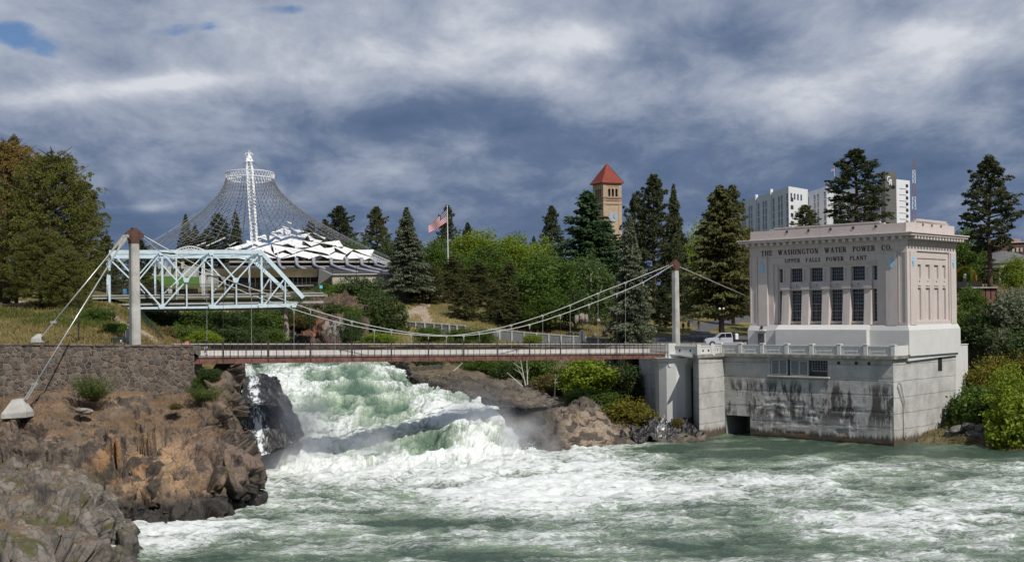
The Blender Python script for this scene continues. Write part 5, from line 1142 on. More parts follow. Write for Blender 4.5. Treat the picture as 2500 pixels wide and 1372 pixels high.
# net
BCn = Vector((P(650, 640, YP).x, YP-2, 0)); Rx, Ry = 31.0, 26.
def netp(t, s):
    top = rp(t, RR*.97, -.95); cx = math.cos(t); sy = math.sin(t)
    zb = P(650, 640, YP).z+ (6.5*max(0, -cx))*0; Rr = Rx*(1.0 if cx > 0 else 1.05)
    bx = BCn+Vector((Rr*cx, Ry*sy, zb)); f = s**1.55
    q = Vector((top.x+(bx.x-top.x)*f, top.y+(bx.y-top.y)*f, top.z+(zb-top.z)*(s)))
    return q
NR = 52
for i in range(NR):
    t = 2*math.pi*i/NR; front = math.sin(t) < -.25 and math.cos(t) > -.75
    smax = .80 if front else 1.0
    MB().tube([netp(t, s) for s in np.linspace(0, smax, 15)], .04, 4).build('net_cable', NETM, PV)
mb = MB(); nodes = MB(); LV = 20
for j in range(1, LV):
    s = (j/LV)*.92
    for i in range(NR*1):
        t0 = 2*math.pi*i/NR; t1 = 2*math.pi*(i+1)/NR
        if math.sin(t0) < -.25 and s > .78: continue
        a, b = (t0, t1); sa, sb = s, s+(.032 if (i+j) % 2 else -.032)
        if (i+j) % 2 == 0: sa, sb = s-.0, s+.04
        if rng.random() < .86: mb.tube([netp(a, sa), netp(b, sb)], .05, 3, cap=False)
        c = netp(t0, s); nodes.box(c-Vector((.13, .13, .1)), c+Vector((.13, .13, .1)))
mb.build('net_mesh', NETM, PV, fix=False)['kind'] = 'stuff'; nodes.build('net_nodes', NETM, PV, fix=False)['kind'] = 'stuff'
# fluorescent-tube-like bars hung in the net, lower left
for (x0, y0, x1, y1) in ((481, 600, 502, 592), (504, 601, 550, 580), (540, 618, 556, 606), (560, 600, 580, 590), (620, 592, 640, 584), (690, 553, 705, 558), (700, 541, 712, 546), (728, 560, 742, 566)):
    MB().beam(P(x0, y0, YP-5), P(x1, y1, YP-5), .18, .22).build('light_bar', WSTEEL, PV)
# fabric sails
SAILM = M('sail_fabric', (.80, .80, .79), .55, .05, 1.5, .05, 3); SAIL2 = SAILM
sails = [[(385, 425), (570, 358), (565, 455), (520, 415)], [(590, 362), (680, 400), (680, 430), (625, 465), (600, 420)], [(680, 350), (850, 405), (790, 425)], [(110, 505), (300, 455), (320, 540), (230, 500)], [(365, 465), (450, 480), (365, 530)],
 [(385, 430), (640, 480), (540, 515)], [(620, 480), (690, 445), (760, 465)], [(725, 480), (980, 430), (900, 500), (820, 490)], [(950, 460), (1060, 530), (985, 545)], [(1030, 430), (1215, 500), (1190, 520)], [(20, 545), (180, 570), (130, 590), (20, 635)],
 [(130, 590), (180, 560), (335, 590), (200, 625)], [(380, 580), (450, 525), (520, 545)], [(430, 590), (700, 515), (760, 645), (640, 590), (560, 610)], [(710, 515), (860, 550), (850, 610), (760, 655)], [(870, 545), (1100, 590), (1000, 625)], [(1015, 565), (1070, 530), (1160, 550), (1120, 580)],
 [(1145, 580), (1420, 545), (1350, 620), (1260, 600)], [(1350, 600), (1430, 560), (1480, 635), (1400, 640)], [(15, 690), (130, 630), (180, 650)], [(60, 700), (375, 615), (380, 690), (440, 770), (290, 705)], [(420, 615), (850, 685), (700, 740), (565, 665), (450, 735)],
 [(760, 660), (860, 615), (960, 640)], [(900, 680), (1130, 620), (1190, 665), (1250, 750), (1160, 720)], [(1210, 665), (1340, 650), (1350, 705), (1260, 755)], [(1330, 635), (1600, 700), (1530, 745)], [(1480, 665), (1500, 640), (1630, 680), (1600, 700)], [(450, 780), (560, 730), (670, 760), (530, 810)],
 [(570, 815), (870, 710), (950, 815), (780, 775)], [(900, 715), (1130, 765), (960, 820)], [(1280, 770), (1370, 730), (1510, 765), (1470, 820)], [(1530, 820), (1620, 720), (1720, 810)], [(1630, 720), (1900, 800), (1800, 835), (1720, 790)], [(1670, 690), (1940, 690), (1900, 780), (1780, 740)],
 [(300, 740), (460, 810), (340, 800)], [(1130, 765), (1440, 800), (1470, 835), (1250, 810)], [(-260, 660), (-60, 610), (10, 585), (0, 640), (-120, 680)], [(-330, 690), (-200, 690), (20, 700), (-60, 730)], [(-330, 790), (-180, 760), (-10, 790), (-20, 830), (-180, 800)], [(1880, 790), (2050, 890), (1990, 890)]]
def surfY(px, py): return 262+(655-py)*.30+abs(px-720)*.012
for poly in sails:
    pts = [(600+x/6.237, 500+y/6.237) for x, y in poly]; cx = sum(p[0] for p in pts)/len(pts); cy = sum(p[1] for p in pts)/len(pts); ring = []
    for (x0, y0), (x1, y1) in zip(pts, pts[1:]+pts[:1]):
        for t in (0, .25, .5, .75):
            sag = .055*4*t*(1-t); x = x0+(x1-x0)*t; y = y0+(y1-y0)*t; ring.append((cx+(x-cx)*(1.13-sag), cy+(y-cy)*(1.13-sag)))
    yy = surfY(cx, cy); R3 = [P(x, y, surfY(x, y)+rng.uniform(-.2, .2)) for x, y in ring]; c = P(cx, cy, yy+.55); nR = len(R3); th = Vector((0, .05, -.05))
    v = R3+[c]+[p+th for p in R3]+[c+th]
    f = [(i, (i+1) % nR, nR) for i in range(nR)]+[(nR+1+(i+1) % nR, nR+1+i, 2*nR+1) for i in range(nR)]+[(i, nR+1+i, nR+1+(i+1) % nR, (i+1) % nR) for i in range(nR)]
    MB().add(v, f).build('fabric_sail', SAILM, PV, smooth=False)
UND = M('steel_dark_grey', (.055, .058, .062), .7, .25, 1)
mb = MB()   # dark roof shell beneath the sails
prof = [(560, 668), (540, 640), (600, 618), (690, 590), (760, 592), (850, 615), (950, 645), (955, 668)]
v = [P(x, y+6, 285) for x, y in prof]; mb.prism(v, (0, 3, 0)); mb.build('under_roof', UND, PV)
for x in (680, 722, 763, 806, 844, 880, 912): MB().tube([P(x, 640, 264), P(x-2, 612-abs(x-700)*-.08, 276)], .12, 5).build('sail_strut', WSTEEL, PV)
# white lattice truss at the right eave
mb = MB(); n = 12; A0, A1 = P(905, 618, 262), P(955, 640, 258); 
for dz in (0, -1.2): mb.beam(A0+Vector((0, 0, dz)), A1+Vector((0, 0, dz*.8)), .14, .14)
for i in range(n): mb.beam(A0.lerp(A1, i/n), A0.lerp(A1, (i+.5)/n)+Vector((0, 0, -1.1)), .09, .09); mb.beam(A0.lerp(A1, (i+.5)/n)+Vector((0, 0, -1.1)), A0.lerp(A1, (i+1)/n), .09, .09)
mb.build('eave_truss', WSTEEL, PV)
for s in ((300, 640, 480, 520), (330, 640, 505, 505), (275, 640, 470, 535)):
    MB().tube([P(s[0], s[1], YP-12), P(s[2], s[3], YP-4)], .045, 4).build('ground_cable', GALV, PV)
# ring building round the pavilion
RBd = empty('pavilion_building', P(760, 697, 255), 'low ring building with dark sloping roof, concrete fascia and glazed front under the white sails', 'building')
BEIGE = M('concrete_beige', (.40, .36, .30), .85, .12, .8, .15, 6, col2=(.46, .42, .36)); DROOF = M('roof_dark', (.045, .045, .050), .8, .2, .6); GREYR = M('rib_grey', (.26, .27, .31), .6, .15, 2)
def slab(pts, Y, th, name, mat, parent=RBd): return MB().prism([P(x, y, Y if not isinstance(Y, (list, tuple)) else Y[i]) for i, (x, y) in enumerate(pts)], (0, th, 0)).build(name, mat, parent)
slab([(560, 700), (960, 700), (960, 655), (560, 655)], 262, 12, 'core_wall', CONCD)
slab([(560, 652), (958, 652), (958, 640), (560, 640)], 264, 1, 'clerestory_wall', DROOF); slab([(560, 641), (958, 641), (958, 637.5), (560, 637.5)], 263, 1.3, 'roof_edge', BEIGE)
mb = MB(); mb.add([P(560, 664, 255), P(705, 664, 255), P(812, 670, 252), P(962, 668, 252), P(962, 650, 263), P(560, 650, 263)], [(0, 1, 2, 3, 4, 5)])
mb.add([P(560, 664, 255)-Vector((0, 0, .2)), P(705, 664, 255)-Vector((0, 0, .2)), P(812, 670, 252)-Vector((0, 0, .2)), P(962, 668, 252)-Vector((0, 0, .2)), P(962, 650, 263)-Vector((0, 0, .2)), P(560, 650, 263)-Vector((0, 0, .2))], [(5, 4, 3, 2, 1, 0)]); mb.build('sloping_roof', DROOF, RBd, fix=False)
mb = MB(); mb.add([P(560, 653, 262.4), P(945, 651, 262.4), P(945, 648.5, 262.4), P(560, 650, 262.4)], [(0, 1, 2, 3)]); mb.build('roof_light_strip', BEIGE, RBd, fix=False)
for i, (x, x2, y2) in enumerate([(680, 697, 659), (723, 746, 658), (765, 792, 656), (808, 872, 665), (846, 925, 666), (882, 952, 664), (915, 965, 656)]):
    MB().tube([P(x+1, 631, 263.5), P(x, 641, 262.8), P(x+3, 648, 261.5), P(x+(x2-x)*.35, 648+(y2-648)*.45, 258), P(x2, y2, 254)], [.42, .40, .36, .32, .3], 6).build('roof_rib', GREYR, RBd, smooth=True)
mb = MB(); v0 = [(500, 656), (779, 656), (774, 676), (500, 678)]; v = [P(x, y, 246 if y < 660 else 248) for x, y in v0]; mb.prism(v, (0, 6, 0)); mb.build('fascia', BEIGE, RBd)
mb = MB(); mb.prism([P(779, 656, 246), P(812, 672, 244), P(812, 697, 246), P(776, 697, 246)], (0, 7, 0)); mb.build('side_wall', CONCD, RBd)
slab([(810, 698), (962, 698), (962, 669), (810, 671)], 244, 6, 'front_wall', BEIGE); slab([(809, 671), (962, 669.5), (962, 667.5), (809, 669)], 243.6, 1, 'coping', WHITEP)
slab([(488, 700), (520, 700), (520, 668), (500, 664), (486, 674)], 243, 5, 'entrance_block', CONC)
slab([(520, 700), (775, 700), (775, 677), (520, 678)], 252, .5, 'glazing', GLASS)
for x in (524, 532, 541, 549, 560, 612, 624, 636, 704, 716, 727, 738, 748, 758): MB().beam(P(x, 679, 251.5), P(x, 699, 251.5), .16, .2).build('mullion', WSTEEL, RBd)
slab([(700, 699), (765, 697), (765, 696), (700, 697)], 247, 2, 'bench_ledge', WHITEP)
TW = empty('terraced_wall', P(420, 670, 262), 'pale stepped concrete terrace wall above the lawn left of the pavilion', 'wall')
slab([(345, 673), (480, 676), (480, 650), (345, 652)], 262, 2, 'wall_panel', CONC, TW)
for x in (368, 386, 401, 422, 442): slab([(x, 656), (x+5, 656), (x+5, 638), (x, 640)], 261, 1, 'buttress', CONC, TW)
lw_ = MB().add([P(330, 700, 246), P(490, 700, 246), P(490, 676, 261), P(330, 674, 261)], [(0, 1, 2, 3)]).build('lawn', M('lawn_green', (.055, .12, .02), .95, .25, 2, .4, 10), None, fix=False); lw_['kind'] = 'structure'
ar = empty('arched_sign', P(460, 612, 236), 'small white arched lattice frame peeking over the blue truss bridge', 'arch')
mb = MB(); n = 10; ap = [P(430+68*i/n, 611-9*math.sin(math.pi*i/n), 225) for i in range(n+1)]; bp_ = [p-Vector((0, 0, .5)) for p in ap]
mb.tube(ap, .1, 5); mb.tube(bp_, .07, 5)
for i in range(n): mb.beam(ap[i], bp_[i+1], .06, .06); mb.beam(bp_[i], ap[i+1], .06, .06)
mb.build('arch_lattice', WSTEEL, ar); MB().beam(ap[-1], ap[-1]-Vector((0, 0, 9)), .2, .2).build('leg', WSTEEL, ar); MB().beam(ap[0], ap[0]-Vector((0, 0, 9)), .2, .2).build('leg', WSTEEL, ar)
# ================================================================== CLOCK TOWER
YT = 420.; cc = P(1472, 447, YT); ph = math.radians(25); TR = Vector((math.cos(ph), math.sin(ph), 0)); TL_ = Vector((-math.sin(ph), math.cos(ph), 0)); WT = 7.2
TAN = M('tower_brick', (.35, .265, .19), .85, .12, 1.2, .2, 6, col2=(.40, .31, .225)); TAND = M('tower_trim', (.26, .17, .12), .85, .15, 1.5); TILE = M('roof_tile_red', (.20, .045, .03), .8, .25, 1.6, .5, 5)
CTW = empty('clock_tower', cc-Vector((0, 0, 30)), 'tan brick clock tower with red pyramid roof rising behind the trees', 'clock tower')
def tq(a, b, z): return Vector((cc.x, cc.y, 0))+TR*a+TL_*b+Vector((0, 0, z))
ze = cc.z; px2m = YT/F
def tb(mb, a0, a1, b0, b1, z0, z1): return mb.hexa([tq(a0, b0, z0), tq(a1, b0, z0), tq(a1, b1, z0), tq(a0, b1, z0), tq(a0, b0, z1), tq(a1, b0, z1), tq(a1, b1, z1), tq(a0, b1, z1)])
zb1 = ze-35*px2m; zc = ze-50*px2m
def arch_face(along, plane_b, nm):
    """belfry wall with three arched openings, as real holes"""
    mb = MB(); w = .95; cxs = [2.45, 3.85, 5.25] ; zl, zh = ze-32*px2m, ze-16*px2m; segs = 6
    def pt(a, z, d): return tq(a, d, z) if along == 'a' else tq(d, WT-a, z)
    for d in (0, .55):
        xs2 = [0]+[x for c in cxs for x in (c-w/2, c+w/2)]+[WT]
        for i in range(0, 8, 2): mb.add([pt(xs2[i], zl, d), pt(xs2[i+1], zl, d), pt(xs2[i+1], zh, d), pt(xs2[i], zh, d)], [(0, 1, 2, 3)])
        mb.add([pt(0, zb1, d), pt(WT, zb1, d), pt(WT, zl, d), pt(0, zl, d)], [(0, 1, 2, 3)])
        mb.add([pt(0, zh+w/2, d), pt(WT, zh+w/2, d), pt(WT, ze, d), pt(0, ze, d)], [(0, 1, 2, 3)])
        for i in range(0, 8, 2): mb.add([pt(xs2[i], zh, d), pt(xs2[i+1], zh, d), pt(xs2[i+1], zh+w/2, d), pt(xs2[i], zh+w/2, d)], [(0, 1, 2, 3)])
        for c in cxs:
            for k in range(segs):
                t0, t1 = math.pi*k/segs, math.pi*(k+1)/segs; x0, x1 = c-w/2*math.cos(t0), c-w/2*math.cos(t1); z0, z1 = zh+w/2*math.sin(t0), zh+w/2*math.sin(t1)
                mb.add([pt(x0, z0, d), pt(x1, z1, d), pt(x1, zh+w/2, d), pt(x0, zh+w/2, d)], [(0, 1, 2, 3)])
    mb.build('belfry_wall', TAN, CTW, fix=False)
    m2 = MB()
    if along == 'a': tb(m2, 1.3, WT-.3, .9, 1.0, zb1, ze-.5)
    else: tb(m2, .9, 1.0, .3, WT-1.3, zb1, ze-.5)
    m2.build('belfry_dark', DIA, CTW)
arch_face('a', 0, ''); arch_face('b', 0, '')
mb = MB(); tb(mb, WT-.5, WT, .56, WT, zb1, ze); tb(mb, .56, WT-.51, WT-.5, WT, zb1, ze); mb.build('rear_wall', TAN, CTW)
mb = MB(); tb(mb, 0, WT, 0, WT, zc-16, zb1-.01); mb.build('shaft', TAN, CTW)
for z0, z1, o_ in ((zb1-.25, zb1+.25, .3), (zb1-1.1, zb1-.75, .2), (zc-.3, zc+.0, .18)): mb = MB(); tb(mb, -o_, WT+o_, -o_, WT+o_, z0, z1); mb.build('string_course', TAND, CTW)
for b0 in (-.12,):
    for (a0, a1) in ((0, 1.2), (WT-1.2, WT)): mb = MB(); tb(mb, a0, a1, -.12, -.005, zc-16, ze-.3); mb.build('pilaster', TAN, CTW)
ck = tq(WT/2+.2, -.05, zc-4.6); mb = MB(); nn = 24; mb.prism([ck+TR*(1.75*math.cos(2*math.pi*k/nn))+Vector((0, 0, 1.75*math.sin(2*math.pi*k/nn))) for k in range(nn)], TL_*-.15); cf = mb.build('clock_face', M('clock_glass', (.32, .36, .42), .3, .1, 2), CTW)
for an, ln in ((math.radians(70), 1.3), (math.radians(-40), .95)): MB().beam(ck-TL_*.18, ck-TL_*.18+TR*(ln*math.cos(an))+Vector((0, 0, ln*math.sin(an))), .12, .05, up=TL_).build('clock_hand', DARK, cf)
for k in range(7): a = 1.9+k*.6; mb = MB(); tb(mb, a, a+.28, -.06, -.004, ze-8*px2m-.3, ze-8*px2m+.2); mb.build('frieze_bracket', TAND, CTW)
mb = MB(); o_ = .75; cxy = tq(WT/2, WT/2, 0); apx = Vector((cxy.x, cxy.y, P(1483, 396, YT).z))
bs = [tq(-o_, -o_, ze), tq(WT+o_, -o_, ze), tq(WT+o_, WT+o_, ze), tq(-o_, WT+o_, ze)]; up_ = Vector((0, 0, .25)); md = [b_.lerp(apx, .12)-Vector((0, 0, .25)) for b_ in bs]
mb.add(bs+[b_+up_ for b_ in bs]+[m_+up_ for m_ in md]+[apx], [(3, 2, 1, 0)]+[(i, (i+1) % 4, 4+(i+1) % 4, 4+i) for i in range(4)]+[(4+i, 4+(i+1) % 4, 8+(i+1) % 4, 8+i) for i in range(4)]+[(8+i, 8+(i+1) % 4, 12) for i in range(4)])
mb.build('pyramid_roof', TILE, CTW); mb = MB(); mb.tube([apx, apx+Vector((0, 0, 1.0))], [.12, .03], 5); mb.build('finial', TAND, CTW)
for i in range(4): MB().beam(bs[i]+Vector((0, 0, .28)), apx, .14, .14).build('hip_ridge', TILE, CTW)
# ================================================================== HOTEL
HT = empty('hotel_tower', P(2000, 560, 480), 'white high-rise hotel slab with stepped wings and a dark lift tower', 'hotel')
HW = M('hotel_white', (.66, .67, .69), .75, .06, .3); HG = M('hotel_dark', (.125, .12, .118), .7, .1, .3); HWN = M('hotel_window', (.07, .09, .12), .2, .5, .8, spec=.6); HWD = M('hotel_slot', (.03, .03, .035), .6, .1, 1)
def block(pts, zt, zb, name, mat, parent=HT, zt2=None):
    """plan polygon of world points extruded"""
    n = len(pts); zs = zt if isinstance(zt, (list, tuple)) else [zt]*n
    v = [Vector((p.x, p.y, zb)) for p in pts]+[Vector((p.x, p.y, z)) for p, z in zip(pts, zs)]
    return MB().add(v, [tuple(range(n))[::-1], tuple(range(n, 2*n))]+[(i, (i+1) % n, n+(i+1) % n, n+i) for i in range(n)]).build(name, mat, parent)
def winrow(a, b, z0, fr, w, h, mat, name, parent, me_cache={}):
    a = Vector((a.x, a.y, 0)); b = Vector((b.x, b.y, 0)); d = (b-a).normalized(); n = Vector((d.y, -d.x, 0)); key = (w, h, mat.name)
    if key not in me_cache: me_cache[key] = MB().box((-w/2, -.12, 0), (w/2, .05, h)).mesh(name)
    o = bpy.data.objects.new(name, me_cache[key]);
    if not me_cache[key].materials: me_cache[key].materials.append(mat)
    COL.objects.link(o); par(o, parent); p = a.lerp(b, fr)+Vector((0, 0, z0)); o.location = p; o.rotation_euler = (0, 0, math.atan2(d.y, d.x)); return o
def hfacade(a, b, ztop, zbot, ncol, nrow, w, h, slot=True, skip=()):
    for r in range(nrow):
        z = ztop-1.6-h-(r)*(2.93)
        if z < zbot: break
        for c in range(ncol):
            if c in skip: continue
            f = (c+.5+(.16 if c % 2 else -.16))/ncol
            o = winrow(a, b, z, f, w, h, HWN, 'window', HT)
            if slot: winrow(a, b, z-.55, f+.002, w*.95, .28, HWD, 'air_slot', HT)
pA, pB, pC, pD = P(1800, 478, 540), P(1925, 455, 462), P(1972, 456, 476), P(1960, 470, 520)
zA = P(1925, 455, 462).z; zbt = 22
block([pA, pB, pC, Vector((pA.x+22, pA.y+18, 0))], zA, zbt, 'wing', HW); hfacade(pA, pB, zA-1.0, 38, 14, 11, 1.9, 1.9)
for fr in (.40, .69): q = pA.lerp(pB, fr); MB().box((q.x-.5, q.y-1.6, zbt), (q.x+.5, q.y+.2, zA+1.2)).build('fin', HW, HT)
for r in range(9): winrow(pB, pC, zA-5.5-r*2.93, .16, 2.2, 1.4, HWD, 'window', HT)
for k in range(4): winrow(pB, pC, zA-4.6, .13+.17*k, 1.3, 2.2, HWN, 'window', HT)
p1, p2, p3 = P(1969, 462, 505), P(2018, 455, 478), P(2150, 452, 470)
block([p1, p2, P(2040, 455, 500), P(1990, 455, 530)], P(2018, 455, 478).z, zbt, 'wing', HW); hfacade(p1, p2, P(2018, 455, 478).z-.4, 38, 4, 11, 1.9, 1.9)
p4 = P(2016, 458, 500); block([p4, p3, P(2155, 452, 500), P(2020, 455, 530)], p3.z, zbt, 'wing', HW); hfacade(p4, p3, p3.z-.6, 38, 13, 11, 1.9, 1.9)
g0_, g1_ = P(2150, 421, 460), P(2188, 420, 456); block([g0_, P(2161, 420, 452), g1_, P(2180, 420, 475)], g1_.z, zbt, 'lift_tower', HG)
w0, w1 = P(2187, 438, 456), P(2221, 438, 462); block([w0, w1, P(2221, 438, 480), P(2187, 438, 478)], w0.z, zbt, 'end_wing', HW)
for r in range(8): winrow(w0, w1, P(2200, 456+14.9*r, 458).z, .78, 1.5, 1.1, HWD, 'window', HT)
for r in range(1, 8): winrow(w0, w1, P(2200, 446+14.9*r, 458).z, .5, 5.1, .10, HG, 'panel_joint', HT)
# hotel letters G H on the lift tower
gl = P(2161, 420, 452); gd = (g1_-gl); gd.z = 0; gd.normalize(); gn = Vector((gd.y, -gd.x, 0))
def gpt(x, y): q = gl+gd*((x-2161)*.153)+gn*.25; return Vector((q.x, q.y, P(x, y, q.y).z))
LWH = M('sign_white', (.8, .8, .8), .5, .03, 1)
mb = MB(); cpts = [gpt(2173+6*math.cos(a), 438-6.5*math.sin(a)) for a in np.linspace(math.radians(50), math.radians(345), 12)]
mb.tube(cpts, .22, 5); mb.tube([gpt(2179, 439), gpt(2174, 439)], .2, 5); mb.build('letter', LWH, HT)
mb = MB(); mb.tube([gpt(2174.5, 444), gpt(2174.5, 452)], .2, 5); mb.tube([gpt(2182, 438), gpt(2182, 453)], .2, 5); mb.tube([gpt(2174.5, 448), gpt(2182, 448)], .2, 5); mb.build('letter', LWH, HT)
# radio mast
rm = empty('radio_mast', P(2231, 560, 620), 'thin red and white lattice radio mast right of the hotel', 'mast')
RED = M('mast_red', (.24, .10, .09), .6, .1, 1)
ys = [388, 415, 448, 480, 512, 545]
for i in range(5):
    mb = MB(); w = .55+.12*i; a = P(2231, ys[i], 620); b_ = P(2231.6, ys[i+1], 620)
    for sx in (-1, 1): mb.beam(a+Vector((sx*w*.8, 0, 0)), b_+Vector((sx*w, 0, 0)), .2, .2)
    for k in range(6):
        p_, q_ = a.lerp(b_, k/6), a.lerp(b_, (k+1)/6); s_ = 1 if k % 2 else -1; mb.beam(p_+Vector((-w*s_, 0, 0)), q_+Vector((w*s_, 0, 0)), .13, .13)
    mb.build('mast_section', WSTEEL if i % 2 else RED, rm)
mb = MB(); mb.beam(P(2231, 560, 620), P(2231, 545, 620), .9, .9); mb.build('mast_foot', RED, rm)
# ================================================================== FLAGS
def flag(top, bot, corners, name, label, big):
    e = empty(name, bot, label, 'flag'); 
    MB().tube([bot, top], [.11 if big else .08, .06], 8).build('pole', WSTEEL, e); mb = MB(); mb.lathe([(.02, 0), (.14, .08), (.14, .2), (.02, .28)], top, 8); mb.build('finial', WSTEEL, e)
    nu, nv = 27, 14; A, Bc, Cc, D = corners   # hoist top, fly top, fly bottom, hoist bottom
    v = []; 
    for j in range(nv):
        for i in range(nu):
            s, t = i/(nu-1), j/(nv-1); p = A.lerp(Bc, s).lerp(D.lerp(Cc, s), t); p = p+Vector((0, math.sin(s*9+t*1.5)*.22*s**.5*(1 if big else .5), math.sin(s*7+t)*.12*s)); v.append(p)
    v = [x for x in v]
    def sub(cond, nm, mat, off=0.):
        f = [(j*nu+i, j*nu+i+1, (j+1)*nu+i+1, (j+1)*nu+i) for j in range(nv-1) for i in range(nu-1) if cond(i, j)]
        used = sorted({a for q in f for a in q}); mp = {a: k for k, a in enumerate(used)}
        b_ = len(used); vv = [v[a]+Vector((0, off, 0)) for a in used]; vv += [x+Vector((0, .03, 0)) for x in vv]
        ff = [tuple(mp[a] for a in q) for q in f]+[tuple(b_+mp[a] for a in q[::-1]) for q in f]
        return MB().add(vv, ff).build(nm, mat, e, fix=False)
    cl = FR; can = lambda i, j: i < 10 and j < 7
    for st in range(13): sub(lambda i, j: j == st and not can(i, j), 'stripe', FR if st % 2 == 0 else FW_)
    c = sub(can, 'canton', FB)
    if big:
        mb = MB()
        for r in range(5):
            for q in range(6 if r % 2 == 0 else 5):
                s = (q+.6+(r % 2)*.5)/6.6*10/26; t = (r+.7)/5.4*7/13; p = A.lerp(Bc, s).lerp(D.lerp(Cc, s), t)+Vector((0, math.sin(s*9+t*1.5)*.22*s**.5-.035, math.sin(s*7+t)*.12*s))
                pts = []
                for k in range(10):
                    rr = .12 if k % 2 == 0 else .05; a = math.pi/2+k*math.pi/5; pts.append(p+Vector((rr*math.cos(a), 0, rr*math.sin(a))))
                mb.prism(pts, (0, .012, 0))
        mb.build('stars', FW_, c, fix=False)
FR = M('flag_red', (.40, .0, .012), .8, .08, 2); FW_ = M('flag_white', (.6, .6, .6), .8, .06, 2); FB = M('flag_blue', (.012, .016, .09), .8, .08, 2)
YF = 250.; flag(P(1092, 506, YF), P(1095, 700, YF), [P(1092, 510, YF), P(1046, 552, YF+.5), P(1047, 571, YF+.5), P(1093, 542, YF)], 'flagpole', 'large stars and stripes flag flying from the white pole among the park trees', True)
YF = 470.; flag(P(2036.5, 406, YF), P(2038, 462, YF), [P(2036.3, 408, YF), P(2030, 413, YF), P(2029, 420, YF), P(2036.5, 417, YF)], 'roof_flagpole', 'tiny flag on a thin pole on top of the hotel roof', False)
# ================================================================== VEGETATION prototypes (unit height)
def leafmesh(name, c, size, asp=.5, dirs=None, mat=None, spread=1.):
    """two-triangle leaf blades at centres c"""
    k = len(c); a = rng.normal(size=(k, 3)) if dirs is None else dirs+rng.normal(size=(k, 3))*spread
    a /= np.linalg.norm(a, axis=1)[:, None]+1e-9; b = np.cross(a, rng.normal(size=(k, 3))); b /= np.linalg.norm(b, axis=1)[:, None]+1e-9
    s = (size[:, None] if hasattr(size, '__len__') else size); v = np.stack([c-a*s*.5, c+b*s*asp*.5, c+a*s*.5, c-b*s*asp*.5], 1).reshape(-1, 3)
    return npmesh(name, v, np.arange(4*k).reshape(-1, 4), False)
def trunkmesh(name, h, r0, r1=.003, bend=.01, limbs=()):
    mb = MB(); n = 8; pts = [Vector((math.sin(i*1.3)*bend*i/n, math.cos(i*1.7)*bend*i/n, h*i/n)) for i in range(n+1)]
    mb.tube(pts, [r0*(1-i/n)+r1 for i in range(n+1)], 7)
    for a, b, c, r in limbs: mb.tube([a, b, c], [r, r*.7, r*.3], 5)
    return mb.mesh(name, smooth=True)
def conifer(kind, seed, n, R, zb, spiky=.0):
    """kind: 'spruce' layered drooping, 'pine' tufted, 'plump' rounded tufted, 'cedar' drooping sprays"""
    global rng
    rng = np.random.default_rng(seed); C = []; D = []; S = []; limbs = []
    nb = n
    for i in range(nb):
        u = (i+rng.random())/nb; z = zb+(1-zb)*u
        if kind == 'spruce': env = R*((1-u)**.85*(1+.16*np.sin(u*46))+.012); slope = -.28-.2*(1-u); 
        elif kind == 'pine': env = R*(np.sin(np.pi*min(1, (u*.86+.14)))**.65*(1-u*.45)+.03); slope = .05+.55*u
        elif kind == 'plump': env = R*(np.sqrt(max(0, 1-(u*1.02-.25)**2/.62))+.02); slope = .12+.4*u
        else: env = R*((1-u)**.7+.02); slope = -.12+.25*u
        L = env*(rng.uniform(.82, 1.05) if kind == 'spruce' else (rng.uniform(.45, 1.15) if kind in ('pine', 'cedar') else rng.uniform(.7, 1.1))); az = i*2.39996+rng.normal()*.3
        h = np.array([np.cos(az), np.sin(az), 0]); m = max(3, int((7 if kind in ('pine', 'plump') else 16)*L/R+3))
        if L > R*.25 and kind != 'spruce' and i % 2 == 0: limbs.append((Vector((0, 0, z-.01)), Vector(h*L*.5)+Vector((0, 0, z+slope*L*.4)), Vector(h*L*.92)+Vector((0, 0, z+slope*L*.9)), .006))
        for j in range(m):
            t = (j+rng.random())/m; t = .42+.58*t if kind in ('pine', 'plump') else .1+.9*t
            c = h*L*t+np.array([0, 0, z+slope*L*t+(L*t*t*.12 if kind == 'spruce' else 0)])
            side = np.array([-h[1], h[0], 0]); wdt = L*.30*(1-t*.55)
            if kind in ('pine', 'plump'):
                if kind == 'plump' and j % 2: continue
                for q in range(2):
                    cc_ = c+side*rng.normal()*wdt*.9+np.array([0, 0, rng.normal()*.010]); k = 24 if kind == 'pine' else 56; rad = rng.uniform(.6, 1.2)*(.017 if kind == 'pine' else .030)
                    d = rng.normal(size=(k, 3))+h*.35+np.array([0, 0, .35]); d /= np.linalg.norm(d, axis=1)[:, None]; ln = rng.uniform(.6, 1.1, k)*(.017 if kind == 'pine' else .0125)
                    C.append(cc_+d*np.array([1, 1, .72])*rad*rng.uniform(.55, 1, k)[:, None]); D.append(d); S.append(ln)
            else:
                k = 9 if kind == 'spruce' else 10; off = rng.uniform(-1, 1, k); cc_ = c+side*(off*wdt)[:, None]+rng.normal(size=(k, 3))*.006
                d = h*.8+side*off[:, None]*.6+np.array([0, 0, -.55 if kind == 'cedar' else -.35])+rng.normal(size=(k, 3))*.3; cc_[:, 2] -= np.abs(off)*wdt*.25
                C.append(cc_); D.append(d/np.linalg.norm(d, axis=1)[:, None]); S.append(rng.uniform(.013, .026, k))
    C = np.concatenate(C); D = np.concatenate(D); S = np.concatenate(S)
    top = C[:, 2].max(); cm = leafmesh('crown', C/np.array([1, 1, top]), S*1.15, .42 if kind in ('pine', 'plump') else .55, D, spread=.15)
    return cm, trunkmesh('trunk', .97, .014 if kind != 'plump' else .022, limbs=limbs)
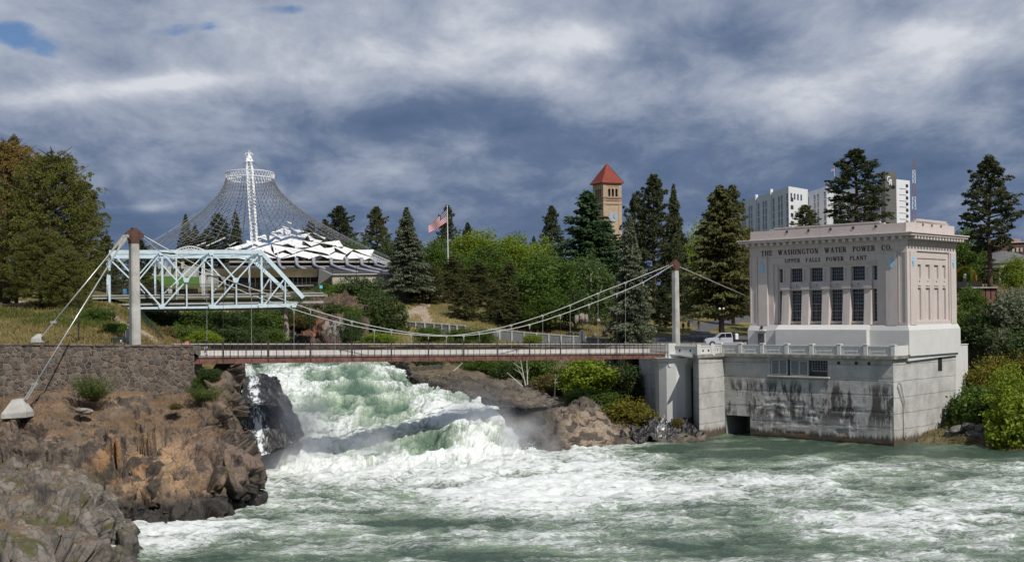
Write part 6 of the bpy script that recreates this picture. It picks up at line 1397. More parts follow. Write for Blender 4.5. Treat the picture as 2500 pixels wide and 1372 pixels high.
def broad(seed, n, R, zb, lobes=9, leaf=.028, upright=1., droop=0, ragged=.35):
    global rng
    rng = np.random.default_rng(seed); C = []; limbs = []; D = []
    cen = []
    for i in range(lobes):
        u = (i+.5)/lobes; az = i*2.4+rng.normal()*.4; z = zb+(1-zb)*(.14+.72*u); rr = R*np.sin(np.pi*min(.97, .18+.72*u))**.7
        cen.append((np.array([np.cos(az)*rr*.55, np.sin(az)*rr*.55, z]), np.array([R*.52, R*.52, (1-zb)*.24*upright])*rng.uniform(.75, 1.15)))
    cen.append((np.array([0, 0, zb+(1-zb)*.5]), np.array([R*.7, R*.7, (1-zb)*.42])))
    if zb < .3: cen.append((np.array([0, 0, zb+(1-zb)*.2]), np.array([R*.85, R*.85, (1-zb)*.22])))
    per = n//len(cen)
    for c, r in cen:
        sub = 26; d = rng.normal(size=(sub, 3)); d /= np.linalg.norm(d, axis=1)[:, None]; s = c+d*r*rng.uniform(.55, 1.0+ragged*.5, (sub, 1))
        limbs.append((Vector((0, 0, max(.03, zb*.6))), Vector(c*.5)+Vector((0, 0, zb*.4)), Vector(c), .012))
        k = per//sub; q = np.repeat(s, k, 0)+rng.normal(size=(sub*k, 3))*r.mean()*.20; C.append(q)
        if droop: D.append(np.tile(np.array([0, 0, -droop]), (len(q), 1))+(q-c)*2)
    C = np.concatenate(C); C[:, 2] = np.maximum(C[:, 2], .01); C[:, 2] /= C[:, 2].max()
    cm = leafmesh('crown', C, rng.uniform(.6, 1.25, len(C))*leaf, .62, np.concatenate(D) if droop else None, spread=.6)
    return cm, trunkmesh('trunk', .8, .022, limbs=limbs)
def twiggy(seed, n=46, leafn=2600, leaf=.03):
    global rng
    rng = np.random.default_rng(seed); mb = MB(); C = []
    for i in range(n):
        az = rng.uniform(0, 6.28); sp = rng.uniform(.1, .55); top = np.array([np.cos(az)*sp, np.sin(az)*sp, rng.uniform(.5, 1.)]); b0 = top*np.array([.15, .15, 0]); mid_ = (b0+top)/2+rng.normal(size=3)*.05
        mb.tube([Vector(b0), Vector(mid_), Vector(top)], [.008, .006, .002], 4); k = leafn//n; t = rng.uniform(.25, 1, k)[:, None]; C.append(b0*(1-t)+top*t+rng.normal(size=(k, 3))*.06)
    C = np.concatenate(C); C[:, 2] = np.clip(C[:, 2], .01, None); return leafmesh('crown', C, rng.uniform(.6, 1.2, len(C))*leaf, .5), mb.mesh('stems')
PR = {}
PR['spruceA'] = conifer('spruce', 1, 330, .235, .03); PR['spruceB'] = conifer('spruce', 2, 260, .27, .06)
PR['pineA'] = conifer('pine', 3, 92, .24, .12); PR['pineB'] = conifer('pine', 4, 74, .22, .32); PR['pineC'] = conifer('pine', 5, 135, .27, .04)
PR['plumpA'] = conifer('plump', 6, 200, .36, .10); PR['plumpB'] = conifer('plump', 7, 170, .36, .14)
PR['cedar'] = conifer('cedar', 8, 210, .30, .02); PR['cedarB'] = conifer('cedar', 18, 150, .30, .05); PR['fir'] = conifer('cedar', 28, 190, .30, .17)
PR['broadA'] = broad(9, 15000, .34, .14, 10, .030); PR['broadB'] = broad(10, 13000, .46, .08, 12, .034); PR['birch'] = broad(11, 9000, .25, .10, 9, .028, droop=.8)
PR['bushA'] = broad(12, 8000, .62, .0, 10, .055); PR['bushB'] = broad(13, 7000, .55, .0, 8, .060, ragged=.7); PR['bushC'] = broad(14, 9000, .50, .0, 11, .050, ragged=.5); PR['twig'] = twiggy(15, 70, 5200, .045); PR['maple'] = broad(16, 7000, .5, .0, 14, .075, ragged=.3)
BASEW = {}
for k_, (a, b) in PR.items():
    co = np.empty(len(a.vertices)*3, np.float32); a.vertices.foreach_get('co', co); co = co.reshape(-1, 3); BASEW[k_] = float(np.percentile(co[:, 0], 98.8)-np.percentile(co[:, 0], 1.2))
for a, b in PR.values(): a.materials.append(LF['pine']); b.materials.append(BARK)
VR_ = random.Random(11)
def plant(kind, leaf, px, yt, yb, w, Y, label, name='pine_tree', cat='tree', group=None, bark=BARK, part='crown', stem='trunk'):
    """px centre, yt top, yb base, w width in photo px"""
    h = (yb-yt)/F*Y; base = P(px, yb, Y); wx = (w/F*Y)/BASEW[kind]
    e = empty(name, base, label, cat, group); rz = VR_.uniform(0, 6.28)
    for me, nm, mt in ((PR[kind][0], part, LF[leaf]), (PR[kind][1], stem, bark)):
        o = bpy.data.objects.new(nm, me); COL.objects.link(o); o.parent = e; o.rotation_euler = (0, 0, rz); o.scale = (wx, wx, h); o.material_slots[0].link = 'OBJECT'; o.material_slots[0].material = mt
    return e
T = lambda *a, **k: plant(*a, name='pine_tree', **k)
gl_ = 'conifers along the skyline'
# left group
plant('plumpA', 'olive', 132, 372, 745, 235, 150, 'broad olive-green pine filling the left edge above the grass slope', 'pine_tree', group='big pines on the left bank')
plant('plumpB', 'brown', 15, 345, 742, 250, 156, 'bronze-tinted pine cut off by the left edge of the view', 'pine_tree', group='big pines on the left bank')
plant('pineA', 'pine', 205, 440, 740, 110, 168, 'darker open-branched pine directly right of the broad olive pine', 'pine_tree', group='big pines on the left bank')
plant('pineC', 'pine', 262, 575, 742, 90, 214, 'low dark pine between the big pines and the left pylon', 'pine_tree')
plant('pineB', 'pine', 40, 328, 740, 90, 160, 'thin tufted pine top poking above the bronze pine', 'pine_tree')
plant('plumpB', 'olive', 100, 560, 755, 150, 143, 'lower rounded pine in front of the trunks at far left', 'pine_tree')
plant('plumpA', 'olive', 165, 610, 770, 120, 141, 'short olive pine skirting the grass slope left of the lamp post', 'pine_tree')
plant('broadB', 'green', 10, 640, 745, 90, 170, 'bright green bush glimpsed behind the pine trunks at far left', 'shrub', 'shrub')
plant('pineC', 'dark', 345, 585, 700, 60, 260, 'small dark pine just right of the left pylon', 'pine_tree', group=gl_)
plant('pineC', 'pine', 330, 650, 745, 110, 222, 'dark bushy pine behind the left end of the blue truss bridge', 'pine_tree')
plant('pineC', 'pine', 375, 680, 745, 70, 225, 'short pine seen through the blue truss beside the lawn', 'pine_tree')
# behind the net
plant('spruceB', 'dark', 455, 523, 680, 62, 330, 'dark spruce behind the net, leftmost of the four there', 'pine_tree', group='dark trees behind the cable net')
plant('spruceB', 'dark', 478, 545, 680, 52, 332, 'shorter dark spruce behind the net, second from the left', 'pine_tree', group='dark trees behind the cable net')
plant('pineC', 'dark', 535, 521, 680, 84, 325, 'broad dark pine behind the net left of the mast', 'pine_tree', group='dark trees behind the cable net')
plant('spruceB', 'dark', 577, 515, 680, 56, 322, 'narrow dark spruce behind the net nearest the mast', 'pine_tree', group='dark trees behind the cable net')
plant('pineC', 'dark', 505, 560, 680, 60, 330, 'low dark pine filling the gap behind the net', 'pine_tree', group='dark trees behind the cable net')
# right of the pavilion
for a in [('pineC', 'dark', 760, 540, 690, 64, 345, 'small round dark pine above the right side of the white sails'), ('pineC', 'dark', 795, 535, 690, 60, 350, 'pale-topped small pine between the sails and the twin pine'),
          ('pineC', 'dark', 832, 502, 695, 100, 330, 'wide twin-topped dark pine right of the pavilion'), ('pineC', 'pine', 922, 504, 700, 82, 320, 'tall green-grey pine halfway between pavilion and blue spruce'),
          ('pineC', 'dark', 1094, 501, 690, 62, 330, 'dark conical tree directly behind the flag'), ('pineC', 'dark', 1143, 543, 690, 44, 345, 'small dark pine top just right of the flagpole'),
          ('pineB', 'dark', 1305, 575, 690, 24, 380, 'tiny dark treetop on the skyline above the bright green trees'), ('pineC', 'dark', 1348, 502, 700, 66, 300, 'grey-green pine left of the big cedar'),
          ('pineC', 'dark', 1598, 426, 760, 130, 262, 'tallest dark pine right of the clock tower'), ('spruceB', 'dark', 1648, 450, 760, 86, 268, 'slim dark conifer right beside the tallest pine'),
          ('pineB', 'dark', 1552, 470, 760, 70, 275, 'open feathery pine between the clock tower and the tallest pine')]:
    plant(*a, 'pine_tree', group=gl_)
plant('broadB', 'green', 870, 575, 700, 80, 310, 'yellow-green tree between the two dark pines right of the pavilion', 'leafy_tree')
plant('broadB', 'deep', 960, 580, 700, 70, 315, 'dull green tree between the grey pine and the blue spruce', 'leafy_tree')
plant('spruceB', 'blue', 995, 506, 708, 108, 236, 'dense blue-green spruce standing on the stone terrace', 'spruce_tree')
# leafy mass
for a in [('broadA', 'green', 1058, 575, 712, 90, 262, 'leafy green tree behind the lower flagpole'), ('broadA', 'lime', 1160, 555, 690, 120, 275, 'bright green tree right of the flagpole, first of the leafy row'), ('broadA', 'lime', 1240, 566, 700, 130, 272, 'bright green tree in the middle of the leafy row'),
          ('broadB', 'lime', 1310, 572, 710, 110, 276, 'bright green tree at the right end of the leafy row'), ('broadB', 'green', 1110, 600, 710, 90, 268, 'darker leafy tree under the flag'), ('broadA', 'green', 1200, 590, 720, 110, 262, 'mid green tree in front of the leafy row'),
          ('broadB', 'lime', 1705, 530, 760, 90, 290, 'yellow-green tree glimpsed between the dark pine and the drooping fir'), ('broadA', 'amber', 1835, 545, 760, 70, 262, 'yellowish tree against the left edge of the power plant roof'),
          ('broadA', 'green', 1400, 640, 740, 90, 258, 'deep green tree under the big cedar')]:
    plant(*a, 'leafy_tree', group='leafy trees in the park')
plant('cedar', 'cedar', 1438, 464, 740, 190, 258, 'big dark cedar with upswept ragged branches in front of the clock tower', 'cedar_tree')
plant('cedarB', 'cedar', 1480, 540, 740, 150, 262, 'lower dark cedar limbs right of the big cedar', 'cedar_tree')
plant('fir', 'bronzefir', 1762, 452, 826, 180, 212, 'large bronze-green drooping fir between the right pylon and the power plant', 'fir_tree')
plant('pineC', 'pine', 1790, 452, 790, 110, 226, 'grey pine top rising behind the drooping fir', 'pine_tree')
plant('spruceA', 'blue', 1541, 525, 840, 104, 203, 'tall narrow spruce with pale needle tips left of the right pylon', 'spruce_tree')
plant('pineC', 'dark', 1625, 700, 800, 70, 232, 'dark low conifer left of the right pylon', 'pine_tree')
# hill trees
for a in [('pineC', 'pine', 1050, 640, 745, 78, 240, 'olive pine at the top of the grass hill, leftmost of the hill pines'), ('pineC', 'pine', 1108, 625, 745, 84, 246, 'olive pine just right of the flagpole foot'), ('pineC', 'pine', 1135, 690, 800, 78, 226, 'olive pine standing alone low on the grass hill'),
          ('pineC', 'pine', 1172, 640, 745, 80, 246, 'olive pine behind the lone pine'), ('pineC', 'pine', 1212, 690, 808, 66, 226, 'olive pine right of the lone pine'), ('pineC', 'pine', 1245, 640, 806, 84, 232, 'taller olive pine next to the green beech'),
          ('pineC', 'pine', 1258, 700, 815, 60, 222, 'small dark pine at the foot of the hill near the canal wall')]:
    plant(*a, 'pine_tree', group='young pines on the grass hill')
plant('broadA', 'green', 1335, 608, 790, 150, 226, 'large rounded fresh green tree on the hill', 'leafy_tree'); plant('broadA', 'green', 1330, 700, 802, 110, 222, 'lower skirt of fresh green foliage in front of the rounded tree', 'leafy_tree')
plant('broadB', 'green', 1300, 735, 805, 44, 220, 'small bright bush at the foot of the rounded green tree', 'shrub', 'shrub')
plant('birch', 'birch', 1445, 612, 790, 92, 236, 'pale airy birch with white stems right of the rounded tree', 'birch_tree', bark=BIRCHB); plant('birch', 'deep', 1405, 700, 800, 80, 224, 'dull weeping tree below the birch', 'birch_tree', bark=BARKG); plant('birch', 'birch', 1478, 660, 790, 60, 238, 'slim birch beside the tall narrow spruce', 'birch_tree', bark=BIRCHB)
# hotel trees and right side
plant('pineC', 'pine', 1968, 500, 640, 92, 225, 'dark pine in front of the hotel, rising over the plant roof', 'pine_tree'); plant('pineA', 'dark', 2092, 363, 640, 150, 232, 'tall open pine in front of the hotel lift tower', 'pine_tree')
plant('pineB', 'dark', 2417, 377, 722, 128, 205, 'tall solitary pine with bare trunk at the right edge', 'pine_tree')
plant('broadA', 'green', 2352, 548, 715, 92, 222, 'leafy tree between the power plant and the solitary pine', 'leafy_tree'); plant('cedar', 'bronzefir', 2395, 590, 715, 90, 238, 'dull weeping conifer behind the solitary pine', 'fir_tree')
plant('birch', 'lime', 2477, 622, 712, 66, 196, 'small bright green tree in front of the round park building', 'leafy_tree'); plant('broadB', 'lime', 2345, 640, 712, 60, 212, 'yellow-green tree over the orange playground arch', 'leafy_tree')
# right bank shrubs
SH_ = dict(name='shrub', cat='shrub')
for a in [('bushC', 'green', 2350, 735, 850, 90, 178, 'bright shrub touching the right corner of the power plant'), ('bushA', 'deep', 2420, 740, 850, 150, 172, 'broad dark shrub below the brown shed'), ('bushB', 'grey', 2480, 700, 800, 100, 168, 'silvery sage bush below the solitary pine'),
          ('bushB', 'deep', 2455, 790, 900, 140, 166, 'shaded shrub in the middle of the right bank'), ('bushC', 'green', 2345, 780, 850, 60, 180, 'light green shrub above the wing wall'), ('bushA', 'amber', 2420, 860, 1010, 130, 160, 'yellowish shrub on the right bank above the boulders'),
          ('bushC', 'deep', 2370, 940, 1075, 90, 155, 'dark shrub beside the basement corner'), ('maple', 'green', 2405, 930, 1070, 140, 152, 'rounded bright shrub hanging over the boulders'), ('bushC', 'amber', 2490, 850, 960, 120, 162, 'olive shrub at the right edge'),
          ('birch', 'lime', 2470, 885, 1105, 110, 145, 'upright lime-green sapling at the water edge on the right'), ('maple', 'lime', 2480, 960, 1105, 130, 143, 'bright leafy shrub overhanging the water at the right edge'), ('bushB', 'grey', 2440, 800, 880, 70, 165, 'small grey bush among the dark shrubs on the right bank'),
          ('bushC', 'green', 2375, 690, 760, 60, 186, 'green shrub under the brown shed'), ('bushA', 'deep', 2500, 780, 880, 110, 168, 'dark shrub at the right edge of the view'), ('bushC', 'deep', 2335, 880, 960, 40, 168, 'narrow shrub creeping up behind the wing wall')]:
    plant(*a, 'shrub', cat='shrub', group='shrubs on the right bank', part='foliage', stem='stems')
# thickets under the blue bridge (countable shrubs)
thick = [('bushA', 'green', 440, 790, 842, 90, 172, 'green shrub low on the bank left of the two lime shrubs'), ('bushC', 'deep', 560, 790, 842, 90, 178, 'dark shrub by the water right of the lime shrubs'), ('bushA', 'deep', 615, 792, 842, 90, 182, 'dark low shrub by the water under the middle of the truss'), ('bushC', 'green', 660, 795, 842, 70, 186, 'green low shrub by the water left of the timber pile'), ('bushC', 'deep', 800, 735, 775, 100, 214, 'dark shrub crowning the broken red rock'), ('bushB', 'green', 850, 745, 790, 70, 212, 'green brush on top of the grey rock face'), ('bushB', 'dry', 735, 760, 800, 50, 205, 'brown brush on the left shoulder of the broken rock'), ('bushA', 'deep', 400, 745, 830, 120, 203, 'dark shrub behind the left pylon under the blue truss'), ('bushC', 'green', 455, 748, 815, 110, 212, 'green shrub high under the left truss panels'), ('bushA', 'green', 515, 750, 812, 110, 214, 'green shrub high under the middle truss panel'), ('bushC', 'deep', 575, 748, 815, 110, 216, 'dark shrub high under the right truss panel'), ('bushA', 'deep', 630, 748, 812, 100, 216, 'dark shrub behind the timber pile'), ('bushB', 'deep', 360, 750, 800, 80, 200, 'dark brush just right of the left pylon base'), ('bushB', 'dry', 440, 795, 838, 90, 180, 'reddish brown brush at the left end of the river bank'),
 ('bushA', 'deep', 745, 745, 800, 70, 206, 'dark shrub left of the broken red rock'), ('bushA', 'deep', 860, 760, 835, 60, 202, 'dark shrub right of the grey rock face'),('bushA', 'deep', 430, 756, 832, 130, 198, 'dark shrub below the left half of the blue truss'), ('bushC', 'green', 480, 765, 835, 90, 194, 'brighter green shrub below the blue truss, second from the left'), ('bushA', 'deep', 540, 755, 832, 130, 204, 'dark shrub under the middle of the blue truss'),
         ('bushC', 'deep', 600, 760, 832, 110, 208, 'dark shrub under the blue truss with a bare spot in front'), ('bushC', 'green', 655, 752, 828, 100, 206, 'green shrub under the right half of the blue truss'), ('bushA', 'deep', 700, 740, 820, 90, 210, 'dark shrub beside the timber pile'),
         ('bushC', 'lime', 492, 800, 842, 60, 150, 'yellow-green shrub at the left end of the footbridge'), ('bushC', 'lime', 520, 808, 842, 44, 149, 'small yellow-green shrub right of its larger twin by the footbridge'), ('bushB', 'dry', 400, 795, 838, 70, 170, 'brownish brush right of the left pylon'),
         ('bushC', 'green', 770, 700, 770, 110, 226, 'bright shrub right of the end post of the blue truss'), ('bushA', 'deep', 735, 722, 770, 90, 222, 'dark shrub at the foot of the blue end post'), ('bushC', 'green', 820, 682, 735, 90, 234, 'green shrub in front of the ring building'),
         ('bushB', 'deep', 880, 672, 760, 110, 230, 'tall twiggy shrub on the bank in front of the ring building'), ('bushA', 'deep', 905, 700, 800, 110, 222, 'dense dark shrub on the rocky bank'), ('bushC', 'green', 895, 740, 820, 80, 216, 'green shrub above the grey rock face'),
         ('bushB', 'deep', 940, 720, 825, 100, 215, 'brown-green shrub left of the grass hill'), ('bushC', 'lime', 925, 808, 842, 80, 200, 'lime shrub behind the footbridge railing'), ('bushA', 'deep', 1000, 695, 730, 70, 242, 'low shrub below the stone terrace'),
         ('bushC', 'green', 1050, 790, 835, 70, 206, 'light shrub before the canal wall, leftmost'), ('bushC', 'green', 1120, 795, 838, 70, 206, 'light shrub before the canal wall, second from the left'), ('bushB', 'green', 1180, 800, 838, 60, 206, 'light shrub before the canal wall, third from the left'),
         ('bushC', 'lime', 1300, 812, 840, 50, 204, 'lime shrub before the right part of the canal wall')]
for a in thick: plant(*a, 'shrub', cat='shrub', group='shrubs on the far bank', part='foliage', stem='stems')
isl = [('bushB', 'deep', 1040, 868, 905, 90, 186, 'low grey-green brush at the left end of the island rocks'), ('bushC', 'green', 1170, 862, 912, 90, 182, 'green brush on the island under the middle of the footbridge'), ('bushB', 'dry', 1110, 858, 898, 90, 190, 'brownish brush on the island left of the white saplings'),
       ('bushB', 'green', 1310, 858, 945, 110, 176, 'olive brush right of the white saplings'), ('bushC', 'dry', 1350, 900, 965, 80, 172, 'dry brush beside the bright maple'), ('bushA', 'green', 1220, 865, 925, 80, 180, 'soft green brush beside the white saplings'),
       ('maple', 'lime', 1435, 866, 968, 120, 168, 'bright lime maple bush lit by the sun under the footbridge'), ('bushC', 'deep', 1520, 872, 990, 110, 172, 'shaded dark bush between the maple and the round pier'), ('bushC', 'green', 1440, 945, 985, 130, 163, 'low green fringe beneath the bright maple'),
       ('bushC', 'amber', 1535, 965, 1040, 110, 156.5, 'yellow-green bush on the rock next to the round pier'), ('bushC', 'green', 1510, 970, 1030, 70, 157, 'leafy green bush on the island boulder'), ('bushB', 'dry', 1270, 900, 950, 90, 178, 'bare brown brush on the island slope'),
       ('bushB', 'dry', 1655, 1018, 1045, 30, 156, 'small tuft of yellow grass at the foot of the round pier'), ('bushC', 'deep', 1250, 875, 935, 70, 177, 'dark brush under the white saplings'), ('bushC', 'green', 1390, 880, 960, 50, 172, 'green brush left of the bright maple'), ('bushA', 'deep', 1580, 880, 1000, 60, 176, 'dark ivy-like bush in the shade behind the pier')]
for a in isl: plant(*a, 'shrub', cat='shrub', group='brush on the island', part='foliage', stem='stems')
left = [('bushC', 'deep', 512, 893, 928, 56, 117.5, 'dark shrub tucked under the left end of the footbridge'), ('twig', 'green', 228, 915, 980, 96, 110.5, 'round green bush growing at the foot of the stone wall'), ('bushC', 'green', 492, 908, 945, 36, 117, 'small leafy bush below the end of the footbridge'), ('twig', 'green', 500, 940, 985, 84, 114, 'spreading green shrub on the corner of the bluff'),
        ('bushC', 'green', 230, 745, 790, 60, 130, 'bright green shrub on the slope beside the lamp post'), ('bushC', 'green', 285, 780, 822, 60, 124, 'green shrub above the utility box'), ('bushB', 'deep', 262, 752, 790, 44, 134, 'dark shrub left of the left pylon'),
        ('twig', 'grey', 162, 1290, 1340, 56, 78, 'silvery sagebrush on the foreground rock'), ('twig', 'grey', 30, 1320, 1362, 46, 72, 'pale sagebrush at the bottom left corner'), ('bushC', 'dry', 430, 980, 1000, 30, 111.5, 'small green tuft on the bluff below the wall')]
for a in left: plant(*a, 'shrub', cat='shrub', part='foliage', stem='stems')
# white bare saplings on the island
def sapling(segs, label):
    e = empty('bare_sapling', segs[0][0], label, 'sapling', 'bare white saplings on the island')
    for k, s in enumerate(segs): MB().tube(s, [.085 if k == 0 else .04, .03 if k == 0 else .015], 5).build('stem' if k == 0 else 'twig', BIRCHB, e)
Q = lambda x, y, Y=170: P(x, y, Y)
sapling([[Q(1283, 941), Q(1270, 874)], [Q(1278, 915), Q(1255, 900)], [Q(1275, 900), Q(1252, 885)], [Q(1279, 925), Q(1262, 893)]], 'white leaning sapling under the footbridge, left one of the pair'); sapling([[Q(1288, 939), Q(1286, 874)], [Q(1287, 915), Q(1293, 895)]], 'white upright sapling under the footbridge, right one of the pair')
sapling([[Q(1276, 943), Q(1238, 909)], [Q(1262, 930), Q(1250, 925)]], 'white sapling lying low to the left of the pair'); sapling([[Q(1354, 980, 160), Q(1356, 915, 160)], [Q(1355, 930, 160), Q(1363, 916, 160)], [Q(1355, 935, 160), Q(1370, 930, 160)]], 'thin bare stem on the island slope beneath the maple'); sapling([[Q(1108, 905), Q(1130, 885)], [Q(1110, 903), Q(1122, 897)]], 'short white dead branch on the left island rocks')
# ------------------------------------------------------------------ grass tufts (stuff)
def tufts(name, pts, h, mat, label):
    k = len(pts); d = rng.normal(size=(k, 3))*.35+np.array([0, 0, 1]); d /= np.linalg.norm(d, axis=1)[:, None]; s = rng.uniform(.5, 1.2, k)*h
    b = np.cross(d, rng.normal(size=(k, 3))); b /= np.linalg.norm(b, axis=1)[:, None]; v = np.stack([pts-b*s[:, None]*.12, pts+b*s[:, None]*.12, pts+d*s[:, None]], 1).reshape(-1, 3)
    o = obj(name, npmesh(name, v, np.arange(3*k).reshape(-1, 3), False), mat); tag(o, label, 'grass', kind='stuff')
def scatter(oname, n, cond):
    o = bpy.data.objects.get(oname); me = o.data; k = len(me.vertices); co = np.empty(k*3, np.float32); me.vertices.foreach_get('co', co); co = co.reshape(-1, 3).astype(float); px, py = topix(co); m = np.where(cond(px, py, co))[0]
    i = rng.choice(m, n); return co[i]+rng.normal(size=(n, 3))*np.array([.25, .25, .02])
DRYG = leafmat('grass_dry', (.21, .165, .075), .2); RUSTG = leafmat('grass_rust', (.23, .15, .085), .2); GRG = leafmat('grass_green', (.09, .12, .025), .3)
tufts('dry_grass', scatter('left_slope', 16000, lambda x, y, c: (x > -60) & (x < 440) & (y < 850) & (y > 738)), .42, DRYG, 'dry straw-coloured grass on the slope above the stone wall')
tufts('green_grass', scatter('left_slope', 15000, lambda x, y, c: (x > -60) & (x < 440) & (y < 800) & (y > 738) & (fbm(c/6, 3) > 0)), .5, GRG, 'green grass patches on the slope under the pines')
tufts('rusty_ground_cover', scatter('bluff', 15000, lambda x, y, c: (y < 1065) & (y > 960) & (c[:, 2] > 4.6) & (x < 560)), .20, RUSTG, 'rust-brown low ground cover on top of the bluff')
tufts('hill_grass', scatter('park_hill', 14000, lambda x, y, c: ((x < 1560) | (y < 760)) & (x > 950) & (x < 1850) & (y > 690) & (y < 840)), .55, DRYG, 'dry tan grass on the park hill')
tufts('bank_grass', scatter('right_bank', 7000, lambda x, y, c: (x > 2250) & (x < 2560)), .5, GRG, 'rough green grass on the right bank')

# ================================================================== SMALL THINGS
# boulders at the water on the right
def boulder(c, r, seed, mat, label, group, name='boulder'):
    b = bmesh.new(); bmesh.ops.create_icosphere(b, subdivisions=3, radius=1); v = np.array([x.co[:] for x in b.verts]); q = v+seed*3.7
    rr = 1+fbm(q*1.1, 3)*.5; pl_ = np.random.default_rng(seed).normal(size=(9, 3)); pl_ /= np.linalg.norm(pl_, axis=1)[:, None]
    v = v*rr[:, None]
    for p_ in pl_: dd = v@p_; v = v-np.outer(np.maximum(dd-.68, 0), p_)
    v = v*np.array(r)
    for x, y in zip(b.verts, v): x.co = y
    me = bpy.data.meshes.new(name); b.to_mesh(me); b.free(); fattr(me, 'block', np.full(len(v), random.random())); o = obj(name, me, mat); o.location = c; tag(o, label, 'rock', group); return o
BO = M('boulder_grey', (.10, .095, .09), .9, .35, 1.5, .8, 5, col2=(.17, .16, .15)); BOB = M('boulder_pale', (.19, .165, .14), .9, .3, 1.5, .7, 5, col2=(.25, .22, .19))
rk = [(2318, 1062, 18, 'square grey boulder touching the basement corner at the waterline'), (2338, 1048, 20, 'grey boulder second from the basement corner'), (2352, 1068, 16, 'low wet boulder at the waterline right of the basement'), (2365, 1040, 18, 'grey boulder under the dark shrub'), (2376, 1062, 20, 'broad flat boulder in the middle of the rock pile'),
      (2392, 1045, 16, 'boulder behind the flat one'), (2402, 1068, 20, 'dark wet boulder right of the flat one'), (2418, 1050, 18, 'grey boulder under the bright shrub'), (2430, 1072, 22, 'dark boulder at the waterline under the bright shrub'), (2452, 1082, 20, 'boulder half hidden by the lime-green sapling')]
for k, (x, y, s, lb) in enumerate(rk):
    Y = 149-(x-2300)*.025; r = s/F*Y; boulder(P(x, y, Y), (r*1.0, r*.9, r*.72), k+1, BO, lb, 'boulders at the water on the right')
rk2 = [(1395, 812, 10, 'small grey stone on the grass left of the info sign'), (1478, 813, 12, 'grey stone right of the info sign'), (1452, 816, 9, 'low stone beside the info sign'), (1408, 776, 8, 'upright brown stone, left of the standing group'), (1420, 774, 10, 'tallest brown standing stone'), (1431, 777, 9, 'brown standing stone, right of the tallest'), (1460, 781, 7, 'small reddish standing stone'), (1495, 812, 8, 'small stone beside the tall spruce')]
for k, (x, y, s, lb) in enumerate(rk2): r = s/F*218; up_s = 1.5 if 770 < y < 780 else .7; boulder(P(x, y+2, 218), (r*.8, r*.8, r*up_s), 30+k, BOB if y < 790 else BO, lb, 'stones set in the park grass', 'stone')
boulder(P(625, 1214, 107.5), (.95, .9, .8), 77, M('boulder_wet', (.025, .023, .022), .5, .3, 2, .8, 5, spec=.5), 'dark wet boulder at the tip of the bluff by the water', None)
boulder(P(205, 1002, 108.5), (.9, .7, .35), 78, BOB, 'pale flat rock lying on the bluff below the round bush', None); boulder(P(178, 1325, 80), (.8, .7, .4), 79, BO, 'dark rounded boulder on the foreground rock', None)
# rocky bank behind the footbridge
RB2 = M('bank_rubble', (.11, .06, .045), .9, .4, .8, .9, 3, col2=(.24, .17, .13)); RBG = M('bank_rock_grey', (.16, .155, .15), .9, .35, 1.2, 1., 4, col2=(.30, .29, .28))
# canal wall
def wallrun(pts, Y, h, name, label, mat, postm, nposts=4):
    e = empty(name, P(*pts[0], Y[0]), label, 'wall'); W3 = [P(x, y, yy) for (x, y), yy in zip(pts, Y)]
    for a, b in zip(W3[:-1], W3[1:]):
        n = Vector(((b-a).y, -(b-a).x, 0)).normalized()*.35; MB().hexa([a+Vector((0, 0, -h)), b+Vector((0, 0, -h)), b-n+Vector((0, 0, -h)), a-n+Vector((0, 0, -h)), a, b, b-n, a-n]).build('wall_panel', mat, e)
        MB().beam(a+Vector((0, 0, .08))-n*.5, b+Vector((0, 0, .08))-n*.5, .5, .16).build('coping', CONC, e)
        for k in range(nposts): q = a.lerp(b, k/nposts); MB().box(q+Vector((-.14, -.10, -h*.99)), q+Vector((.14, .3, .22))).build('post', CONC, e)
    return e
CW = M('canal_wall_grey', (.17, .18, .19), .85, .2, 1, .2, 6)
wallrun([(970, 785), (1060, 791), (1135, 797)], [219, 216, 213], 1.9, 'canal_wall', 'long low grey wall with white coping at the foot of the hill, left run', CW, CONC, 4)
wallrun([(1190, 804), (1310, 815), (1430, 824), (1560, 834)], [213, 211, 209, 206], 2.2, 'canal_wall', 'long low grey wall with white coping at the foot of the hill, right run', CW, CONC, 4)
e = empty('info_sign', P(1421, 842, 206), 'dark grey info board on a post in front of the canal wall', 'sign'); a = P(1413.5, 832, 206); mb = MB(); mb.prism([a, a+Vector((1.05, 0, 0)), a+Vector((1.05, 0, 1.45)), a+Vector((.53, 0, 1.9)), a+Vector((0, 0, 1.45))], (0, .15, 0)); mb.build('board', M('sign_grey', (.10, .12, .13), .6, .1, 3), e); MB().beam(P(1421, 842, 206), P(1421, 808, 206), .14, .14).build('post', DARK, e)
# stone terrace wall by the blue spruce
e = empty('terrace_wall', P(965, 715, 240), 'grey stone terrace wall with pale coping and timber fence under the blue spruce', 'wall')
STG = M('rubble_grey', (.20, .19, .18), .9, .4, 2, .8, 5); slab([(915, 735), (1000, 735), (1000, 704), (915, 704)], 240, 1.2, 'wall_panel', STG, e); slab([(912, 704), (1003, 704), (1003, 699), (912, 699)], 239.7, 2, 'coping', CONC, e)
TF = M('fence_timber', (.10, .065, .05), .9, .25, 3)
for x in (956, 966, 976, 986, 995): MB().beam(P(x, 698, 240), P(x, 685, 240), .18, .18).build('fence_post', TF, e)
for y in (686, 690, 694): MB().beam(P(955, y, 240), P(996, y, 240), .08, .2).build('fence_rail', TF, e)
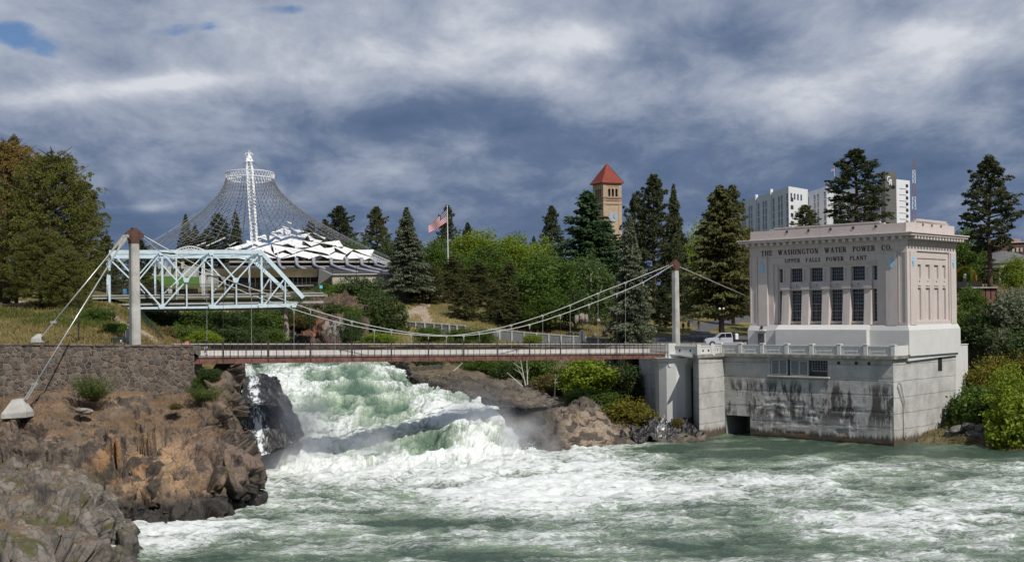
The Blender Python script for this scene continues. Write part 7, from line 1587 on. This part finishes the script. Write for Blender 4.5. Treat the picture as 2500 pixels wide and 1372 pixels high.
# steps by the hill
e = empty('concrete_steps', P(982, 785, 222), 'narrow pale concrete steps with a handrail beside the grass hill', 'steps')
for k in range(6): a = P(980+k*.5, 782-k*4.2, 221+k*1.2); MB().box(a-Vector((.55, 0, .1)), a+Vector((.55, 1.2, .25))).build('step', CONC, e)
MB().tube([P(993, 785, 221), P(993, 773, 221), P(987, 755, 227)], .04, 5).build('handrail', DARK, e)
# utility box, cabinets, lamp, fence on the left
e = empty('utility_cabinet', P(318, 842, 117.5), 'pale grey metal utility cabinet beside the left pylon', 'cabinet'); a = P(306, 843, 117.5); MB().box(a, a+Vector((.62, .6, 1.42))).build('cabinet_body', M('cabinet_grey', (.36, .40, .45), .6, .06, 2), e, bevel=.03); MB().box(a+Vector((.04, -.03, .08)), a+Vector((.58, -.005, 1.34))).build('door', M('cabinet_door', (.42, .46, .50), .6, .05, 2), e)
e = empty('utility_box', P(290, 842, 117), 'low dark green utility box marked with small white letters', 'box'); a = P(270, 843, 117); MB().box(a, a+Vector((1.3, .7, .75))).build('box_body', M('box_green', (.03, .04, .03), .7, .2, 2), e, bevel=.04)
MB().box(a+Vector((.92, -.03, .18)), a+Vector((.99, -.005, .5))).box(a+Vector((1.0, -.03, .43)), a+Vector((1.1, -.005, .5))).box(a+Vector((1.0, -.03, .3)), a+Vector((1.08, -.005, .36))).box(a+Vector((1.14, -.03, .18)), a+Vector((1.22, -.005, .24))).build('marking', WSTEEL, e)
def lamp(px, yt, yb, Y, label, r=.07, head='box', group='lamp posts'):
    e = empty('lamp_post', P(px, yb, Y), label, 'lamp post', group); t = P(px, yt, Y); MB().tube([P(px, yb, Y), t], [r, r*.6], 8).build('pole', DARK, e); b_ = P(px, yb, Y); MB().lathe([(r*2.2, 0), (r*2.2, .25), (r*1.1, .45)], b_, 10).build('base', DARK, e)
    if head == 'box': MB().box(t+Vector((-.15, -.45, -.02)), t+Vector((.15, .25, .12))).build('lamp_head', DARK, e)
    else:
        for s in (-1, 1): MB().lathe([(.05, -.22), (.2, -.1), (.22, .05), (.1, .2)], t+Vector((s*.35, 0, .15)), 8).build('lamp_globe', WSTEEL, e); MB().beam(t, t+Vector((s*.35, 0, 0)), .06, .06).build('arm', DARK, e)
lamp(192, 734, 838, 115.5, 'tall slim black lamp post standing behind the stone wall', .06); lamp(1703-6, 0, 0, 1, '') if False else None
lamp(870, 636, 695, 238, 'black lamp post in front of the ring building, left of the spruce'); lamp(931, 655, 695, 238, 'shorter dark post near the stone terrace'); lamp(811, 660, 698, 240, 'thin lamp post with two white signs by the ring building')
lamp(1762, 756, 812, 208, 'park lamp post with white globes under the drooping fir', .07, 'globe'); lamp(2405, 613, 700, 214, 'black lamp post left of the solitary pine', .08); lamp(2444, 618, 650, 262, 'double globe lamp above the round park building', .08, 'globe')
e = empty('chain_link_fence', P(390, 842, 128), 'green chain-link fence running down the slope right of the left pylon', 'fence'); FG = M('fence_green', (.03, .05, .035), .7, .2, 3)
fp = [(345, 768, 150), (352, 778, 146), (361, 788, 142), (370, 799, 138), (381, 812, 134), (393, 826, 130), (404, 842, 127)]; tops = []
for x, y, Y in fp: a = P(x, y+8, Y); b_ = P(x, y-12, Y); MB().tube([a, b_], .04, 5).build('post', FG, e); tops.append((a, b_))
mb = MB()
for (a, b_), (c, d) in zip(tops[:-1], tops[1:]):
    for k in range(9): mb.beam(a.lerp(b_, k/8), c.lerp(d, k/8), .02, .02); mb.beam(a.lerp(c, k/8), b_.lerp(d, k/8), .02, .02)
mb.build('wire_mesh', FG, e, fix=False)['kind'] = 'stuff'
for px, py, w, h, col, lb, nm in ((304, 712, 7, 12, (.05, .32, .62), 'small bright blue box on the blue bridge deck left of the pylon', 'bin'), (415, 711, 8, 11, (.6, .6, .58), 'small white board on the railing of the truss bridge', 'notice_board'), (783, 701, 7, 7, (.15, .55, .65), 'small turquoise box at the right end of the truss bridge', 'box')):
    a = P(px-w/2, py+h/2, 202); s = 202/F; mb = MB(); mb.box(a, a+Vector((w*s, .4, h*s))); mb.box(a+Vector((-.03, -.03, h*s)), a+Vector((w*s+.03, .43, h*s+.06))); mb.box(a+Vector((.05, -.03, .08)), a+Vector((w*s-.05, -.005, h*s-.08))); o = mb.build(nm, M(nm+'_paint', col, .6, .05, 2), None); tag(o, lb, nm.replace('_', ' '))
# truck
def truck():
    b = P(1723, 842, 186.); s = 186/F; e = empty('pickup_truck', b, 'white flatbed pickup truck parked on the plaza left of the power plant', 'truck'); TWH = M('truck_white_shaded', (.42, .45, .50), .3, .04, 2, spec=.5);  # white paint darkened all over to stand in for partial tree shade
    pr = [(0, .45), (.05, 1.0), (.35, 1.22), (1.55, 1.34), (2.35, 2.02), (3.95, 2.08), (4.15, 1.3), (4.15, .45)]
    o = b+Vector((0, 0, -.25)); MB().prism([o+Vector((x, 0, z)) for x, z in pr], (0, 2.0, 0)).build('cab_body', TWH, e, bevel=.05)
    for q in ([(1.75, 1.36), (2.42, 1.93), (2.95, 1.95), (2.95, 1.36)], [(3.03, 1.36), (3.03, 1.95), (3.85, 1.97), (3.98, 1.36)]): MB().prism([o+Vector((x, -.015, z)) for x, z in q], (0, .012, 0)).build('window', GLASS, e)
    for x in (1.0, 6.0):
        mb = MB(); c = o+Vector((x, 0, .42)); n = 18; mb.prism([c+Vector((.43*math.cos(2*math.pi*k/n), -.03, .43*math.sin(2*math.pi*k/n))) for k in range(n)], (0, .3, 0)); w_ = mb.build('wheel', DARK, e); mb = MB(); mb.prism([c+Vector((.22*math.cos(2*math.pi*k/10), -.06, .22*math.sin(2*math.pi*k/10))) for k in range(10)], (0, .03, 0)); mb.build('rim', GALV, w_)
    MB().box(o+Vector((4.3, 0, .7)), o+Vector((7.2, 2.1, .95))).build('flatbed', DARK, e); MB().box(o+Vector((4.3, 0, .96)), o+Vector((4.4, 2.1, 2.1))).build('headboard', DARK, e)
    MB().box(o+Vector((4.5, .2, .96)), o+Vector((5.0, .8, 1.9))).build('tank', WSTEEL, e, bevel=.08); MB().box(o+Vector((-.02, .1, .85)), o+Vector((.1, .4, 1.05))).build('headlight', WSTEEL, e); MB().box(o+Vector((2.2, -.25, 1.35)), o+Vector((2.35, -.03, 1.6))).build('mirror', DARK, e)
    MB().box(o+Vector((2.0, -.02, .9)), o+Vector((2.6, -.004, 1.0))).build('door_mark', GALV, e)
truck()
e = empty('yellow_barrier', P(1690, 845, 180), 'small yellow safety barrier on the plaza behind the parapet', 'barrier'); YEL = M('barrier_yellow', (.6, .5, .05), .6, .05, 2)
for x in (1687, 1699): MB().beam(P(x, 846, 175), P(x, 834, 175), .08, .08).build('leg', YEL, e)
MB().beam(P(1686, 835, 175), P(1700, 835, 175), .08, .12).build('rail', YEL, e)
# rooftop items on plant
# right park
e = empty('round_park_building', P(2440, 690, 240), 'low round park building with dark shallow conical roof at the right edge', 'building'); c = P(2450, 690, 250); R0 = 84/F*250
MB().lathe([(R0*.86, 0), (R0*.86, 3.3)], c-Vector((0, 0, .5)), 28).build('drum_wall', M('dark_glass', (.03, .035, .04), .2, .4, .8, spec=.5), e); MB().lathe([(R0*.99, 3.4), (R0*.99, 4.2)], c-Vector((0, 0, .5)), 28).build('fascia', M('fascia_grey', (.34, .35, .37), .7, .1, 1), e)
MB().lathe([(R0*1.02, 4.25), (R0*.75, 5.3), (R0*.4, 6.4), (R0*.1, 6.9)], c-Vector((0, 0, .5)), 28).build('roof', M('roof_slate', (.12, .12, .125), .8, .15, 1), e)
for k in range(10): t = math.radians(200+k*14); a = c+Vector((R0*.9*math.cos(t), R0*.9*math.sin(t), -.5)); MB().beam(a, a+Vector((0, 0, 3.9)), .3, .3).build('column', CONC, e)
e = empty('brick_building', P(2470, 640, 380), 'dark brick building behind the round park building', 'building'); BRK = M('brick_dark', (.10, .055, .045), .9, .15, 1)
slab([(2425, 660), (2560, 660), (2560, 590), (2425, 594)], 380, 20, 'wall', BRK, e); slab([(2423, 594.5), (2560, 590), (2560, 588), (2423, 592.5)], 379.5, 20, 'parapet', CONC, e)
for x in (2474, 2484, 2494, 2505): slab([(x-2.5, 615), (x+2.5, 615), (x+2.5, 605), (x-2.5, 605)], 379.7, .2, 'window', CONC, e)
o = empty('pink_building', P(2468, 590, 480), 'small far building with a pale pink top above the dark brick one', 'building'); slab([(2440, 600), (2492, 600), (2492, 583), (2440, 584)], 480, 10, 'wall', M('brick_pink', (.42, .25, .22), .9, .08, 1), o); slab([(2438, 600), (2460, 600), (2460, 589), (2438, 590)], 474, 5, 'annex', WHITEP, o)
e = empty('brown_shed', P(2405, 735, 196), 'red-brown board shed with pale flat roof edge below the solitary pine', 'shed'); SHB = M('shed_brown', (.17, .075, .055), .8, .12, 1)
slab([(2380, 740), (2434, 740), (2434, 703), (2380, 704)], 196, 3.5, 'wall', SHB, e); slab([(2370, 703.5), (2436, 703), (2436, 700.5), (2370, 701)], 195.6, 4.3, 'roof_edge', CONC, e)
for k in range(5): x = 2381+k*13; slab([(x-.8, 740), (x+.8, 740), (x+.8, 704.5), (x-.8, 704.5)], 195.9, .09, 'batten', DARK, e)
slab([(2370, 716), (2373, 716), (2373, 704), (2370, 704)], 196, 1, 'post', WHITEP, e)
o = slab([(2330, 703), (2398, 703), (2398, 687), (2330, 688)], 205, .5, 'panel_fence', M('fence_black', (.018, .018, .02), .8, .2, 1), None); tag(o, 'black panel fence below the orange playground arches', 'fence')
def archp(x0, x1, yt, yb, Y, r, mat, name, label, cat, legs=1):
    n = 14; pts = [P((x0+x1)/2-(x1-x0)/2*math.cos(math.pi*k/n), yb-(yb-yt)*math.sin(math.pi*k/n)**.8, Y) for k in range(n+1)]
    e = empty(name, P((x0+x1)/2, yb, Y), label, cat, 'playground arches'); MB().tube(pts, r, 6).build('hoop', mat, e, smooth=True); MB().tube([p+Vector((.5, .8, 0)) for p in pts], r*.8, 6).build('hoop', mat, e, smooth=True)
    for k in range(2, n-1, 2): MB().beam(pts[k], pts[k]+Vector((.5, .8, 0)), r*.8, r*.8).build('rung', mat, e)
ORG = M('play_orange', (.60, .25, .03), .6, .06, 2); LIM = M('play_lime', (.35, .52, .04), .6, .06, 2)
archp(2333, 2381, 652, 688, 210, .14, ORG, 'play_arch', 'orange playground climbing arch beside the power plant', 'play arch'); archp(2450, 2482, 664, 687, 206, .07, LIM, 'play_arch', 'thin yellow-green domed play frame at the right edge', 'play arch')
o = MB().tube([P(2372, 688, 209), P(2373, 668, 209), P(2372, 650, 209)], [.25, .3, .15], 8).build('play_post', LIM, None, smooth=True); tag(o, 'lime green play post inside the orange arch', 'play post')
for x, y, lb in ((2356, 686, 'small white notice board below the orange arch'), (2478, 686, 'small white notice board at the right edge by the play frame')):
    e = empty('notice_board', P(x, y, 208), lb, 'notice board', 'white notice boards'); a = P(x-3, y-2, 208); MB().box(a+Vector((0, 0, .3)), a+Vector((.42, .06, 1.1))).build('board', WSTEEL, e); MB().box(a+Vector((.03, .01, -.3)), a+Vector((.08, .05, .3))).build('leg', WSTEEL, e); MB().box(a+Vector((.34, .01, -.3)), a+Vector((.39, .05, .3))).build('leg', WSTEEL, e)
# ------------------------------------------------------------------ people
def person(base, h, face, cloth, pants, hair, label, lean=.0, arm=.25, stride=.12, pack=None, hat=None, group='people walking in the park'):
    """body is one skinned surface; clothes are shells over it"""
    e = empty('person', base, label, 'person', group); k = h/1.75
    J = {'pel': (0, 0, .95), 'sp': (0, .01, 1.12), 'ch': (0, 0, 1.32), 'nk': (0, 0, 1.48), 'hd': (0, -.01, 1.58), 'tp': (0, 0, 1.70)}
    Vv_ = [J['pel'], J['sp'], J['ch'], J['nk'], J['hd'], J['tp']]; E_ = [(0, 1), (1, 2), (2, 3), (3, 4), (4, 5)]; Rr = [(.135, .10), (.12, .09), (.15, .10), (.052, .052), (.078, .095), (.055, .06)]
    for s in (-1, 1):
        st = stride*s; i0 = len(Vv_); Vv_ += [(s*.09, 0, .90), (s*.10, -st*.7, .50), (s*.10, st*-.4+.10*(s > 0)*stride*6, .09), (s*.10, st*-.4+.10*(s > 0)*stride*6-.15, .04)]; E_ += [(0, i0), (i0, i0+1), (i0+1, i0+2), (i0+2, i0+3)]; Rr += [(.088, .088), (.058, .058), (.042, .042), (.040, .030)]
        i1 = len(Vv_); sw = arm*s; Vv_ += [(s*.19, 0, 1.40), (s*.24, sw*.2+.01, 1.12), (s*.24, sw*.8-.08, .90), (s*.235, sw*.9-.11, .83)]; E_ += [(2, i1), (i1, i1+1), (i1+1, i1+2), (i1+2, i1+3)]; Rr += [(.058, .058), (.043, .043), (.030, .030), (.036, .018)]
        for f_ in range(5):
            i2 = len(Vv_); oy = (f_-2)*.018 if f_ < 4 else -.05; ln = (.070, .085, .08, .062, .04)[f_]; hx = Vv_[i1+3]; Vv_.append((hx[0]+(.0 if f_ < 4 else -.01), hx[1]+oy-.02, hx[2]-ln)); E_.append((i1+3, i2)); Rr.append((.010, .010))
    me = bpy.data.meshes.new('body'); me.from_pydata([(a*k, b*k, c*k) for a, b, c in Vv_], E_, []); o = bpy.data.objects.new('body', me); COL.objects.link(o); sk = o.modifiers.new('s', 'SKIN'); 
    for v, r in zip(me.skin_vertices[0].data, Rr): v.radius = (r[0]*k, r[1]*k)
    me.skin_vertices[0].data[0].use_root = True; su = o.modifiers.new('u', 'SUBSURF'); su.levels = 1
    dg = bpy.context.evaluated_depsgraph_get(); m2 = bpy.data.meshes.new_from_object(o.evaluated_get(dg)); bpy.data.objects.remove(o)
    SKN = M('skin', (.42, .26, .19), .6, .05, 5)
    m2.materials.clear(); m2.materials.append(SKN); m2.shade_smooth(); b_ = bpy.data.objects.new('body', m2); COL.objects.link(b_); b_.parent = e; e.rotation_euler = (0, 0, face)
    def shell(nm, cond, mat, off):
        b2 = bmesh.new(); b2.from_mesh(m2); b2.normal_update(); dele = [f for f in b2.faces if not cond(f.calc_center_median()/k)]; bmesh.ops.delete(b2, geom=dele, context='FACES')
        for v in b2.verts: v.co += v.normal*off
        m3 = bpy.data.meshes.new(nm); b2.to_mesh(m3); b2.free(); m3.shade_smooth(); m3.materials.clear(); m3.materials.append(mat); s = bpy.data.objects.new(nm, m3); COL.objects.link(s); s.parent = e
    shell('jacket', lambda c: .93 < c.z < 1.47, cloth, .022*k); shell('trousers', lambda c: .10 < c.z < .97 and abs(c.x) < .2, pants, .014*k); shell('shoes', lambda c: c.z < .12, DARK, .012*k); shell('hair', lambda c: c.z > 1.60 or (c.z > 1.52 and c.y > .02), hair, .014*k)
    for nm, mt, bx in (('backpack', pack, ((-.15, .10, 1.05), (.15, .28, 1.45))),):
        if mt: m4 = MB().box(*bx).mesh(nm, .05); m4.transform(Matrix.Scale(k, 4)); m4.materials.append(mt); s = bpy.data.objects.new(nm, m4); COL.objects.link(s); s.parent = e
    if hat: m4 = MB().lathe([(.17, 1.66), (.16, 1.68), (.09, 1.69), (.08, 1.78)], (0, 0, 0), 12).mesh('hat'); m4.transform(Matrix.Scale(k, 4)); m4.materials.append(hat); s = bpy.data.objects.new('hat', m4); COL.objects.link(s); s.parent = e
    # face: nose, eyes and ears as small real features
    mb = MB()
    m4 = MB().box((-.012, -.115, 1.575), (.012, -.09, 1.61)).mesh('nose', .004); m4.transform(Matrix.Scale(k, 4)); m4.materials.append(SKN); s = bpy.data.objects.new('nose', m4); COL.objects.link(s); s.parent = e
    for sx in (-1, 1): m4 = MB().lathe([(.004, -.008), (.011, 0), (.004, .008)], (sx*.03, -.092, 1.615), 6).mesh('eye'); m4.transform(Matrix.Scale(k, 4)); m4.materials.append(DARK); s = bpy.data.objects.new('eye', m4); COL.objects.link(s); s.parent = e
    m4 = MB().box((-.022, -.10, 1.545), (.022, -.088, 1.553)).mesh('mouth'); m4.transform(Matrix.Scale(k, 4)); m4.materials.append(M('lip', (.3, .12, .1), .6)); s = bpy.data.objects.new('mouth', m4); COL.objects.link(s); s.parent = e
CB = M('cloth_black', (.02, .02, .022), .9, .2, 4); CGy = M('cloth_grey', (.30, .32, .34), .9, .1, 4); CWh = M('cloth_white', (.62, .62, .62), .9, .06, 4); CRd = M('cloth_red', (.55, .03, .04), .9, .1, 4); CBl = M('cloth_navy', (.03, .04, .08), .9, .15, 4); CPk = M('cloth_coral', (.50, .13, .09), .9, .1, 4); HAIR = M('hair_dark', (.03, .02, .015), .8, .2, 9)
zdk = lambda t: bp(t, .3, .72)
person(bp(1.5, .2, .78), 1.76, math.pi*.9, CB, CWh, HAIR, 'person in a dark top and pale trousers at the left end of the footbridge', group='people at the footbridge', stride=.05)
pz = P(457, 853, 118.6); pz.z = zdk(0).z+.1; person(pz, 1.62, math.pi*1.2, CPk, CB, HAIR, 'person in a coral top behind the end of the stone wall', group='people at the footbridge', stride=.05)
YY = 216; zz_ = lambda x, y: P(x, y, YY)
person(zz_(1668, 808), 1.62, math.pi, CB, CB, HAIR, 'person dressed in black on the path, left of the three walkers'); person(zz_(1681, 807), 1.80, math.pi, CGy, CBl, HAIR, 'tall person in a light grey jacket on the path, middle of the three walkers'); person(zz_(1706, 805), 1.72, math.pi*.8, CWh, CWh, HAIR, 'person in white with a red backpack and sun hat on the path', pack=CRd, hat=CWh)
# goose on the foreground rock
def skinned(name, Vv_, E_, Rr, mat, parent, sub=2):
    me = bpy.data.meshes.new(name); me.from_pydata(Vv_, E_, []); o = bpy.data.objects.new(name, me); COL.objects.link(o); o.modifiers.new('s', 'SKIN')
    for v, r in zip(me.skin_vertices[0].data, Rr): v.radius = (r, r)
    me.skin_vertices[0].data[0].use_root = True; o.modifiers.new('u', 'SUBSURF').levels = sub; dg = bpy.context.evaluated_depsgraph_get(); m2 = bpy.data.meshes.new_from_object(o.evaluated_get(dg)); bpy.data.objects.remove(o); m2.materials.clear(); m2.materials.append(mat); m2.shade_smooth(); b_ = bpy.data.objects.new(name, m2); COL.objects.link(b_); b_.parent = parent; return b_
gb = P(56, 1157, 90.6); e = empty('goose', gb, 'brown goose with black neck standing on the foreground rock', 'goose'); GB = M('goose_brown', (.10, .08, .065), .8, .3, 8); GBK = M('goose_black', (.012, .012, .012), .7, .1, 8)
skinned('body', [(0, 0, .38), (-.22, 0, .40), (-.42, 0, .44), (-.55, 0, .46), (.2, 0, .42), (.30, 0, .52), (.34, 0, .68), (.36, 0, .82), (.44, 0, .83), (.52, 0, .80)], [(0, 1), (1, 2), (2, 3), (0, 4), (4, 5), (5, 6), (6, 7), (7, 8), (8, 9)], [.17, .16, .10, .03, .14, .07, .04, .045, .045, .018], GB, e)
skinned('neck_plumage', [(.29, 0, .50), (.33, 0, .60), (.345, 0, .72), (.365, 0, .82), (.44, 0, .835), (.5, 0, .81)], [(0, 1), (1, 2), (2, 3), (3, 4), (4, 5)], [.06, .06, .052, .056, .052, .02], GBK, e)
m4 = MB().box((.36, -.062, .78), (.40, .062, .83)).mesh('cheek_patch', .01); m4.materials.append(WSTEEL); s = bpy.data.objects.new('cheek_patch', m4); COL.objects.link(s); s.parent = e
m4 = MB().lathe([(.06, -.1), (.13, 0), (.06, .12)], (.12, 0, .36), 8).mesh('breast_patch'); m4.materials.append(FW_); s = bpy.data.objects.new('breast_patch', m4); COL.objects.link(s); s.parent = e
for y in (-.06, .06): m4 = MB().tube([Vector((.0, y, .25)), Vector((.0, y, -.05))], .018, 5).mesh('leg'); m4.materials.append(GBK); s = bpy.data.objects.new('leg', m4); COL.objects.link(s); s.parent = e; e.scale = (1, 1, 1)
# birds in the sky
def bird(px, py, Y, s, roll, label):
    e = P(px, py, Y); c, sn = math.cos(roll), math.sin(roll); R = lambda x, y, z: e+Vector((x*c-z*sn, y, x*sn+z*c))*s
    v = [R(0, -.25, 0), R(0, .3, 0), R(.05, 0, .05), R(-.05, 0, .05), R(.6, .08, .22), R(1.1, .22, .1), R(-.6, .08, .22), R(-1.1, .22, .1), R(.5, .22, .18), R(-.5, .22, .18), R(0, 0, -.06), R(.1, .5, 0), R(-.1, .5, 0)]
    o = MB().add(v, [(0, 2, 3), (2, 4, 8, 1), (4, 5, 8), (3, 9, 6), (6, 9, 7), (0, 10, 2), (0, 3, 10), (10, 1, 2), (10, 3, 1), (2, 1, 3), (1, 11, 12), (3, 1, 9)]).build('bird', DARK, None, fix=False); tag(o, label, 'bird', 'birds in flight')
bird(1638, 226, 120, .09*2, -1.1, 'small dark bird high above the clock tower'); bird(1935, 190, 120, .16, 1.4, 'small dark bird high above the hotel'); bird(2257, 405, 130, .16, .7, 'small dark bird right of the radio mast top'); bird(2057, 262, 140, .14, .2, 'tiny bird high over the open pine'); bird(2238, 446, 160, .18, -1., 'tiny bird just beside the radio mast')
